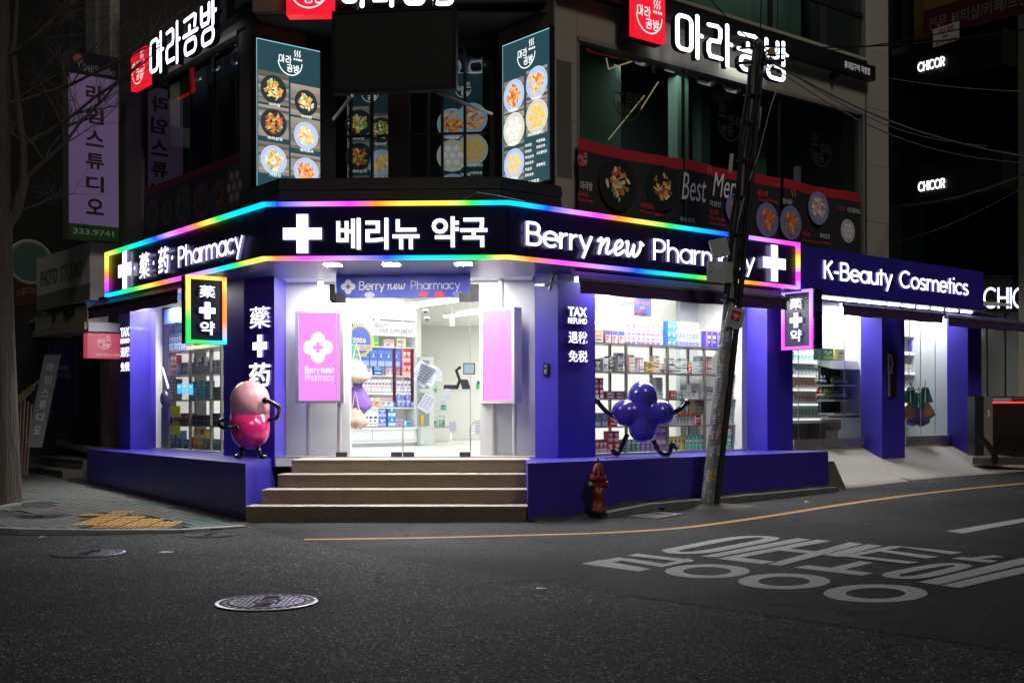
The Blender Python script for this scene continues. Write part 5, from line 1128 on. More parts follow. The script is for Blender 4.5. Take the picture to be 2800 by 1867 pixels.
# glass display stand with teal goods
df=Fr((at(1180,1212,24.5).x,24.5),(at(1180,1212,24.5).x+4,24.5)); t=thing('display_stand','low white display stand with clear tiers of green packs','display stand',df.P(.2,ZF,0)); 
part('base',MB().fb(df,-.02,.40,ZF,df.z(1190,1168),-.4,0),WHITE,t)
for y in (1126,1168,1085): part('tier',MB().fb(df,-.02,.38,df.z(1190,y)-.008,df.z(1190,y),-.35,0),WGLOSS,t)
for a,b,y,h,c,l in ((1179,1198,1072,.13,(.15,.55,.42),'green carton on the highest tier of the display stand'),(1205,1222,1122,.2,(.2,.5,.45),'teal packs on the middle tier of the display stand'),(1181,1198,1166,.2,(.35,.62,.52),'mint packs on the lowest tier of the display stand'),(1200,1208,1166,.22,(.03,.35,.25),'dark green pack on the lowest tier of the display stand')):
    row(df,a,b,df.z(1190,y),-.05,.12,h,.1,c,(.7,.75,.72),1,l,0,'skincare_box')
t=thing('stacked_stools','stack of lilac slatted stools on chrome legs at the right of the doorway','stool',at(1304,1215,17.6)); sf=Fr((at(1304,1150,17.6).x-.1,17.6),(at(1304,1150,17.6).x+1,17.6)); 
for i in range(7): part('seat',MB().fb(sf,.07,.30,sf.z(1304,1152)-i*.032,sf.z(1304,1152)-i*.032+.014,-.3,0),PM('lilac_plastic',(.28,.2,.35),.4) if i==0 else bpy.data.materials['lilac_plastic'],t)
part('leg',MB().tube([sf.P(0,ZF+.04,0),sf.P(0,ZF+.40,0),sf.P(.06,ZF+.48,0),sf.P(.2,ZF+.5,0)],.012,6).tube([sf.P(0,ZF+.28,0),sf.P(.25,ZF+.28,0)],.01,6),ALU,t)
# hanging mesh bags
def bag(name,p,w,h,c,label,seed,top=None):
    rg=random.Random(seed); m=MB(); n=22; rows_=9; vs=[]; m.sm=True
    for i in range(rows_+1):
        t_=i/rows_; r=w*(.25+.75*math.sin(min(1,t_*1.25)*math.pi/2)**1.2)*(1 if t_<.8 else 1-.5*((t_-.8)/.2)**2)
        for j in range(n):
            q=2*math.pi*j/n; rr_=r*(1+.16*math.sin(j*2.1+i*.7+seed)+.08*math.sin(5*q+seed*2)+rg.uniform(-.05,.05)); vs.append(p+Vector((rr_*math.cos(q),rr_*.45*math.sin(q),-h*t_+.02*math.sin(3*q+i))))
    m.add(vs,[(i*n+j,i*n+(j+1)%n,(i+1)*n+(j+1)%n,(i+1)*n+j) for i in range(rows_) for j in range(n)]+[tuple(rows_*n+j for j in range(n))])
    t=thing(name,label,'bag',p); part('pouch',m,c,t)
    hp=p+Vector((0,0,top or .25)); part('handle',MB().tube([p+Vector((-w*.3,0,-.02)),hp,p+Vector((w*.3,0,-.02))],.014,6),c,t); return t
BEI=PM('beige_cloth',(.55,.40,.30),.9,var=.15,bump=.3,bs=30); LIL=PM('purple_cloth',(.20,.11,.45),.85,var=.15,bump=.3,bs=30); GRN=PM('green_cloth',(.04,.28,.20),.85,var=.15)
bag('shopping_bag',at(962,950,17.3),.09,.24,GRN,'green handled top of the bag hanging inside the left door jamb',1)
bag('shopping_bag',at(975,985,17.25),.21,.32,BEI,'upper beige cloth bag hanging inside the left door jamb',2)
bag('shopping_bag',at(978,1050,17.3),.19,.42,LIL,'purple cloth bag hanging between the two beige bags',3)
bag('shopping_bag',at(972,1118,17.2),.18,.28,BEI,'lower beige cloth bag hanging inside the left door jamb',4)
part('bag_hook',MB().tube([at(957,930,17.35),at(990,930,17.3)],.01,6),ALU,bld)
# ---- pink screens
def screen(px0,px1,y0,y1,D0,D1,label,flip,logo):
    a=at(px0,1100,D0); b=at(px1,1100,D1); f=Fr((a.x,a.y),(b.x,b.y)); L=f.L; z0=f.z(px0,y1); z1=f.z(px0,y0)
    t=thing('advert_screen',label,'screen',f.P(L/2,ZF,-.1)); part('case',MB().fb(f,0,L,z0,z1,-.15,-.006),PM('case_beige',(.48,.46,.42),.4) if 'case_beige' not in bpy.data.materials else bpy.data.materials['case_beige'],t)
    bz=bpy.data.materials['case_beige']; part('bezel',MB().fb(f,0,.05,z0,z1,-.006,.012).fb(f,L-.05,L,z0,z1,-.006,.012).fb(f,.05,L-.05,z1-.04,z1,-.006,.012).fb(f,.05,L-.05,z0,z0+.04,-.006,.012),bz,t)
    part('lit_panel',MB().fq(f,.05,L-.05,z0+.04,z1-.04,0),PINK,t)
    for u in (L*.24,L*.88): part('leg',MB().tube([f.P(u,ZF,-.08),f.P(u,z0,-.08)],.034,12),bz,t)
    part('ceiling_post',MB().tube([f.P(L*.5,z1,-.08),f.P(L*.5,3.24,-.08)],.04,12),bz,t)
    if logo:
        LW=EM('screen_white',(1,1,1),1.0); zc=f.z((px0+px1)//2,950); uc=L*.47
        part('clover_mark',clover(MB(),f,uc,zc,.44,.003),[LW,PINK],t)
        za=f.z(px0+50,1020); sletters(t,'letter',f,'Berry',L*.20,L*.50,za,.07,.24,.003,0,LW); sletters(t,'letter',f,'new',L*.53,L*.80,za,.075,.22,.003,0,LW,SCR,True); sletters(t,'letter',f,'Pharmacy',L*.20,L*.80,za-.11,.07,.17,.003,0,LW)
    return t
screen(808,940,850,1103,16.78,16.70,'pink screen with white clover logo left of the glass doors',0,True)
screen(1316,1408,847,1103,16.95,16.52,'plain pink screen on two posts right of the glass doors',1,False)
# ---- cosmetics shop contents
cs=thing('cosmetic_wall_shelves','white lit wall shelves with skincare in the right shop','shelf',KB.P(KB.u(2230),ZF,0)); U3=None
KB1=frm(WR.P(0,0,-1.22)[:2],dR,10); 
for y in (985,1022,1060,1100,1140): part('shelf',MB().fb(KB1,KB1.u(2160),KB1.u(2262),KB1.z(2200,y)-.02,KB1.z(2200,y),-.3,0),WGLOSS,cs); part('price_strip',MB().fb(KB1,KB1.u(2160),KB1.u(2262),KB1.z(2200,y)-.06,KB1.z(2200,y)-.022,-.01,.0),WHITEP,cs)
for y in (912,962,1015,1058,1100): part('shelf',MB().fb(KB1,KB1.u(2470),KB1.u(2532),KB1.z(2500,y)-.02,KB1.z(2500,y),-.3,0),WGLOSS,cs); part('price_strip',MB().fb(KB1,KB1.u(2470),KB1.u(2532),KB1.z(2500,y)-.07,KB1.z(2500,y)-.022,-.01,.0),WHITEP,cs)
part('lit_header',MB().fb(KB1,KB1.u(2465),KB1.u(2532),KB1.z(2500,920),KB1.z(2500,868),-.05,.01),WHITEP,cs); m=MB(); m.col=(.3,.3,.32); ttext(m,KB1,'K-BEAUTY',KB1.u(2450,.012),KB1.u(2504,.012),KB1.z(2500,908,.012),KB1.z(2500,897,.012),.012,.01); part('lettering',m,ATTR,cs)
for i,(y,c,c2,h,l) in enumerate(((985,(.35,.68,.62),(.7,.75,.72),.16,'mint'),(1022,(.68,.72,.70),(.1,.4,.3),.12,'white with green'),(1060,(.75,.55,.48),(.75,.25,.12),.15,'peach'),(1100,(.72,.72,.70),(.7,.12,.15),.12,'white with red'),(1140,(.55,.68,.62),(.1,.45,.25),.16,'pale green'))):
    row(KB1,2172,2256,KB1.z(2200,y)+.001,-.06,.10,h,.08,c,c2,1,l+' skincare packs on the '+('top','second','third','fourth','lowest')[i]+' wall shelf of the cosmetics shop',0,'skincare_box')
for i,(y,c,l) in enumerate(((1015,(.75,.6,.15),'yellow and clear'),(1058,(.7,.5,.45),'rose'),(1100,(.72,.70,.68),'ivory'))):
    row(KB1,2478,2530,KB1.z(2500,y)+.001,-.06,.12,.14,.08,(.72,.72,.70),c,1,l+' packs on the '+('upper','middle','lower')[i]+' shelf behind the narrow glass doors',0,'skincare_box')
row(KB1,2492,2530,KB1.z(2500,962),-.05,.2,.26,.08,(.10,.05,.35),(.3,.2,.6),1,'purple shopping bag with white handles on the upper shelf behind the narrow glass doors',3,'paper_bag','bag')
# fridge display
frz=WR.off(-.98); t=thing('open_fridge','dark open chiller with drinks inside the cosmetics shop','fridge',frz.P(frz.u(2280),ZF,0)); fu=lambda p:frz.u(p); fz=lambda y:frz.z(2290,y)
part('side_panel',MB().prism([tuple(frz.P(fu(2322),0,.35)[:2]),tuple(frz.P(fu(2336),0,.0)[:2]),tuple(frz.P(fu(2340),0,.02)[:2]),tuple(frz.P(fu(2326),0,.37)[:2])],fz(1160),fz(988)),BLACK,t)
part('back',MB().fb(frz,fu(2240),fu(2326),fz(1130),fz(988),-.02,0),DARKST,t)
part('canopy',MB().hexa([frz.P(fu(2222),fz(1012),.42),frz.P(fu(2318),fz(1012),.42),frz.P(fu(2318),fz(1000),0),frz.P(fu(2235),fz(1000),0),frz.P(fu(2226),fz(990),.36),frz.P(fu(2318),fz(990),.36),frz.P(fu(2318),fz(988),0),frz.P(fu(2235),fz(988),0)]),ALU,t)
for y in (1053,1093,1128): part('shelf',MB().fb(frz,fu(2238),fu(2325),fz(y)-.03,fz(y),0,.33),WGLOSS,t)
part('bumper',MB().fb(frz,fu(2222),fu(2326),fz(1136)-.03,fz(1136),.33,.4),BLACK,t)
for a,b,y,c,cp,l,n_ in ((2240,2258,1093,(.5,.12,.04),(.7,.3,.1),'amber bottles on the middle chiller shelf',3),(2259,2290,1093,(.18,.40,.05),(.7,.5,.05),'green and yellow bottles on the middle chiller shelf',6),(2291,2324,1093,(.10,.2,.4),(.05,.1,.4),'blue bottles on the middle chiller shelf',6),(2238,2250,1053,(.6,.5,.05),(.1,.1,.1),'yellow cans on the upper chiller shelf',2),(2251,2268,1053,(.02,.05,.3),(.5,.5,.6),'navy cans on the upper chiller shelf',3),(2281,2324,1053,(.25,.45,.05),(.05,.2,.1),'lime cans on the upper chiller shelf',6)):
    row(frz,a,b,fz(y),.22,.075,0,0,0,0,1,l,name='drink_bottle',cat='bottle',mesh=bottle(.034,.2 if y==1093 else .16,c,cp),jit=.001)
row(frz,2250,2282,frz.z(2290,987),.2,.3,.20,.2,(.03,.08,.05),(.15,.45,.05),1,'dark green gift carton on top of the chiller',2); row(frz,2284,2314,frz.z(2290,987),.2,.26,.2,.2,(.6,.55,.1),(.7,.7,.4),1,'yellow tall carton on top of the chiller',1)
VELV=PM('grey_velvet',(.13,.115,.13),.9,var=.1)
for i,(a,b,y,o,l) in enumerate(((2165,2206,1156,.55,'grey velvet box stool furthest left behind the glass of the cosmetics shop'),(2208,2258,1156,.6,'second grey velvet box stool behind the glass of the cosmetics shop'),(2537,2575,1151,-.1,'grey velvet stool behind the narrow glass doors'))):
    m=MB(); m.fb(frz,frz.u(a,o),frz.u(b,o),ZF,frz.z(2240 if i<2 else 2550,y,o),o-.38,o); single('stool',m,VELV,l,'stool')
p=frz.P(frz.u(2272,.5),ZF,.5); t=thing('round_stool','round grey velvet stool on a mesh wire base in the cosmetics shop','stool',p); zt_=frz.z(2272,1143,.5); m=MB(); m.sm=True; m.lathe([(.13,ZF+.28),(.17,ZF+.30),(.17,zt_-.03),(.14,zt_)],c=(p.x,p.y,0),n=20); part('cushion',m,VELV,t); part('wire_base',MB().lathe([(.12,ZF),(.12,ZF+.28)],c=(p.x,p.y,0),n=10),ALU,t)
MESHB=PM('violet_mesh',(.13,.07,.30),.6,var=.2,bump=.3,bs=40); OCH=PM('ochre_cloth',(.38,.20,.09),.8,var=.2,bump=.3,bs=30)
for i,(px,py,mt,l,w,h) in enumerate(((2490,1100,OCH,'left ochre bag with green handles hanging behind the narrow glass doors',.16,.32),(2530,1100,OCH,'right ochre bag with green handles hanging behind the narrow glass doors',.17,.30),(2512,1115,MESHB,'violet mesh bag hanging between the two ochre bags',.20,.33))):
    p=at(px,py,22.0); q=bag('shopping_bag',p,w,h,mt,l,11+i,.4)
    part('green_top',MB().tube([p+Vector((-.08,0,0)),p+Vector((-.03,0,.28))],[.07,.03],8).tube([p+Vector((.08,0,0)),p+Vector((.03,0,.28))],[.07,.03],8),GRN,q)
t=thing('bag_hanger','thin steel rod hanging the bags behind the narrow glass doors','hanger',at(2490,1063,21.9)); part('rod',MB().tube([at(2488,850,21.9),at(2485,1045,21.9),at(2504,1064,21.9)],.008,5).tube([at(2483,1064,21.9),at(2522,1064,21.9)],.01,5),ALU,t)
# ------------------------------------------------------------ upper floors of the corner building
def slab(name,fr,u0,u1,z0,z1,o0,o1,mat=STONE,step=.9,rows=1,par=None):
    """stone cladding laid as single panels with open joints over a dark core"""
    par=par or bld; part('core',MB().fb(fr,u0+.004,u1-.004,z0+.004,z1-.004,o0,o1-.03),STONED,par)
    n=max(1,round((u1-u0)/step)); 
    for r_ in range(rows):
        for i in range(n):
            a=u0+(u1-u0)*i/n; b=u0+(u1-u0)*(i+1)/n; c=z0+(z1-z0)*r_/rows; d=z0+(z1-z0)*(r_+1)/rows; j=random.uniform(-.002,.002)
            part(name,MB().fb(fr,a+.003,b-.003,c+.003,d-.003,o1-.03,o1+j),mat,par)
U=WR.u; ZW=lambda px,py,o=0:WR.z(px,py,o)
wz1=ZW(1800,170); wz0=ZT-.4; uw0=WR.u(1583); uw1=WR.u(2362)
ucR=0.0
# right facade: column at the corner, column at the far end, spandrel above, wall below the glass
slab('stone_panel',WR,-.04,uw0-.02,ZS+.5,6.85,-.5,0,step=.6,rows=4)
slab('stone_panel',WR,WR.u(2369),WR.u(2428),ZT-.3,9.5,-.8,.03,step=2,rows=6)
part('dark_reveal',MB().fb(WR,uw1+.02,WR.u(2369)-.002,ZT-.3,7.6,-.6,-.06),STONED,bld)
zb1=ZW(2230,128)   # bottom of the third floor windows
slab('stone_panel',WR,uw0-.02,WR.u(2369)-.004,wz1+.06,zb1,-.4,0,step=1.0,rows=2)
slab('stone_panel',WR,-.04,uw0-.022,6.852,zb1,-.5,0,step=.9,rows=1)
part('sill',MB().fb(WR,uw0-.02,WR.u(2369)-.004,zb1,zb1+.05,-.35,.06),STONE,bld)
# second floor glazing, real room behind
WF=PM('window_frame_light',(.34,.32,.29),.45,metal=.3)
part('window_frame',MB().fb(WR,uw0-.02,uw1,wz1,wz1+.058,-.12,.035).fb(WR,uw1-.05,uw1,wz0,wz1,-.12,.035).fb(WR,uw0-.02,uw0+.02,wz0,wz1,-.12,.01),WF,bld)
for a,b in ((1585,1872),(1872,2135),(2135,2357)):
    g=part('window_pane',MB().fq(WR,WR.u(a,-.06),WR.u(b,-.06),wz0,wz1,-.06),GLASSD,bld); sub('mullion',MB().fb(WR,WR.u(b,-.06)-.02,WR.u(b,-.06)+.02,wz0,wz1,-.09,-.055),BLACK,g)
area('upstairs_fill_light',WR.P(2.5,6.6,-1.0),4,.6,26,(.85,1,.92)); area('upper_fill_light',WR.P(4,9.3,-.5),5,.3,28,(.8,1,.93))  # unseen lights added to brighten the dim rooms on both upper floors
rb_=WR.off(-2.2); part('room_wall',MB().fb(rb_,.7,WR.u(2400),ZT,7.0,-.1,0),DIN,bld); part('room_ceiling',MB().fb(WR,0,WR.u(2369),7.0,7.05,-3.1,-.42),DIN,bld); part('room_floor',MB().fb(WR,0,WR.u(2369),3.6,3.65,-3.1,-.42),DIN,bld)
r2=WR.off(-1.0); part('room_partition',MB().fb(r2,r2.u(1590),r2.u(1700),ZT,7.0,-.05,0).fb(r2,r2.u(2070),r2.u(2098),ZT,7,-.05,0),GRIN,bld)
part('room_side_wall',MB().fb(WR,WR.u(2369)-.1,WR.u(2369)-.02,3.6,7.05,-3,-.45),DIN,bld)
part('room_column',MB().fb(WR,WR.u(1855,-.8),WR.u(1885,-.8),ZT,7,-1.0,-.8).fb(WR,WR.u(1920,-1.6),WR.u(1945,-1.6),ZT,7,-1.8,-1.6),GRIN,bld)
# room lamp strips inside
STRIP=EM('warm_strip',(1,.72,.42),.28)
for i,(a,b) in enumerate((((1664,382),(1762,262)),((1664,190),(1752,160)),((1752,300),(1800,225)),((1664,190),(1658,160)))):
    p=at(*a,16.9); q=at(*b,17.2); t=single('stair_light_strip',MB().tube([p,q],.011,6),STRIP,('longest slanting','upper slanting','short steep','tiny upright')[i]+' warm light strip seen behind the upstairs window','light strip')
bl=MB(); 
LGO=PM('window_decal',(.26,.23,.10),.6); WM=Fr(tuple(WR.P(12)[:2]),tuple(WR.P(0)[:2]))
for i,(px,py,s) in enumerate(((1720,285,.62),(2000,345,.62),(2250,420,.60))):
    m=MB(); bowl_logo(m,WM,12-WR.u(px,-.05),WR.z(px,py,-.05),s,.064); single('window_decal',m,LGO,('first','second','third')[i]+' faint gold bowl decal on the upstairs glass, counted from the corner','decal')
# paper cups and packs stacked on the sill behind glass
m=None
CUP=PM('cup_stack_paper',(.45,.58,.53),.6)
for i in range(9):
    u=WR.u(2160+i*22,-.3); h=random.uniform(.28,.62) if i!=1 else .85
    p=WR.P(u,ZT+.62,-.3); single('cup_stack',MB().lathe([(.055,0),(.06,h*.4),(.058,h*.41),(.063,h)],c=p,n=10),CUP,('%s stack of pale green cups behind the upstairs glass near the far end'%('first','second tallest','third','fourth','fifth','sixth','seventh','eighth','last')[i]).replace('second tallest','tallest'),'cup stack','stacks of cups behind the upstairs glass')
part('cup_shelf',MB().fb(WR,WR.u(2140,-.3),WR.u(2357,-.3),ZT+.58,ZT+.615,-.42,-.15),DARKST,bld)
# third floor windows
z3=zb1+.052
for a,b in ((1500,1700),(1702,1880),(1884,2110),(2120,2238),(2243,2362)):
    g=part('upper_window',MB().fq(WR,WR.u(a,-.08),WR.u(b,-.08),z3,z3+2.2,-.08),GLASSD,bld); sub('frame',MB().fb(WR,WR.u(b,-.08)-.03,WR.u(b,-.08)+.03,z3,z3+2.2,-.12,-.05).fb(WR,WR.u(a,-.08),WR.u(b,-.08)-.04,z3,z3+.05,-.12,-.05),BLACK,g)
g=MB().fb(WR,WR.u(2125,-.05),WR.u(2362,-.05),z3+.72,z3+.80,-.1,-.04); part('transom',g,BLACK,bld)
part('upper_wall',MB().fb(WR,WR.u(1490,-.9),WR.u(2115,-.9),z3,z3+3,-.9,-.8).fb(WR,WR.u(2118,-.9),WR.u(2180,-.9),z3,z3+3,-.9,-.8),GRIN,bld); part('upper_wall',MB().fb(WR,WR.u(2180,-2),WR.u(2400,-2),z3,z3+3,-2,-1.9),DIN,bld)
part('upper_floor',MB().fb(WR,0,WR.u(2369)-.01,zb1-.1,zb1+.03,-3,-.41),DIN,bld)
part('roof_slab',MB().fb(WR,-1,WR.u(2428),z3+2.2,z3+2.6,-6,.0),STONED,bld)
# ---- restaurant sign on the right facade
rs=thing('restaurant_sign','red logo box and white glowing hangul letters on the right stone facade','sign',WR.P(WR.u(1950),6.0,.3)); RO=.42
ru0,ru1=WR.u(1737,RO),WR.u(1822,RO); rz0=WR.z(1780,108,RO); rz1=WR.z(1780,-2,RO)+.04
part('logo_box',MB().fb(WR,ru0,ru1,rz0,rz1,.28,RO),RED_L,rs); m=MB(); bowl_logo(m,WR,(ru0+ru1)/2-.01,(rz0+rz1)/2-.02,(ru1-ru0)*.92,RO+.003); part('logo_print',m,EM('logo_white',(1,.9,.9),1),rs)
part('box_rim',MB().fb(WR,ru0-.012,ru1+.012,rz0-.014,rz1+.012,.2,.33),BLACK,rs)
MRM=[EM('sign_letter_cool',(.86,.93,1),2.6),NAVY]
lu0,lu1=WR.u(1852,RO),WR.u(2166,RO); lz0=WR.z(1852,141,RO); lz1=WR.z(1852,31,RO); 
mara(rs,'letter',WR,lu0,lu1,lz0,lz1,.135,RO,.09,MRM)
bz=WR.z(2397,222,.22); bz1=WR.z(2397,192,.22)
bm=thing('sign_beam','long black sign beam with small white branch lettering along the right facade','beam',WR.P(5,bz,.15)); part('beam',MB().fb(WR,WR.u(1545,.22),WR.u(2397,.22),bz,bz+.24,.08,.22),BLACK,bm)
part('bracket',MB().fb(WR,WR.u(1600),WR.u(1606),bz+.24,bz+.5,.0,.15).fb(WR,WR.u(2270),WR.u(2276),bz-.1,bz,.0,.18),BLACK,bm)
m=MB(); ttext(m,WR,'홍대입구역 직영점',WR.u(2312,.222),WR.u(2381,.222),bz+.06,bz+.18,.224,.015); part('lettering',m,EM('dim_white',(.8,.8,.85),.35),bm)
# banner with dishes along the right facade windows
bn2=thing('menu_banner','black and red printed best menu banner tied below the upstairs windows','banner',WR.P(WR.u(1950),4.2,.1)); BO=.10
bu=[WR.u(1581,BO),WR.u(1872,BO),WR.u(1876,BO),WR.u(2138,BO),WR.u(2144,BO),WR.u(2357,BO)]; bt=WR.z(1583,380,BO)+.005; btr=.155; bb=ZT-.55
for i in range(3):
    a,b=bu[2*i],bu[2*i+1]; m=MB(); n=16
    for s,(za,zb_,c) in enumerate(((bb,bt-btr,(.022,.020,.022)),(bt-btr,bt,(.38,.016,.024)))):
        m.col=c
        for j in range(n):
            p,q=a+(b-a)*j/n,a+(b-a)*(j+1)/n; f=lambda x,z:WR.P(x,z-.03*math.sin((x-a)/(b-a)*math.pi)*(1 if z==bt else .6),BO+.02*math.sin(x*5+i)); m.add([f(p,za),f(q,za),f(q,zb_),f(p,zb_)],[(0,1,2,3)])
    part('sheet',m,ATDIM,bn2)
def dish(mb,fr,px,py,r,o,plate,pal,seed,ry=None,n=46,holes=False):
    rg=random.Random(seed); u=fr.u(px,o); z=fr.z(px,py,o); ry=ry or r
    random.seed(seed); mb.col=plate; mb.ell(fr,u,z,r,ry,o,26); mb.col=tuple(c*.8 for c in plate); mb.ring(fr,u,z,r*.86,ry*.86,r*.03,o+.0008)
    if plate[2]>.15:
        mb.col=tuple(c*1.25 for c in plate)
        for i in range(22):
            q=2*math.pi*i/22; ribbon(mb,fr,[(u+r*.78*math.cos(q),z+ry*.78*math.sin(q)),(u+r*.97*math.cos(q),z+ry*.97*math.sin(q))],r*.02,r*.02,o+.0012,0)
    if holes:
        for i in range(7):
            q=2*math.pi*i/6; k=0 if i==6 else .5; mb.col=pal[0]; mb.ell(fr,u+r*k*math.cos(q),z+ry*k*math.sin(q),r*.21,ry*.21,o+.0018+.0002*i,14); mb.col=tuple(min(1,c*1.25) for c in pal[0]); mb.ell(fr,u+r*k*math.cos(q)-r*.03,z+ry*k*math.sin(q)+r*.05,r*.10,ry*.10,o+.0035+.0001*i,10)
        return
    for i in range(n):
        q=rg.uniform(0,6.283); d=rg.random()**.6*.60*r; c=rg.choice(pal); k=rg.uniform(.7,1.25); mb.col=tuple(min(1,v*k) for v in c)
        mb.ell(fr,u+d*math.cos(q),z+d*math.sin(q)*ry/r,r*rg.uniform(.06,.22),ry*rg.uniform(.04,.12),o+.0018+.0002*i,7,.25,rg.uniform(0,3))
FOOD={'mala':[(.5,.2,.1),(.6,.5,.3),(.15,.25,.05),(.45,.1,.05),(.65,.5,.4)],'red':[(.80,.22,.03),(.85,.32,.05),(.6,.10,.02),(.85,.45,.10)],'brown':[(.35,.12,.04),(.5,.2,.06),(.2,.07,.03),(.5,.35,.12)],'pale':[(.85,.58,.22),(.75,.42,.12),(.85,.68,.36)],'veg':[(.80,.48,.18),(.2,.42,.06),(.8,.55,.1),(.65,.25,.08),(.85,.8,.6)],'dump':[(.75,.72,.66)],'dumpo':[(.85,.45,.08)],'bun':[(.8,.5,.12),(.85,.65,.3)]}
def dim(p,k): return [tuple(v*k for v in c) for c in p]
m=MB(); DO=BO+.032
dish(m,WR,1692,505,.36,DO,(.012,.012,.013),dim(FOOD['mala'],1.15),1); dish(m,WR,1812,515,.33,DO,(.012,.012,.013),dim(FOOD['brown'],1.7),2); dish(m,WR,2014,572,.235,DO,(.17,.20,.34),dim(FOOD['brown'],1.5),3); dish(m,WR,2100,602,.27,DO,(.17,.20,.34),dim(FOOD['red'],.9),4); dish(m,WR,2164,610,.27,DO+.012,(.17,.20,.34),dim(FOOD['red'],.9),4); dish(m,WR,2240,570,.27,DO,(.20,.24,.40),dim([(.8,.5,.4),(.7,.4,.3),(.8,.6,.5)],1),5); dish(m,WR,2320,632,.20,DO,(.42,.40,.40),dim(FOOD['dump'],.8),6,holes=True)
def tx(s,a,b,y0,y1,c,o=DO,fr=WR,bold=.0,mb=None,sh=0): mb.col=c; ttext(mb,fr,s,fr.u(a,o),fr.u(b,o),fr.z(a,y1,o),fr.z(a,y0,o),o,bold,0,sh)
W7=(.7,.68,.65); R7=(.6,.04,.04)
tx('마라탕',1589,1622,494,518,W7,mb=m); tx('麻辣烫',1582,1610,522,536,R7,mb=m); tx('Malatang',1582,1622,540,552,R7,mb=m); tx('麻辣香锅',1753,1792,553,568,R7,mb=m); tx('Malaxiangguo',1753,1815,574,585,R7,mb=m)
tx('Best',1866,1930,470,545,W7,bold=.0,mb=m,sh=.10); tx('Menu',1950,2030,470,536,W7,bold=.0,mb=m,sh=.10)
tx('지삼선',1942,1972,548,563,W7,mb=m); tx('地三鲜',1942,1965,572,586,R7,mb=m); tx('Fried Potato',1942,1985,590,600,R7,mb=m); tx('Green Pepper',1942,1988,605,615,R7,mb=m); tx('마라샹궈',1862,1900,592,606,W7,mb=m); tx('香辣大虾',2073,2102,518,535,R7,mb=m,bold=.01); tx('Hyangla Shrimp',2076,2128,538,552,R7,mb=m)
tx('향라새우',2142,2168,542,558,W7,mb=m); tx('小笼包',2292,2312,562,575,R7,mb=m); tx('샤오롱바오',2318,2353,566,580,W7,mb=m); tx('锅包肉',2196,2216,632,646,R7,mb=m); tx('꿔바로우',2243,2271,637,652,W7,mb=m); tx('Sweet Sour Pork',2196,2275,652,660,R7,mb=m)
m.col=(.5,.2,.03)
for px,py in ((1940,478),(1947,475),(2170,540),(2177,538)): ribbon(m,WR,[(WR.u(px,DO),WR.z(px,py,DO)),(WR.u(px-4,DO),WR.z(px,py-18,DO))],.018,.018,DO,0)
m.col=(.26,.012,.018); m.fq(WR,WR.u(1583,DO),WR.u(1607,DO),WR.z(1595,457,DO),WR.z(1595,415,DO),DO); bowl_logo(m,WR,WR.u(1595,DO),WR.z(1595,437,DO),.2,DO+.003,(.45,.35,.35))
part('print',m,ATDIM,bn2)
# ---- left facade, second floor
UL=WL.u; lw1=WL.z(420,180,0)   
lt_=WL.z(500,105,0)
wl0,wl1=WL.u(388),WL.u(655); z_t=WL.z(655,95,0); 
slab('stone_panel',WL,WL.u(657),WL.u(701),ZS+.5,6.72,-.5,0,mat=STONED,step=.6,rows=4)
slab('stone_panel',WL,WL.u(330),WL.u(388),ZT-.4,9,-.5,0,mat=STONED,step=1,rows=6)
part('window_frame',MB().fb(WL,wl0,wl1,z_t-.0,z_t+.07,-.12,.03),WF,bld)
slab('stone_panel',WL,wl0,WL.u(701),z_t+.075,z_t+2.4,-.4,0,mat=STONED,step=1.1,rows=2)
for a,b in ((389,523),(523,588),(588,655)):
    g=part('window_pane',MB().fq(WL,WL.u(a,-.06),WL.u(b,-.06),ZT-.3,z_t,-.06),GLASSD,bld); sub('mullion',MB().fb(WL,WL.u(b,-.06)-.025,WL.u(b,-.06)+.01,ZT-.3,z_t,-.09,-.055),BLACK,g)
part('room_wall',MB().fb(WL,WL.u(340),WL.u(655),ZT-.3,z_t+.5,-1.6,-1.5),DIN,bld); m=MB().fb(WL,WL.u(600,-.4),WL.u(628,-.4),ZT+.3,z_t-.3,-.5,-.4); part('curtain',m,PM('ochre_curtain',(.12,.08,.03),.9,var=.3),bld)
m=MB().fb(WL,WL.u(525,-.35),WL.u(572,-.35),WL.z(530,470,-.35),WL.z(530,250,-.35),-.45,-.35); part('blind',m,PM('lilac_blind',(.10,.085,.13),.9,var=.2),bld)
bn3=thing('menu_banner','dark menu banner with faint dishes below the upstairs windows on the left street','banner',WL.P(WL.u(520),4.3,.1)); m=MB()
for a,b in ((395,514),(517,654)):
    ua,ub=WL.u(a,.1),WL.u(b,.1); zt_=WL.z(520,470,.1); m.col=(.012,.012,.013); m.fb(WL,ua,ub,ZT-.3,zt_-.12,.09,.10); m.col=(.09,.006,.008); m.fb(WL,ua,ub,zt_-.12,zt_,.09,.10)
part('sheet',m,ATDIM,bn3); m=MB()
for i,(px,py,r) in enumerate(((418,590,.26),(458,580,.22),(503,560,.30),(552,555,.30),(600,545,.30),(643,510,.34))): dish(m,WL,px,py,r,.105,(.04,.04,.042),dim(FOOD['brown' if i<5 else 'dump'],.22),20+i,holes=(i==5))
part('print',m,ATDIM,bn3)
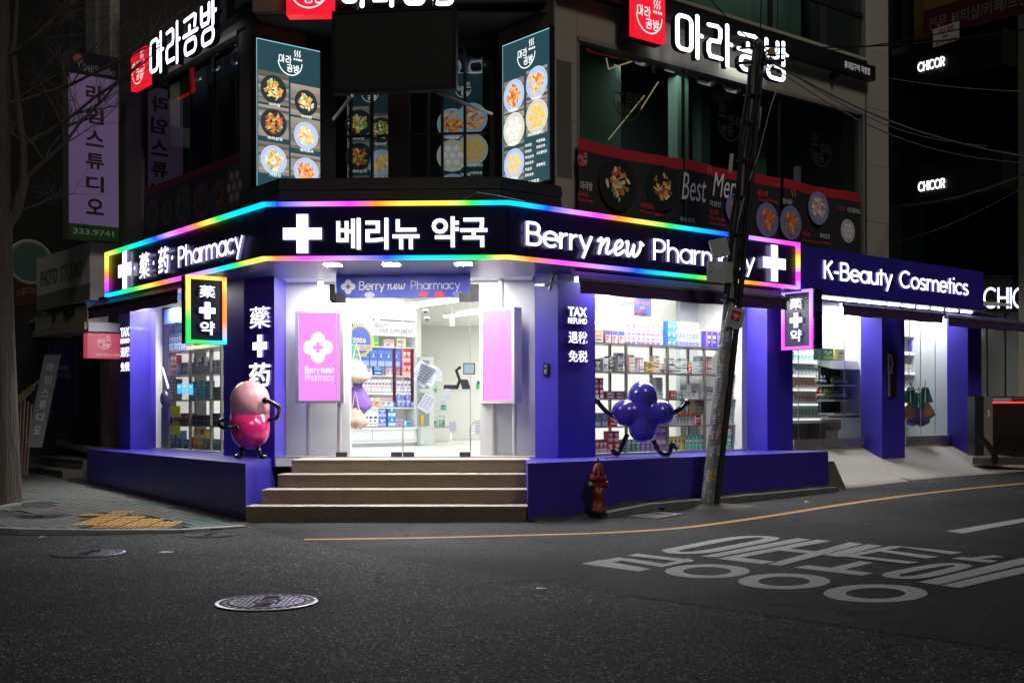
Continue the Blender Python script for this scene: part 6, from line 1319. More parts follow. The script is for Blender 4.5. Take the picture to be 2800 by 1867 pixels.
# restaurant sign on the left facade
rl_=thing('restaurant_sign','red logo box and white glowing hangul letters on the left street facade','sign',WL.P(WL.u(480),6.2,.3)); LO2=.35
a,b=WL.u(361,LO2),WL.u(401,LO2); z0=WL.z(381,238,LO2); z1=WL.z(381,136,LO2)
part('logo_box',MB().fb(WL,a,b,z0,z1,.2,LO2),RED_L,rl_); m=MB(); bowl_logo(m,WL,(a+b)/2,(z0+z1)/2-.03,(b-a)*.92,LO2+.003); part('logo_print',m,bpy.data.materials['logo_white'],rl_); part('box_rim',MB().fb(WL,a-.012,b+.012,z0-.014,z1+.012,.15,.25),BLACK,rl_)
mara(rl_,'letter',WL,WL.u(413,LO2),WL.u(601,LO2),WL.z(408,212,LO2),WL.z(408,112,LO2)-.0,.135,LO2,.09,MRM)
bm2=thing('sign_beam','black sign beam with tiny branch lettering on the left street facade','beam',WL.P(WL.u(500),6.9,.2)); bq=WL.z(640,42,.2); part('beam',MB().fb(WL,WL.u(340,.2),WL.u(693,.2),bq,bq+.25,.06,.2),BLACK,bm2)
m=MB(); ttext(m,WL,'홍대입구역 직영점',WL.u(645,.203),WL.u(690,.203),bq+.06,bq+.19,.203,.015); part('lettering',m,PM('faint_white',(.3,.3,.32),.5),bm2)
# ---- corner niche of the second floor
NA=Fr(tuple(WL.P(WL.u(701))[:2]),tuple((WL.P(WL.u(701))+Vector((*dR,0))*3)[:2])); pB=WR.P(-.04)
NB=frm(Vector((pB.x,pB.y))-dLr*3,dLr,3)
sa=NA.u(917); sb=NB.u(1345); nzt=6.72
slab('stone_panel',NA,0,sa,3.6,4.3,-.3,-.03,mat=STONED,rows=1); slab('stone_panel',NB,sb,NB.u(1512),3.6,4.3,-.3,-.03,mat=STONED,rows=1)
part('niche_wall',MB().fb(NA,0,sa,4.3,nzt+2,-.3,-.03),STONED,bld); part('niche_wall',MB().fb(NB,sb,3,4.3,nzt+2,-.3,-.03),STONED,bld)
pa=NA.P(sa); pb_=NB.P(sb); NC=Fr((pa.x-.0,pa.y+.02),(pb_.x,pb_.y+.02))
part('niche_frame',MB().fb(NA,sa-.42,sa,4.3,nzt+.1,-.02,.03),BLACK,bld); part('niche_frame',MB().fb(NB,sb,sb+.12,4.3,nzt,-.02,.03),BLACK,bld)
# windows in the back of the niche
part('niche_window_frame',MB().fb(NC,0,NC.L,nzt-.15,nzt+1.5,-.1,0),BLACK,bld); part('niche_window_frame',MB().fb(NC,0,NC.L,4.1,4.36,-.1,.02),BLACK,bld)
for i,(a,b) in enumerate(((921,958),(962,1016),(1032,1064),(1124,1170),(1186,1208),(1214,1270),(1276,1340))):
    g=part('niche_pane',MB().fq(NC,NC.u(a),NC.u(b),4.42,nzt-.15,-.03),GLASSD,bld); sub('frame',MB().fb(NC,NC.u(b),NC.u(b)+.035,4.42,nzt-.15,-.06,.02).fb(NC,NC.u(a),NC.u(b),5.33,5.36,-.05,.0),BLACK,g)
part('niche_column',MB().fb(NC,NC.u(1070),NC.u(1122),4.42,nzt-.15,-.12,.04),BLACK,bld); part('niche_room_wall',MB().fb(NC,-.5,NC.L+.5,4,nzt,-1.6,-1.5),DIN,bld)
m=MB(); m.fb(NC,NC.u(1120),NC.u(1210),4.42,4.62,-.4,-.35); part('lit_counter',m,EM('counter_glow',(1,.93,.7),.8),bld)
def poster(fr,u0,u1,z0,z1,o,mode,name,label,mat=ATE,case=True,k=1.0,seed=50):
    t=thing(name,label,'poster',fr.P((u0+u1)/2,z0,o))
    if case: part('case',MB().fb(fr,u0-.03,u1+.03,z0-.03,z1+.03,o-.09,o-.004),BLACK,t)
    m=MB(); W_=u1-u0; Hh=z1-z0; kk=lambda c:tuple(v*k for v in c)
    nseg=10
    for i in range(nseg):
        m.col=kk((.016,.050,.064)); m.add([fr.P(u0,z0+Hh*i/nseg,o),fr.P(u1,z0+Hh*i/nseg,o),fr.P(u1,z0+Hh*(i+1)/nseg,o),fr.P(u0,z0+Hh*(i+1)/nseg,o)],[(0,1,2,3)])
    # bright edge of the light box
    m.col=kk((.25,.5,.6)); m.fq(fr,u0,u1,z1-.012,z1,o+.0005); m.fq(fr,u0,u0+.008,z0,z1-.012,o+.0005)
    bowl_logo(m,fr,u0+W_*.52,z1-Hh*.135,W_*.42,o+.004,kk((.85,.9,.9)))
    rg=random.Random(seed)
    def dsh(cx,cy,r,plate,pal,holes=False,sd=0):
        r*=1.22
        u,z=u0+W_*cx,z0+Hh*cy
        # map through a tiny shim: dish() wants pixels, so draw here
        m.col=kk(plate); m.ell(fr,u,z,r,r,o+.003,26); m.col=kk(tuple(v*.75 for v in plate)); m.ring(fr,u,z,r*.88,r*.88,r*.04,o+.0036)
        if holes:
            for i in range(7):
                q=2*math.pi*i/6; d=0 if i==6 else .5*r; m.col=kk(pal[0]); m.ell(fr,u+d*math.cos(q),z+d*math.sin(q),r*.22,r*.22,o+.0042+.0002*i,14); m.col=kk(tuple(min(1,v*1.2) for v in pal[0])); m.ell(fr,u+d*math.cos(q)-r*.02,z+d*math.sin(q)+r*.05,r*.12,r*.11,o+.006+.0001*i,10)
            return
        for i in range(60):
            q=rg.uniform(0,6.283); d=rg.random()**.6*.66*r; c=rg.choice(pal); f=rg.uniform(.65,1.25); m.col=kk(tuple(min(1,v*f) for v in c))
            m.ell(fr,u+d*math.cos(q),z+d*math.sin(q),r*rg.uniform(.07,.24),r*rg.uniform(.04,.12),o+.0042+.0002*i,8,.25,rg.uniform(0,3))
    def wood(cx,cy,w,h):
        n=11
        for i in range(n):
            g=rg.uniform(.06,.26); m.col=kk((g*1.15,g,g*.82)); z=z0+Hh*cy-h/2+h*i/n; m.fq(fr,u0+W_*cx-w/2,u0+W_*cx+w/2,z,z+h/n,o+.0015)
    cap=lambda s,cx,cy,w=.12:(setattr(m,'col',kk((.9,.92,.92))),ttext(m,fr,s,u0+W_*cx-w,u0+W_*cx+w,z0+Hh*cy-.022,z0+Hh*cy+.022,o+.02,.015))
    PB=(.40,.50,.70); BK_=(.02,.03,.035)
    if mode==0:
        for i,(cx,cy) in enumerate(((.26,.66),(.76,.61),(.26,.43),(.76,.38),(.26,.18),(.76,.13))): wood(cx,cy+.02,W_*.47,Hh*.215)
        dsh(.26,.67,.165,BK_,FOOD['veg'],sd=1); dsh(.77,.62,.15,BK_,FOOD['veg'],sd=2); dsh(.26,.44,.165,BK_,FOOD['red']+FOOD['brown'],sd=3); dsh(.77,.39,.16,PB,FOOD['pale'],sd=4); dsh(.26,.19,.165,PB,FOOD['pale']+[(.3,.4,.1)],sd=5); dsh(.77,.14,.165,PB,FOOD['red'],sd=6)
        for s,cx,cy,w in (('마라탕',.27,.565,.085),('마라반',.77,.52,.085),('마라샹궈',.27,.335,.11),('꿔바로우',.77,.285,.11),('지삼선',.27,.085,.085),('향라새우',.77,.045,.11)): cap(s,cx,cy,w)
    else:
        for i,(cx,cy) in enumerate(((.25,.63),(.74,.655),(.25,.40),(.74,.43),(.25,.155))): wood(cx,cy,W_*.44,Hh*.22)
        dsh(.25,.63,.185,PB,FOOD['red'],sd=1); dsh(.74,.665,.185,PB,FOOD['red']+FOOD['pale'],sd=2); dsh(.25,.40,.19,(.6,.6,.52),FOOD['dump'],True); dsh(.74,.44,.19,(.6,.55,.42),FOOD['dumpo'],True); dsh(.25,.16,.18,PB,FOOD['bun'],True)
        for s,cx,cy,w in (('어향육슬',.25,.53,.1),('마파두부',.76,.56,.1),('샤오롱바오',.25,.30,.12),('마라샤오롱바오',.74,.325,.16),('꽃빵튀김',.25,.06,.1),('마라탕',.58,.26,.07),('마라반',.58,.22,.07),('마라샹궈',.60,.18,.09),('꿔바로우',.60,.14,.09),('지삼선',.58,.10,.07),('향라새우',.60,.06,.09),('어향육슬',.84,.27,.09),('마파두부',.84,.23,.09),('샤오롱바오',.86,.19,.11),('꽃빵튀김',.84,.11,.09),('마라샹궈 전문점',.6,.01,.2)): cap(s,cx,cy,w)
    part('print',m,mat,t); return t
na0,na1=NA.u(704,.06),NA.u(878,.06); poster(NA,na0,na1,NA.z(704,508,.06),NA.z(704,104,.06),.06,0,'menu_light_box','tall backlit menu poster with six dishes at the left of the corner niche')
nb0,nb1=NB.u(1377,.06),NB.u(1505,.06); poster(NB,nb0,nb1,NB.z(1505,490,.06),NB.z(1505,75,.06),.06,1,'menu_light_box','tall backlit menu poster with dumplings and price list at the right of the corner niche',seed=77)
ATR=AT('poster_reflection_print',.35,em=.33,noise=.25)  # added glowing boards that imitate the menu posters reflected in the niche panes
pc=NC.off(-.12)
poster(pc,pc.u(952),pc.u(1072),4.15,6.25,0,0,'poster_reflection','dim board imitating the dish poster reflection in the niche window between the dark mullions',mat=ATR,case=False,seed=5)
poster(pc,pc.u(1212),pc.u(1322),4.25,6.25,0,1,'poster_reflection','dim board imitating the dumpling poster reflection in the niche window right of the hanging screen',mat=ATR,case=False,seed=9)
# ledge in front of the niche: stacked dark boards
la=SF.off(-.30); c1=chain(-.28); c2_=chain(-.75)
ua=SL.off(-.28); 
lp=[ua.P(ua.u(660)),Vector((*isect(SL.off(-.28),SF.off(-.28)),0)),Vector((*isect(SF.off(-.28),SR.off(-.28)),0)),SR.off(-.28).P(SR.off(-.28).u(1536))]
ip=[SL.off(-.75).P(SL.off(-.75).u(668)),Vector((*isect(SL.off(-.85),SF.off(-.85)),0)),Vector((*isect(SF.off(-.85),SR.off(-.85)),0)),SR.off(-.7).P(SR.off(-.7).u(1540))]
DB=PM('dark_corrugated_board',(.030,.027,.024),.55,var=.2,vs=12); 
lt_=thing('niche_ledge','black boarded ledge on top of the pharmacy sign under the corner posters','ledge',(-1.5,14.5,3.9))
for s in range(3):
    for i in range(5):
        a,b=lp[s],lp[s+1]; d=(b-a).normalized(); n=Vector((d.y,-d.x,0)); z=ZT+.0+i*.066; j=.012*(i%2)
        q=[a+n*j,b+n*j,b-n*.12,a-n*.12]; part('board',MB().prism([(v.x,v.y) for v in q],z+.001,z+.064),DB,lt_)
part('top',MB().prism([(v.x,v.y) for v in lp+ip[::-1]],ZT+.332,ZT+.345),DB,lt_)
part('cable',MB().tube([lp[2]+Vector((-.5,-.05,ZT+.03)),lp[2]+Vector((-.3,-.06,ZT+.14)),lp[2]+Vector((-.05,-.06,ZT+.10)),lp[2]+Vector((.3,-.02,ZT+.03))],.008,5),ALU,lt_)
# filling roof over the sign behind ledge
part('canopy_roof',MB().prism([(v.x,v.y) for v in ip]+[(.9,17.2),(-2.4,17.6),(-4.2,17.5)],ZT-.35,ZT-.3),BLACK,bld)
part('sign_top',MB().prism([tuple(p) for p in chain(-.302)]+[tuple(WR.P(WR.u(2187),0,.0)[:2]),(.618,15.7),(-3.775,16.5),tuple(WL.P(WL.u(290),0,0)[:2])],ZT-.05,ZT-.02),BLACK,bld)
# beam over the niche with the third restaurant sign
NT=Fr((-2.95,15.35),(.55,15.20)); tz=NT.z(1200,14)
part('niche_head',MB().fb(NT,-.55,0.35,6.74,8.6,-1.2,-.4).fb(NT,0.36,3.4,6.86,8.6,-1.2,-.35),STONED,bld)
part('niche_ceiling',MB().prism([(-3.5,15.9),(.55,15.8),(-.2,17.2),(-2.5,17.2)],6.73,6.76),DIN,bld)
r3=thing('restaurant_sign','red logo box and white lettering cut by the top of the frame over the niche','sign',NT.P(1.5,6.6,0))
a,b=NT.u(786),NT.u(912); zq=NT.z(850,40); part('logo_box',MB().fb(NT,a,b,zq,zq+.62,-.2,0),RED_L,r3); m=MB(); bowl_logo(m,NT,(a+b)/2,zq+.29,.56,.004); part('logo_print',m,bpy.data.materials['logo_white'],r3)
mara(r3,'letter',NT,NT.u(938),NT.u(1262),NT.z(1000,14),NT.z(1000,14)+.52,.155,0,.09,MRM)
part('post',MB().fb(NT,NT.u(1236),NT.u(1242),NT.z(1238,18),NT.z(1238,18)+.3,-.05,-.02),BLACK,r3)
# hanging outdoor screen, dark
SCf=Fr((at(908,100,14.9).x,14.9),(at(1247,100,14.7).x,14.7)); sz0=SCf.z(1070,250); sz1=SCf.z(1070,24)
sc2=thing('outdoor_screen','large switched off black outdoor screen hung before the corner niche','screen',SCf.P(.8,sz0,-.05)); part('case',MB().fb(SCf,0,SCf.L,sz0,sz1,-.14,-.01),BLACK,sc2); part('panel',MB().fq(SCf,.035,SCf.L-.035,sz0+.04,sz1-.04,-.006),PM('screen_off',(.018,.018,.017),.45,var=.15,vs=40),sc2)
part('rim',MB().fb(SCf,0,SCf.L,sz0,sz0+.035,-.009,.006).fb(SCf,0,SCf.L,sz1-.035,sz1,-.009,.006).fb(SCf,0,.03,sz0+.036,sz1-.036,-.009,.006).fb(SCf,SCf.L-.03,SCf.L,sz0+.036,sz1-.036,-.009,.006),BLACK,sc2)
for (x0,y0),(x1,y1) in (((963,262),(912,326)),((1190,252),(1345,312))): part('bracket',MB().tube([at(x0,y0,14.85),at(x1,y1,15.7)],.022,6),ALU,sc2)
part('hanger',MB().tube([SCf.P(.3,sz1,-.07),SCf.P(.3,sz1+.5,-.4)],.02,6).tube([SCf.P(1.3,sz1,-.07),SCf.P(1.3,sz1+.5,-.4)],.02,6),BLACK,sc2)
# ------------------------------------------------------------ leaning utility pole with its boxes and cables
PB_=at(1935,1378,15.75); PT=at(2074,112,15.8)
pole=thing('utility_pole','leaning concrete utility pole covered in torn stickers and cable ducts beside the road','pole',PB_)
POLE=PM('weathered_pole',(.17,.175,.185),.6,var=.35,vs=9,bump=.2,bs=40)
pl=lambda t:PB_.lerp(PT,t)
part('shaft',MB().tube([pl(-.01),pl(.5),pl(1)],[.092,.082,.07],16),POLE,pole)
dv=(PT-PB_).normalized()
part('cable_duct',MB().tube([pl(0)+Vector((.115,-.03,0)),pl(.45)+Vector((.125,-.03,0)),pl(.8)+Vector((.10,-.03,0)),pl(.97)+Vector((.08,0,0))],[.045,.04,.035,.025],10),DARKST,pole)
for i,(ox,r,t1) in enumerate(((-.10,.022,.94),(-.06,.02,.9),(.02,.022,.99),(.06,.018,.92))):
    pts=[pl(t1*j/12*.52+.48*t1)+Vector((ox+.015*math.sin(j*1.3+i),-.10,0)) for j in range(13)]
    part('cable',MB().tube(pts,r,6),RUBBER,pole)
for t in (.44,.50,.58,.66,.74,.82,.88): 
    p=pl(t); part('band',MB().tube([p+dv*-.012,p+dv*.012],.125,14),DARKST if t<.7 else RUBBER,pole)
# stickers
rg=random.Random(3); sy=[.025,.07,.115,.155,.19,.22,.255,.29,.32,.35,.385,.415,.445]
STK=[(.33,.33,.31),(.40,.40,.40),(.24,.24,.23),(.10,.10,.11),(.20,.20,.21),(.30,.30,.30),(.25,.06,.05),(.08,.15,.25)]
m=MB()
for i,t in enumerate(sy*4):
    p=pl(t+rg.uniform(-.01,.01)); a0=rg.uniform(-2.3,-1.0) if i<13 else rg.uniform(-2.9,-.3); w=rg.uniform(.4,1.1); h=rg.uniform(.07,.2); c=rg.choice(STK)
    if i in (1,8): c=(.55,.33,.02)
    r=.0935-.02*t+.0015*(i%3)
    for lay in range(2):
        m.col=c
        n=5; up=dv*h/2
        for j in range(n):
            q0=a0-w/2+w*j/n;q1=a0-w/2+w*(j+1)/n; f=lambda q,rr:Vector((rr*math.cos(q),rr*math.sin(q),0))
            if lay==0: m.add([p-up+f(q0,r),p-up+f(q1,r),p+up+f(q1,r),p+up+f(q0,r)],[(0,1,2,3)])
        if lay==1:
            m.col=(.05,.05,.06) if sum(c)>.8 else (.6,.6,.6)
            for k in range(4):
                v=p+dv*h*(.32-.2*k); q0=a0-w*.35; q1=a0+w*rg.uniform(.0,.35); m.add([v-dv*h*.05+f(q0,r+.001),v-dv*h*.05+f((q0+q1)/2,r+.001),v-dv*h*.05+f(q1,r+.001),v+dv*h*.05+f(q1,r+.001),v+dv*h*.05+f((q0+q1)/2,r+.001),v+dv*h*.05+f(q0,r+.001)],[(0,1,4,5),(1,2,3,4)])
part('stickers',m,ATTR,pole,kind='stuff')
def pbox(px0,px1,y0,y1,D,th,name,mat,label,tilt=0,yaw=.0):
    a=at(px0,(y0+y1)/2,D); b=at(px1,(y0+y1)/2,D+yaw); f=Fr((a.x,a.y),(b.x,b.y)); z0=f.z(px0,y1); z1=f.z(px0,y0); L=f.L
    t=thing(name,label,'box',f.P(L/2,z0,0)); ca,sa=math.cos(tilt),math.sin(tilt); cz_=(z0+z1)/2; g=lambda u,z,o:f.P(L/2+(u-L/2)*ca-(z-cz_)*sa,cz_+(u-L/2)*sa+(z-cz_)*ca,o)
    m=MB().hexa([g(0,z0,0),g(L,z0,0),g(L,z0,-th),g(0,z0,-th),g(0,z1,0),g(L,z1,0),g(L,z1,-th),g(0,z1,-th)]); part('case',m,mat,t); return t,f,g,L,z0,z1
LG=PM('light_grey_plastic',(.42,.43,.44),.45,var=.08)
t,f,g,L,z0,z1=pbox(1945,1992,652,702,15.45,.09,'antenna_box',LG,'upper tilted pale grey antenna box on the leaning pole',tilt=.22); part('mount',MB().tube([g(L*.5,(z0+z1)/2,-.09),pl(.585)],.02,6),ALU,t)
t,f,g,L,z0,z1=pbox(1938,1988,714,770,15.45,.10,'antenna_box',LG,'lower pale grey wifi box with a dark key lock on the leaning pole',tilt=-.03,yaw=.03); part('mount',MB().tube([g(L*.5,(z0+z1)/2,-.1),pl(.545)],.02,6),ALU,t); part('side_box',MB().hexa([g(L+.002,z0,-.01),g(L+.08,z0,-.01),g(L+.08,z0,-.12),g(L+.002,z0,-.12),g(L+.002,z1,-.01),g(L+.08,z1,-.01),g(L+.08,z1,-.12),g(L+.002,z1,-.12)]),PM('cream_plastic',(.36,.34,.28),.5),t)
m=MB(); 
for r in (.03,.06,.09): 
    for j in range(6):
        q0=R(50+80*j/6); q1=R(50+80*(j+1)/6); c=lambda q,rr:g(L*.5+rr*math.cos(q),z0+.14+rr*math.sin(q),.002); m.add([c(q0,r),c(q1,r),c(q1,r+.012),c(q0,r+.012)],[(0,1,2,3)])
part('wifi_mark',m,WPR,t); part('lock',MB().add([g(.03+.012*math.cos(q*.785),z0+.13+.012*math.sin(q*.785),.003) for q in range(8)],[tuple(range(8))]),BLACK,t)
# round-cornered red wifi sign
a=at(1990,868,15.62); f=Fr((a.x,a.y),(a.x+1,a.y+.35)); L_=.235; rot=-.30
t=thing('wifi_sign','white rounded sign with red wifi symbol fixed to the leaning pole','sign',a)
gg=lambda u,z,o:f.P(.115+(u)*math.cos(rot)-(z)*math.sin(rot),a.z+(u)*math.sin(rot)+(z)*math.cos(rot),o)
def rrect(w,h,r): return arc(w-r,h-r,r,r,0,90,5)+arc(-w+r,h-r,r,r,90,180,5)+arc(-w+r,-h+r,r,r,180,270,5)+arc(w-r,-h+r,r,r,270,360,5)
def plate(pts,o0,o1,mb): 
    n=len(pts); return mb.add([gg(x,z,o0) for x,z in pts]+[gg(x,z,o1) for x,z in pts],[tuple(range(n)),tuple(range(n,2*n))]+[(i,(i+1)%n,n+(i+1)%n,n+i) for i in range(n)])
part('plate',plate(rrect(.125,.14,.045),-.02,0,MB()),LG,t); m=MB(); m.col=(.42,.02,.03); n=rrect(.072,.072,.02); m.add([gg(x,z+.025,.002) for x,z in n],[tuple(range(len(n)))]); m.col=(.8,.8,.8)
for r in (.02,.042,.062):
    for j in range(6):
        q0=R(45+90*j/6); q1=R(45+90*(j+1)/6); c=lambda q,rr:gg(rr*math.cos(q),-.02+rr*math.sin(q),.0035); m.add([c(q0,r),c(q1,r),c(q1,r+.010),c(q0,r+.010)],[(0,1,2,3)])
m.add([gg(.009*math.cos(q*.785),-.02+.009*math.sin(q*.785),.004) for q in range(8)],[tuple(range(8))]); m.col=(.2,.2,.22); ff=Fr((0,0),(1,0))
vs,fs=tmesh('FREE WIFI',.01); m.add([gg(-.08+v.x/4.6*.17,-.095+v.y*.035,.002) for v in vs],fs); part('print',m,ATTR,t); part('arm',MB().tube([gg(-.12,.05,-.01),pl(.435)],.014,6),ALU,t)
# upper boxes on the pole
for (px,y0,y1,D,l,w_) in ((2062,292,352,15.75,'upper cream cable box strapped high on the leaning pole',18),(2043,398,468,15.75,'lower cream cable box strapped on the right of the leaning pole',14),(1995,420,470,15.7,'narrow grey terminal box on the left of the leaning pole',9)):
    q=pbox(px,px+w_,y0,y1,D,.07,'cable_box',bpy.data.materials['cream_plastic'] if w_>10 else LG,l,tilt=-.10); part('strap',MB().tube([q[2](0,(q[4]+q[5])/2,-.05),pl(.72)+Vector((0,0,0))],.01,5),DARKST,q[0])
# cables at the head of the pole
def wire(name,pts,r,label,grp='overhead cables at the leaning pole',mat=RUBBER,sag=0):
    P=[Vector(p) for p in pts]
    if len(P)==2:
        a,b=P; P=[a.lerp(b,i/20)-Vector((0,0,sag*math.sin(math.pi*i/20))) for i in range(21)]
    return single(name,MB().tube(P,r,5),mat,label,'cable',grp)
HD=pl(.985)+Vector((0,-.03,0)); BLUEC=PM('blue_cable',(.05,.10,.14),.5); GRC=PM('grey_cable',(.16,.16,.15),.6)
wire('cable',(HD+Vector((.05,0,.0)),at(2880,70,14.0)),.011,'black cable running from the pole head to the upper right frame edge',sag=.1)
wire('cable',(HD+Vector((.05,0,-.12)),at(2900,10,13.2)),.008,'thin black cable rising most steeply to the upper right',sag=.12)
wire('cable',(HD+Vector((.08,-.02,-.16)),at(2850,438,14.6)),.013,'blue grey twisted cable sagging across the far dark building',mat=BLUEC,sag=.22)
wire('cable',(HD+Vector((.08,-.02,-.20)),at(2850,452,14.5)),.008,'thin blue cable just below the twisted blue one',mat=BLUEC,sag=.34)
wire('cable',(HD+Vector((.06,0,-.1)),at(2700,400,19.0)),.008,'grey cable fading out before the dark building',mat=GRC,sag=.3)
wire('cable',(at(2428,215,21.5),at(2840,252,20.5)),.009,'pale cable strung below the upper black awning',mat=GRC,sag=.05)
wire('cable',(at(2428,565,21.0),at(2860,455,15)),.016,'thick black cable crossing under the lower black awning',sag=.12)
wire('cable',(at(2428,670,21.0),at(2860,480,15)),.008,'lowest thin black cable crossing the dark building',sag=.1)
wire('cable',(HD,at(1895,-60,14.5)),.008,'cable leaving the frame above the white letters',sag=.05)
wire('cable',(HD+Vector((.02,0,.02)),at(2085,-80,15.5)),.008,'upright cable leaving the frame straight above the pole',sag=.0)
wire('cable',(at(2122,250,15.8),at(2105,300,15.7),at(2075,420,15.75),at(2040,520,15.7),at(2020,600,15.6)),.006,'thin white wire dropping from the upper cream box','overhead cables at the leaning pole',LG)
m=MB(); rg=random.Random(8)
for i in range(9):
    c=HD+Vector((rg.uniform(.0,.30),rg.uniform(-.08,.0),rg.uniform(-.28,.05))); pts=[c+Vector((math.cos(q*.6+i)*rg.uniform(.06,.11),0.02*math.sin(q),math.sin(q*.6+i)*rg.uniform(.04,.08))) for q in range(9)]; m.tube(chaikin(pts,1) if False else pts,.009,5)
part('cable_tangle',m,RUBBER,pole,kind='stuff'); part('clamp',MB().box(HD.x+.12,HD.x+.20,HD.y-.12,HD.y-.04,HD.z-.13,HD.z-.05),PM('yellow_clamp',(.40,.28,.02),.5),pole)
part('cross_arm',MB().tube([HD+Vector((-.28,0,-.22)),HD+Vector((.35,0,-.18))],.02,6).tube([HD+Vector((-.25,.0,-.02)),HD+Vector((.05,.0,0))],.014,6),DARKST,pole)
m=MB()
for k in range(22):
    q=R(360*k/22); _x=PB_.x+.75*math.cos(q)*(1+.12*math.sin(3*q)); _y=PB_.y+.05+.30*math.sin(q); m.v.append(Vector((_x,_y,gz(_x,_y)-.005)))
m.v.append(PB_+Vector((0,0,.03))); m.f=[[i,(i+1)%22,22] for i in range(22)]; m.c=[(0,0,0)]*22; m.m=[0]*22; m.s=[True]*22
single('rubble',m,DIRT,kind='stuff')
# kerb strip in front of the right plinth
KF=BRt.off(.30); kpts=[(1660,1402),(1745,1380),(1830,1374),(1920,1366),(2060,1353),(2180,1342),(2290,1331)]
ks_=thing('roadside_kerb','worn low concrete kerb running along the right plinth wall','kerb',KF.P(2,.08,0),kind='structure')
ku=[(KF.u(px),KF.z(px,py)) for px,py in kpts]
def kz(u):
    for (a,za),(b,zb) in zip(ku,ku[1:]):
        if u<=b: return za+(zb-za)*max(0,(u-a))/(b-a)
    return ku[-1][1]
u=ku[0][0]; 
while u<ku[-1][0]-.05:
    v=min(u+.78,ku[-1][0]); P=KF.P; zl=-.05; q=[P(u+.005,0,0),P(v-.005,0,0),P(v-.005,0,-.15),P(u+.005,0,-.15)]
    part('kerb_stone',MB().prism([(p.x,p.y) for p in q],zl,[kz(u),kz(v),kz(v)+.004,kz(u)+.004]),CONCD,ks_); u=v
m=MB(); n=26; a0=BRt.u(1450); a1=BRt.L
for i in range(n+1):
    u=a0+(a1-a0)*i/n; g=lambda o:BRt.P(u,0,o); f,b=g(.155 if u>ku[0][0]-.0 else .22),g(-.02); zk=kz(u)-.012 if u>ku[0][0] else gz(f.x,f.y)+.006
    m.v+= [Vector((f.x,f.y,zk)),Vector((b.x,b.y,(zk if u>ku[0][0] else gz(b.x,b.y))+.03+.015*math.sin(i*1.9)))]
m.f=[[2*i,2*i+2,2*i+3,2*i+1] for i in range(n)]; m.c=[(0,0,0)]*n; m.m=[0]*n; m.s=[True]*n
single('dirt_strip',m,DIRT,kind='stuff')
gr=thing('gully_grate','low dirty concrete gully grate between the hydrant and the leaning pole','grate',ground(1790,1405,0)); gc=[ground(px,py,0) for px,py in ((1715,1412),(1800,1420),(1872,1407),(1785,1400))]
part('slab',MB().prism([(p.x,p.y) for p in gc],[p.z-.02 for p in gc],[p.z+.015 for p in gc]),CONCD,gr); m=MB()
for i in range(5):
    for j in range(2):
        u,v=(i+.7)/6,(j+.6)/2.4; c=gc[0].lerp(gc[1],u*.9).lerp(gc[3].lerp(gc[2],u*.9),v); d_=(gc[1]-gc[0])*.06; e_=(gc[3]-gc[0])*.12; z=Vector((0,0,.017)); m.add([c-d_-e_+z,c+d_-e_+z,c+d_+e_+z,c-d_+e_+z],[(0,1,2,3)])
part('slots',m,BLACK,gr,kind='stuff')
p=ground(1804,1394,.03); single('crushed_can',MB().tube([p+Vector((-.06,0,.035)),p+Vector((0,.0,.03)),p+Vector((.06,.02,.038))],[.03,.022,.03],9),PM('blue_can',(.03,.08,.30),.3,metal=.5),'crushed blue can lying by the gully grate','can')
for i,(px,py,l) in enumerate(((1850,1409,'small white scrap beside the gully grate'),(118,1471,'white paper scrap on the road below the left kerb'),(1480,1613,'tiny white scrap on the asphalt right of the bright manhole'),(456,1513,'white patch of paper on the rim of the left manhole cover'),(2208,1374,'tiny white scrap on the road near the yellow line'))):
    p=ground(px,py,0); w=.045 if i!=3 else .07; single('paper_scrap',MB().add([(p.x-w,p.y-w*.5,p.z+.014),(p.x+w,p.y-w*.3,p.z+.018),(p.x+w*.8,p.y+w*.6,p.z+.014),(p.x-w*.7,p.y+w*.5,p.z+.02)],[(0,1,2,3)]),WPR,l,'scrap')
# dark wedge drain cover by the ramp side & iron cover in the ramp
m=MB(); dc=[(2462,1300),(2505,1296),(2540,1309),(2492,1316)]; 
P=[]
for px,py in dc:
    k,q=xy(px,py); D=19.5
    for _ in range(30): D=.5*D+.5*(H-rampz(k*D,D)-.012)/q
    P.append(Vector((k*D,D,rampz(k*D,D)+.012)))
t=thing('ramp_drain','black iron drain cover let into the pale concrete ramp','drain cover',P[0]); part('frame',MB().prism([(p.x,p.y) for p in P],[p.z-.03 for p in P],[p.z for p in P]),IRONB,t); m=MB()
for i in range(6):
    u=(i+.5)/6; a=P[0].lerp(P[1],u); b=P[3].lerp(P[2],u); d_=(P[1]-P[0])*.04; z=Vector((0,0,.006)); m.add([a-d_+z,a+d_+z,b+d_+z,b-d_+z],[(0,1,2,3)])
part('bars',m,BLACK,t,kind='stuff')
q0=BRt.P(BRt.L+.02,0,-.05); w_=MB().hexa([Vector((q0.x+.02,q0.y-.05,.1)),Vector((q0.x+.32,q0.y+.02,.12)),Vector((q0.x+.1,q0.y+.6,.12)),Vector((q0.x-.2,q0.y+.5,.1)),Vector((q0.x+.02,q0.y-.05,.56)),Vector((q0.x+.13,q0.y+.02,.56)),Vector((q0.x-.0,q0.y+.6,.62)),Vector((q0.x-.2,q0.y+.5,.62))]); single('ramp_cheek',w_,STONED,'dark sloped stone cheek between the purple plinth end and the ramp','stone')
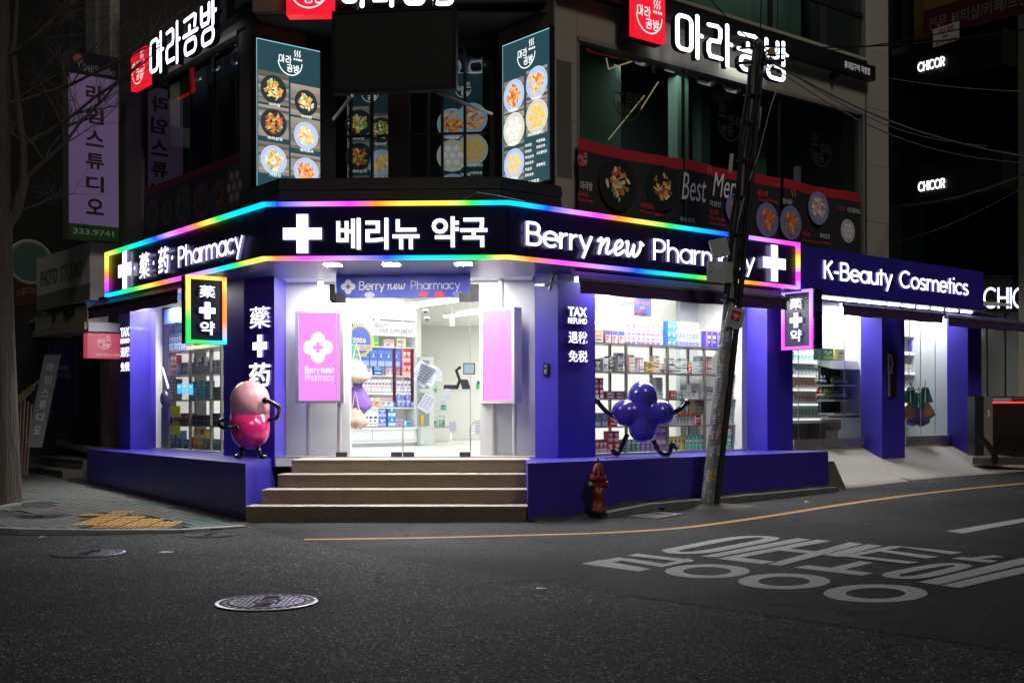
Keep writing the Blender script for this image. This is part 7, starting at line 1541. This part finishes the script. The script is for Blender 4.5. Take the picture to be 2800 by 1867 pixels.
# ------------------------------------------------------------ fire hydrant
hb=BRt.P(BRt.u(1635,.24),0,.24); hb.z=gz(hb.x,hb.y); t=thing('fire_hydrant','weathered red pillar hydrant with chipped white lettering by the right plinth wall','hydrant',hb); k=14.3/3200
zz_=lambda py:H-(py-1121.5)*hb.y/3200
m=MB(); m.sm=True; r_=lambda px:px*hb.y/3200
m.lathe([(r_(21),zz_(1402)),(r_(21),zz_(1392)),(r_(17),zz_(1388)),(r_(16),zz_(1350)),(r_(17.5),zz_(1348)),(r_(17.5),zz_(1345)),(r_(16),zz_(1343)),(r_(15.5),zz_(1325)),(r_(17),zz_(1320)),(r_(17),zz_(1313))],c=(hb.x,hb.y,0),n=20); part('barrel',m,RED,t)
m=MB(); m.lathe([(r_(18),zz_(1312.5)),(r_(23.5),zz_(1310)),(r_(23.5),zz_(1301.5)),(r_(15),zz_(1300.5))],c=(hb.x,hb.y,0),n=20); part('flange',m,RED,t)
for i in range(8):
    q=math.pi*i/4; part('bolt',MB().lathe([(.012,zz_(1301)),(.012,zz_(1297)),(.006,zz_(1296))],c=(hb.x+r_(20)*math.cos(q),hb.y+r_(20)*math.sin(q),0),n=6),RED,t)
m=MB(); m.sm=True; m.lathe([(r_(15),zz_(1300.5)),(r_(14),zz_(1285)),(r_(12.5),zz_(1276)),(r_(9),zz_(1270)),(r_(8),zz_(1268)),(r_(3),zz_(1267))],c=(hb.x,hb.y,0),n=20); part('bonnet',m,RED,t)
part('spindle',MB().lathe([(r_(5),zz_(1268)),(r_(5),zz_(1266)),(r_(2.5),zz_(1265)),(r_(2.5),zz_(1258)),(r_(3.5),zz_(1257.5)),(r_(3.5),zz_(1254))],c=(hb.x,hb.y,0),n=8),BLACK,t)
for s in (-1,1):
    c=Vector((hb.x,hb.y,zz_(1325))); part('outlet',MB().tube([c+Vector((s*r_(12),-.01,0)),c+Vector((s*r_(21),-.02,0))],r_(9),14),RED,t); part('outlet_cap',MB().tube([c+Vector((s*r_(21),-.02,0)),c+Vector((s*r_(27),-.025,0))],r_(10),8),DARKST if s<0 else RED,t)
part('rib',MB().hexa([Vector((hb.x-.01,hb.y-r_(22),zz_(1300.5))),Vector((hb.x+.01,hb.y-r_(22),zz_(1300.5))),Vector((hb.x+.01,hb.y-r_(12),zz_(1300.5))),Vector((hb.x-.01,hb.y-r_(12),zz_(1300.5))),Vector((hb.x-.01,hb.y-r_(14),zz_(1285))),Vector((hb.x+.01,hb.y-r_(14),zz_(1285))),Vector((hb.x+.01,hb.y-r_(11),zz_(1283))),Vector((hb.x-.01,hb.y-r_(11),zz_(1283)))]),RED,t)
m=MB(); hf=Fr((hb.x-.1,hb.y-r_(17.2)),(hb.x+.1,hb.y-r_(17.2)))
m.col=(.5,.48,.45)
for s_,za,w in (('소화',1341,.08),('전',1351,.04),('H',1384,.03)): ttext(m,hf,s_,.1-w/2+.01,.1+w/2+.01,zz_(za),zz_(za)+.045,0,.01)
part('chipped_lettering',m,ATTR,t)
# ------------------------------------------------------------ the two glossy shop sculptures
def gloss(name,c,r=.18): return PM(name,c,r,coat=.6,var=.03)
PK1=gloss('gloss_pale_pink',(.86,.42,.47)); PK2=gloss('gloss_magenta',(.66,.02,.16)); BLG=gloss('gloss_black',(.006,.006,.008),.12); VIO=gloss('gloss_violet',(.055,.035,.36),.2)
cD=15.75; c=at(684,1133,cD); s=cD/3200; rad=53*s; z_lo=H-(1228-1124)*s; z_hi=H-(1040-1124)*s; zm=H-(1133-1124)*s; zf=ZF
cap_=thing('capsule_sculpture','glossy two tone pink and magenta capsule sculpture on black legs at the plinth corner','sculpture',(c.x,c.y,ZF))
def halfcap(up):
    m=MB(); m.sm=True; pr=[]
    if up:
        pr=[(rad,zm),(rad,z_hi-rad)]+[(rad*math.cos(R(a)),z_hi-rad+rad*math.sin(R(a))) for a in range(8,90,8)]+[(.002,z_hi)]
    else: pr=[(.002,z_lo)]+[(rad*math.cos(R(a)),z_lo+rad-rad*math.sin(R(a))) for a in range(88,0,-8)]+[(rad,z_lo+rad),(rad,zm-.0008)]
    return m.lathe(pr,c=(c.x,c.y,0),n=40)
part('upper_half',halfcap(True),PK1,cap_); part('lower_half',halfcap(False),PK2,cap_)
def P2(px,py,dy=0): 
    q=at(px,py,cD+dy); return q
limb=lambda pts,r:(lambda m:(setattr(m,'sm',True),m.tube(pts,r,12))[1])(MB())
def sm3(pts,n=2):
    p=[Vector(x) for x in pts]
    for _ in range(n):
        q=[p[0]]
        for a,b in zip(p,p[1:]): q+= [a.lerp(b,.25),a.lerp(b,.75)]
        p=q+[p[-1]]
    return p
part('arm',limb(sm3([P2(634,1150,-.05),P2(605,1146,-.10),P2(596,1160,-.18),P2(612,1171,-.25),P2(648,1170,-.27)]),.029),BLG,cap_)
part('arm',limb(sm3([P2(736,1148,-.05),P2(760,1142,-.08),P2(766,1118,-.14),P2(752,1104,-.18),P2(728,1095,-.22)]),.032),BLG,cap_)
m=MB(); m.ball(P2(648,1168,-.27),.042,(1.2,.9,.9)); part('hand',m,BLG,cap_); m=MB(); m.ball(P2(726,1095,-.22),.045,(1.2,.9,1.0)); part('hand',m,BLG,cap_)
part('leg',limb([P2(662,1218,0),Vector((P2(662,1218).x,cD,ZF+.04))],.036),BLG,cap_); part('leg',limb([P2(704,1218,0),Vector((P2(713,1218).x,cD-.03,ZF+.04))],.036),BLG,cap_)
for px,dx in ((658,-.05),(718,.06)):
    q=P2(px,1240); m=MB(); m.ball((q.x+dx*.3,cD-.06,ZF+.036),.036,(1.7,1.6,.95)); part('shoe',m,BLG,cap_)
# clover
cD=16.25; s=cD/3200; q0=at(1757,1127,cD); clo=thing('clover_sculpture','glossy violet four lobed balloon sculpture on black legs before the right window','sculpture',(q0.x,cD,ZF))
def lobes():
    bm=bmesh.new()
    return bm
import bmesh
mb_=bpy.data.metaballs.new('lobes') if False else None
m=MB(); LB=[(1757,1083,40,42),(1712,1128,41,37),(1803,1128,41,37),(1757,1169,39,41)]
for px,py,a,b in LB:
    p=at(px,py,cD); m.ball(p,1,(a*s,a*s*.95,b*s),36,24); p=at((px*.55+1757*.45),(py*.55+1127*.45),cD); m.ball(p,1,(38.5*s,35*s,38*s),30,20)
p=at(1757,1127,cD); m.ball(p,1,(42*s,36*s,42*s),30,20)
me=m.mesh('body',VIO); o=bpy.data.objects.new('body',me); COL.objects.link(o); o.parent=clo; o.matrix_parent_inverse=Matrix.Translation(-Vector(clo.location))
rm=o.modifiers.new('r','REMESH'); rm.mode='VOXEL'; rm.voxel_size=.014; rm.use_smooth_shade=True; sm_=o.modifiers.new('s','SMOOTH'); sm_.factor=.7; sm_.iterations=12
Q=lambda px,py,dy=0:at(px,py,cD+dy)
part('arm',limb(sm3([Q(1680,1140),Q(1656,1125,-.03),Q(1634,1098,-.06)]),[.034]*13 if False else .033),BLG,clo); part('arm',limb(sm3([Q(1836,1130),Q(1858,1120,-.03),Q(1876,1102,-.06)]),.035),BLG,clo)
for px,py in ((1632,1096),(1878,1100)):
    m=MB(); m.ball(Q(px,py,-.06),.047); part('hand',m,BLG,clo)
zfp=lambda dy:H-(H-ZF)  # ledge level
part('leg',limb(sm3([Q(1716,1186),Q(1700,1218),Q(1692,1238,-.02),Q(1686,1243,-.05),Q(1672,1228,-.06)]),.034),BLG,clo)
part('leg',limb(sm3([Q(1785,1202),Q(1800,1230),Q(1814,1243,-.04),Q(1830,1242,-.06),Q(1836,1218,-.05),Q(1838,1212,-.05),Q(1854,1228,-.08)]),.034),BLG,clo)
# ------------------------------------------------------------ left neighbour: shuttered studio building
nbx=thing('studio_building','dark narrow neighbouring building with studio signs on the left street','building',(-9,23,0))
NW=WL; u_=NW.u; ND=PM('dirty_facade',(.34,.31,.26),.8,var=.35,vs=4,bump=.2); NDD=PM('black_facade',(.06,.058,.055),.7,var=.3,vs=3)
def nb(name,mat,a,b,z0,z1,o0,o1): return part(name,MB().fb(NW,u_(a),u_(b),z0,z1,o0,o1),mat,nbx)
nb('wall',NDD,-300,326,0,12,-1.6,-1.4); nb('pier',ND,243,262,.2,8.5,-1.4,-.25); nb('pier',ND,268,288,3.9,12,-1.4,-.1); nb('pier',ND,180,206,5.5,12,-1.3,-.4)
for z in (4.3,6.1,7.9,9.6): nb('floor_band',ND,120,322,z,z+.35,-1.4,-.55)
for a,b in ((128,175),(212,240)):
    for z in (4.7,6.5,8.3): nb('window',GRIN,a,b,z,z+1.3,-1.39,-1.3)
nb('pale_strip',PM('pale_wall_strip',(.13,.125,.09),.8,var=.2),289,305,4.9,6.6,-.5,-.4)
nb('doorway_wall',NDD,236,330,.3,3.2,-1.0,-.8); nb('glass_edge',ALU,262,265,.6,3.0,-.8,-.7); nb('glass_edge',ALU,270,272,.6,3.0,-.8,-.7); nb('column',ND,222,238,.2,3.1,-1.0,-.35)
# steps
for i,(a,z,o) in enumerate(((96,.28,.45),(120,.46,.1))):
    nb('stone_step',STONED,a,240,.0,z,-.8,o); nb('step_edge',CONCD,a,240,z+.001,z+.02,-.8,o+.02)
# signs
def lbox(name,label,fr,a,b,z0,z1,o0,o1,mat,side=None): 
    t=thing(name,label,'sign',fr.P((fr.u(a,o1)+fr.u(b,o1))/2,z0,o1)); part('case',MB().fb(fr,fr.u(a,o1),fr.u(b,o1),z0,z1,o0,o1),mat,t); return t
PS=PM('photo_sign_face',(.72,.70,.62),.5,var=.2,vs=3); 
z0=NW.z(101,850,.5); z1=NW.z(101,708,.5); t=lbox('photo_studio_sign','grey box sign reading photo studio on the dark left building',NW,101,247,z0,z1,.1,.5,PS)
m=MB(); m.col=(.10,.09,.085); ttext(m,NW,'PHOTO',NW.u(112,.503),NW.u(158,.503),z0+.42,z0+.72,.503,.03); m.col=(.20,.19,.14); ttext(m,NW,'STUDIO',NW.u(166,.503),NW.u(226,.503),z0+.42,z0+.72,.503,.03); m.col=(.16,.17,.12); m.fq(NW,NW.u(101,.502),NW.u(247,.502),z0,z0+.28,.502); part('print',m,ATDIM,t)
z0b=NW.z(97,908,.45); t=lbox('brass_letter_sign','tarnished fascia board with two raised dark letters on the left building',NW,97,240,z0b,z0-.07,.1,.45,PM('fascia_brown',(.46,.42,.34),.5,var=.3,vs=5)); 
tletters(t,'letter',NW,'두잉',NW.u(128,.48),NW.u(200,.48),z0b+.16,z0b+.60,.48,.025,.03,[PM('rusty_letter',(.12,.06,.03),.5,metal=.3,var=.4),BLACK]); part('ledge',MB().fb(NW,NW.u(97,.55),NW.u(240,.55),z0b-.12,z0b-.002,.0,.6),ND,t)
# round lime slice
cc=NW.P(NW.u(92,.3),NW.z(92,712,.3),.3); t=thing('lime_slice_sign','round green lime slice sign behind the photo studio box','sign',cc); RF=frm((cc.x-.4,cc.y-.0),dR,1)
m=MB(); ru=.17; rz=.42; u0=.33; m.col=(.09,.10,.07); m.ell(RF,u0,cc.z,.42,.42,0,28); m.col=(.02,.06,.05); m.ell(RF,u0,cc.z,.37,.37,.004,28)
m.col=(.03,.055,.042)
for i in range(8):
    q=R(i*45+4); q2=R(i*45+41); m.add([RF.P(u0+.06*math.cos((q+q2)/2),cc.z+.06*math.sin((q+q2)/2),.008),RF.P(u0+.33*math.cos(q),cc.z+.33*math.sin(q),.008),RF.P(u0+.33*math.cos(q2),cc.z+.33*math.sin(q2),.008)],[(0,1,2)])
part('disc',m,ATDIM,t); part('rim',MB().tube([RF.P(u0+.42*math.cos(R(i*15)),cc.z+.42*math.sin(R(i*15)),-.02) for i in range(25)],.03,6),ND,t)
# blade: vertical studio sign
def neigh_blade(px_in,px_out,y0,y1,th,label,name='vertical_sign',o=.1):
    p=NW.P(NW.u(px_in,o),0,o); f=frm(Vector((p.x,p.y))-dR*4,dR,4); u1=4; u0=f.u(px_out); z1=f.z(px_out,y0); z0=f.z(px_out,y1); t=thing(name,label,'sign',f.P((u0+u1)/2,z0,-th/2)); return t,f,u0,u1,z0,z1
t,f,u0,u1,z0,z1=neigh_blade(326,190,134,648,.3,'tall vertical studio sign with black hangul on a lilac lit face')
part('case',MB().fb(f,u0,u1,z0,z1,-.30,-.004),PM('sign_case_cream',(.22,.20,.14),.6,var=.2),t)
hh=z1-z0; w_=u1-u0
VS=bpy.data.materials.new('studio_sign_face'); VS.use_nodes=True; b=VS.node_tree.nodes['Principled BSDF']; b.inputs['Base Color'].default_value=(.17,.14,.22,1); b.inputs['Emission Color'].default_value=(.36,.22,.55,1); b.inputs['Emission Strength'].default_value=.16; b.inputs['Roughness'].default_value=.35
part('face',MB().fq(f,u0,u1,z0+hh*.075,z1-hh*.125,0),VS,t); part('head_panel',MB().fq(f,u0,u1,z1-hh*.125,z1,0),PM('head_panel_dark',(.02,.018,.03),.3),t); part('foot_panel',MB().fq(f,u0,u1,z0,z0+hh*.075,0),PM('foot_green',(.03,.13,.035),.4),t)
m=MB(); m.col=(.02,.018,.03)
for i,ch in enumerate('라임스튜디오'):
    zc=z1-hh*(.215+.122*i); ttext(m,f,ch,u0+w_*.34,u0+w_*.70,zc-hh*.043,zc+hh*.043,.003,.03)
m.col=(.22,.22,.28); ttext(m,f,'LIMEStudio',u0+w_*.2,u0+w_*.93,z1-hh*.105,z1-hh*.065,.003,.01); m.col=(.25,.10,.05); m.ell(f,u0+w_*.19,z1-hh*.045,w_*.10,w_*.10,.003,18); m.col=(.30,.38,.33); ttext(m,f,'333.9741',u0+w_*.08,u0+w_*.9,z0+hh*.02,z0+hh*.052,.003,.02)
part('print',m,ATDIM,t)
# small blue sign and pink sign beside the shop
t,f,u0,u1,z0,z1=neigh_blade(298,242,790,878,.12,'small blue vertical sign with white hangul beside the left awning',o=.0); part('case',MB().fb(f,u0,u1,z0,z1,-.12,0),EM('blue_sign_face',(.03,.12,.28),.35),t); m=MB(); m.col=(.35,.5,.55)
for i,ch in enumerate(('라임','스','튜')): ttext(m,f,ch,u0+(u1-u0)*(.28 if len(ch)>1 else .40),u0+(u1-u0)*(.88 if len(ch)>1 else .72),z1-(z1-z0)*(.30+.30*i),z1-(z1-z0)*(.08+.30*i),.004,.02)
part('print',m,ATDIM,t)
t,f,u0,u1,z0,z1=neigh_blade(330,240,910,978,.2,'small rose pink restaurant sign with white bowl logo beside the far left pillar',o=.0); part('case',MB().fb(f,u0,u1,z0,z1,-.2,0),EM('rose_sign_face',(.62,.07,.13),.65),t); m=MB(); bowl_logo(m,f,(u0+u1)/2,z0+(z1-z0)*.60,(z1-z0)*.62,.003,(.6,.5,.5)); m.col=(.6,.5,.5); ttext(m,f,'마라탕 마라샹궈 전문점',u0+(u1-u0)*.25,u1-.02,z0+(z1-z0)*.08,z0+(z1-z0)*.19,.003); part('print',m,AT('rose_print',.4,em=.9),t)
t,f,u0,u1,z0,z1=neigh_blade(330,243,880,905,.2,'pale unlit sign box above the rose pink restaurant sign',o=.0); part('case',MB().fb(f,u0,u1,z0,z1,-.2,0),PM('pale_box',(.35,.36,.40),.5),t)
# blue academy board and leaning banner
bf=frm(NW.P(NW.u(134,-.1),0,-.1)[:2],Vector((.95,.31)).normalized(),3); z0=bf.z(134,1128); z1=bf.z(134,932); L=bf.u(210); t=thing('academy_board','dark blue board with grey hangul standing in the dim left doorway','board',bf.P(L/2,z0,0)); part('board',MB().fb(bf,0,L,z0,z1,-.05,0),PM('board_blue',(.05,.06,.24),.5,var=.2),t); part('frame',MB().fb(bf,-.02,0,z0-.02,z1+.02,-.05,.02).fb(bf,L,L+.02,z0-.02,z1+.02,-.05,.02).fb(bf,0,L,z0-.02,z0,-.05,.02),ND,t)
m=MB(); m.col=(.40,.42,.5); ttext(m,bf,'디자인',L*.1,L*.72,z1-(z1-z0)*.42,z1-(z1-z0)*.34,.004,.03); ttext(m,bf,'메이지',L*.1,L*.72,z1-(z1-z0)*.52,z1-(z1-z0)*.44,.004,.03); m.col=(.1,.1,.15); ttext(m,bf,'미술학원',L*.1,L*.7,z1-(z1-z0)*.61,z1-(z1-z0)*.56,.004,.02); part('print',m,ATDIM,t)
a=at(70,1223,21.2); b=at(122,970,21.0); t=thing('leaning_banner','faded grey vertical banner leaning beside the tree in the dim doorway','banner',a); v=(b-a); w=Vector((.28,.03,0))
part('sheet',MB().hexa([a,a+w,a+w+Vector((0,.03,0)),a+Vector((0,.03,0)),b,b+w,b+w+Vector((0,.03,0)),b+Vector((0,.03,0))]),PM('faded_grey',(.22,.22,.22),.8,var=.15),t); m=MB(); m.col=(.40,.40,.40)
for i,ch in enumerate('라임스튜디오'):
    vs,fs=tmesh(ch,.02); x0=min(q.x for q in vs);x1=max(q.x for q in vs);y0=min(q.y for q in vs);y1=max(q.y for q in vs); base_=a+v*(.82-.135*i)+w*.28+Vector((0,-.004,0)); m.add([base_+w*.46*((q.x-x0)/(x1-x0))+v.normalized()*.16*((q.y-y0)/(y1-y0)) for q in vs],fs)
part('print',m,ATDIM,t)
# orange far signboard and roadside junk left
t=thing('orange_signboard','dim orange signboard half hidden behind the tree trunk','sign',at(70,800,27)); of=Fr((at(40,800,27).x,27),(at(104,800,26).x,26)); part('board',MB().fb(of,0,of.L,of.z(50,840),of.z(50,775),-.1,0),PM('orange_board',(.14,.05,.02),.6,var=.3),t); m=MB(); m.col=(.3,.2,.12); ttext(m,of,'커피 한 스푼',.1,of.L-.1,of.z(50,815),of.z(50,795),.004,.02) if False else ttext(m,of,'스튜디오',.1,of.L-.1,of.z(50,812),of.z(50,790),.004,.02); part('print',m,ATDIM,t)
p=at(52,1180,20.5); t=thing('umbrella_stand','bundle of reddish poles with straw tips standing behind the tree','bundle',(p.x,p.y,.25))
for i in range(4): part('pole',MB().tube([Vector((p.x-.02+i*.05,p.y,.25)),Vector((p.x+.02+i*.06,p.y+.05,1.62-.04*i))],.022,6),PM('reddish_pole',(.10,.055,.04),.7) if i==0 else bpy.data.materials['reddish_pole'],t)
part('straw',MB().tube([Vector((p.x,p.y,1.6)),Vector((p.x+.35,p.y,1.9))],[.06,.02],6).tube([Vector((p.x,p.y,1.55)),Vector((p.x+.3,p.y-.05,1.78))],[.05,.02],6),PM('straw',(.12,.10,.04),.9,var=.4),t)
# far dark blocks closing the left street
far=thing('far_building','unlit far building closing the left street behind the tree','building',(-16,34,0)); part('wall',MB().box(-26,-11,32,40,0,14),NDD,far)
for i in range(4):
    for j in range(3): part('window',MB().box(-19.5+i*2,-18.3+i*2,31.95,31.99,3+j*3,4.6+j*3),DIN,far)
# ------------------------------------------------------------ right neighbour: dark shop tower across the alley
e0=at(2432,1118,27); CF=frm((e0.x,e0.y),dLr,8); 
cb=thing('tower_building','dark glass shop tower beyond the alley with black awnings at the right edge','building',(e0.x+2,26,0)); cu=CF.u
part('wall',MB().fb(CF,-2,9,0,14,-1.0,-.6),NDD,cb); part('pier',MB().fb(CF,cu(2786,.1),cu(2850,.1),.2,14,-.6,.1),PM('beige_pier',(.22,.19,.15),.7,var=.15,vs=20),cb)
TEAL=PM('teal_glass',(.02,.05,.055),.15); part('glass_strip',MB().fb(CF,cu(2434),cu(2492),1.5,14,-.59,-.5),TEAL,cb)
BG=PM('black_glass',(.008,.008,.009),.12); part('glass_wall',MB().fb(CF,cu(2494),cu(2786),.2,9.4,-.55,-.5),BG,cb)
gzt=CF.z(2560,110); part('upper_band',MB().fb(CF,cu(2434),cu(2860),CF.z(2600,150),CF.z(2600,150)+.5,-.5,-.1),PM('grey_band',(.10,.12,.14),.6,var=.2),cb)
part('yellow_window',MB().fb(CF,cu(2472),cu(2526),CF.z(2500,95),CF.z(2500,95)+1.6,-.5,-.45),PM('yellow_curtain',(.25,.17,.04),.7,var=.6,vs=5),cb)
for i in range(8): part('mullion',MB().fb(CF,cu(2520)+i*.42,cu(2520)+i*.42+.03,.3,9.3,-.5,-.47),BLACK,cb)
def cband(ytop_at,px,h,name,label,out=.7):
    zb_=CF.z(px,ytop_at,out); t=thing(name,label,'awning',CF.P(cu(2600,out),zb_,out)); part('fascia',MB().fb(CF,cu(2436,out),cu(2742,out),zb_,zb_+h,-.45,out),PM('black_fascia',(.008,.008,.009),.45) if 'black_fascia' not in bpy.data.materials else bpy.data.materials['black_fascia'],t); part('edge',MB().fb(CF,cu(2436,out),cu(2742,out),zb_-.02,zb_-.001,out-.05,out+.01),DARKST,t); return t,zb_
def chicor(par,fr,pa,pb,z0,h,o,mats): sletters(par,'letter',fr,'CHICOR',fr.u(pa,o),fr.u(pb,o),z0,h/1.42,.20,o,.02,mats)
CW=[WH_W,WH_W]
t,zb_=cband(232,2496,.75,'black_awning','upper black shop awning with small lit brand lettering on the dark tower'); zc=CF.z(2512,197,.74); chicor(t,CF,2512,2585,zc,.20,.74,CW)
t,zb_=cband(552,2496,.8,'black_awning','lower black shop awning with small lit brand lettering on the dark tower'); zc=CF.z(2512,524,.74); chicor(t,CF,2512,2585,zc,.20,.74,CW)
# printed signs at the very top
t=thing('window_sign','dim red and yellow hangul window sign at the top right corner','sign',CF.P(cu(2680,.1),7,.1)); z0=CF.z(2640,40,.12); m=MB(); m.col=(.09,.012,.016); m.fq(CF,cu(2528,.1),cu(2850,.1),z0-.30,z0+.35,.1); m.col=(.20,.14,.02); m.fq(CF,cu(2528,.1),cu(2850,.1),z0+.351,z0+1.4,.1); m.col=(.20,.17,.16); ttext(m,CF,'전문 뷰티샵/카페/브런치',cu(2542,.104),cu(2842,.104),z0-.15,z0+.15,.104,.02); part('print',m,ATDIM,t)
wf=Fr((at(2551,100,18).x,18),(at(2622,100,17.6).x,17.6)); z0=wf.z(2551,131); z1=wf.z(2551,82); t=thing('cable_warning_plate','small white warning plate with red hangul hung on the overhead cable','plate',wf.P(.2,z0,0)); part('plate',MB().fb(wf,0,wf.L,z0,z1,-.01,0),PM('plate_pink',(.42,.33,.28),.6),t); m=MB(); m.col=(.4,.02,.03); ttext(m,wf,'위험',wf.L*.2,wf.L*.8,z0+(z1-z0)*.62,z0+(z1-z0)*.93,.003,.03); m.col=(.03,.03,.03); ttext(m,wf,'kt',wf.L*.4,wf.L*.58,z0+(z1-z0)*.33,z0+(z1-z0)*.55,.003,.02); ttext(m,wf,'높이 4.5M',wf.L*.1,wf.L*.9,z0+(z1-z0)*.04,z0+(z1-z0)*.24,.003,.02); part('print',m,ATTR,t); part('hook',MB().tube([wf.P(.1,z1,0),wf.P(.1,z1+.06,0)],.008,5).tube([wf.P(wf.L-.1,z1,0),wf.P(wf.L-.1,z1+.1,0)],.008,5),ALU,t)
# ground floor brand canopy, facing the road
gf=Fr((at(2684,800,24.6).x,24.6),(at(2684,800,24.6).x+4,24.9)); z0=gf.z(2700,852); t=thing('brand_canopy','black canopy with large white lit brand letters above the alley','canopy',gf.P(.6,z0,0)); part('canopy',MB().fb(gf,-.15,4,z0,z0+.72,-.6,0),bpy.data.materials['black_fascia'],t); part('rim',MB().fb(gf,-.15,4,z0+.722,z0+.75,-.6,.03),TEAL,t); sletters(t,'letter',gf,'CHICOR',gf.u(2690,.03),gf.u(2880,.03),gf.z(2700,843,.03),.44/1.42,.17,.03,.03,[WH_L,WH_S])
m=MB(); m.col=(.055,.05,.05); af=Fr((at(2684,900,26).x,26),(at(2900,900,25.6).x,25.6)); ttext(m,af,'TIRTIR',af.u(2686),af.u(2788),af.z(2700,978),af.z(2700,962),.02,.03); t=thing('dim_window_lettering','faint unlit brand lettering on the dark alley window','lettering',af.P(.5,2,0)); part('glass',MB().fb(af,-.3,af.L,.2,3.4,-.1,0),BG,t); part('print',m,ATDIM,t)
part('red_base',MB().fb(af,af.u(2760),af.u(2880),.3,1.1,.05,.2),PM('dark_red_wall',(.06,.01,.01),.7),t); t2=thing('orange_post','thin brownish lit post at the far right edge of the alley','post',af.P(af.u(2794,.6),.2,.6)); part('post',MB().fb(af,af.u(2788,.6),af.u(2800,.6),1.6,3.2,.5,.6),PM('orange_brown',(.22,.10,.03),.6),t2)
# parking barrier
bx=at(2693,1240,21.5); zb=gz(bx.x,bx.y)+.25; t=thing('parking_barrier','beige parking barrier post with a red lit boom at the alley mouth','barrier',(bx.x,bx.y,zb)); g1=Fr((bx.x-.18,bx.y),(bx.x+1,bx.y+.1)); zt_=g1.z(2700,1083); 
part('cabinet',MB().fb(g1,0,.16,zb,zt_,-.3,0),DARKST,t); part('front',MB().fb(g1,.161,.33,zb,zt_-.0,-.3,.02),PM('barrier_beige',(.30,.26,.19),.5,var=.1),t); part('lock',MB().fb(g1,.23,.27,zt_-.38,zt_-.25,.02,.03),WPR,t); part('boom',MB().fb(g1,.34,3,zt_-.10,zt_-.03,-.15,-.1),WHITE,t); part('boom_light',MB().fb(g1,.34,3,zt_-.13,zt_-.105,-.15,-.1),EM('boom_red',(1,.03,.04),2.2),t)
for i in range(3): part('boom_stripe',MB().fb(g1,.75+i*.7,1.0+i*.7,zt_-.095,zt_-.035,-.0995,-.097),PM('stripe_red',(.4,.03,.03),.5) if i==0 else bpy.data.materials['stripe_red'],t)
t=thing('alley_wheel_guard','dark curved wheel guard and low kerb beside the barrier post','guard',(bx.x-.5,bx.y-.2,.2)); m=MB(); m.tube([at(2680,1195,21.2),at(2700,1215,21.1),at(2718,1240,21.0),at(2722,1262,21.0)],.06,8); part('tube',m,BLACK,t); part('kerb',MB().fb(g1,-.1,1.0,zb-.15,zb-.02,.1,.5),DIRT,t)
part('alley_gate',MB().fb(g1,.6,4,zb-.1,zb+1.1,-1.2,-1.1),BLACK,cb)
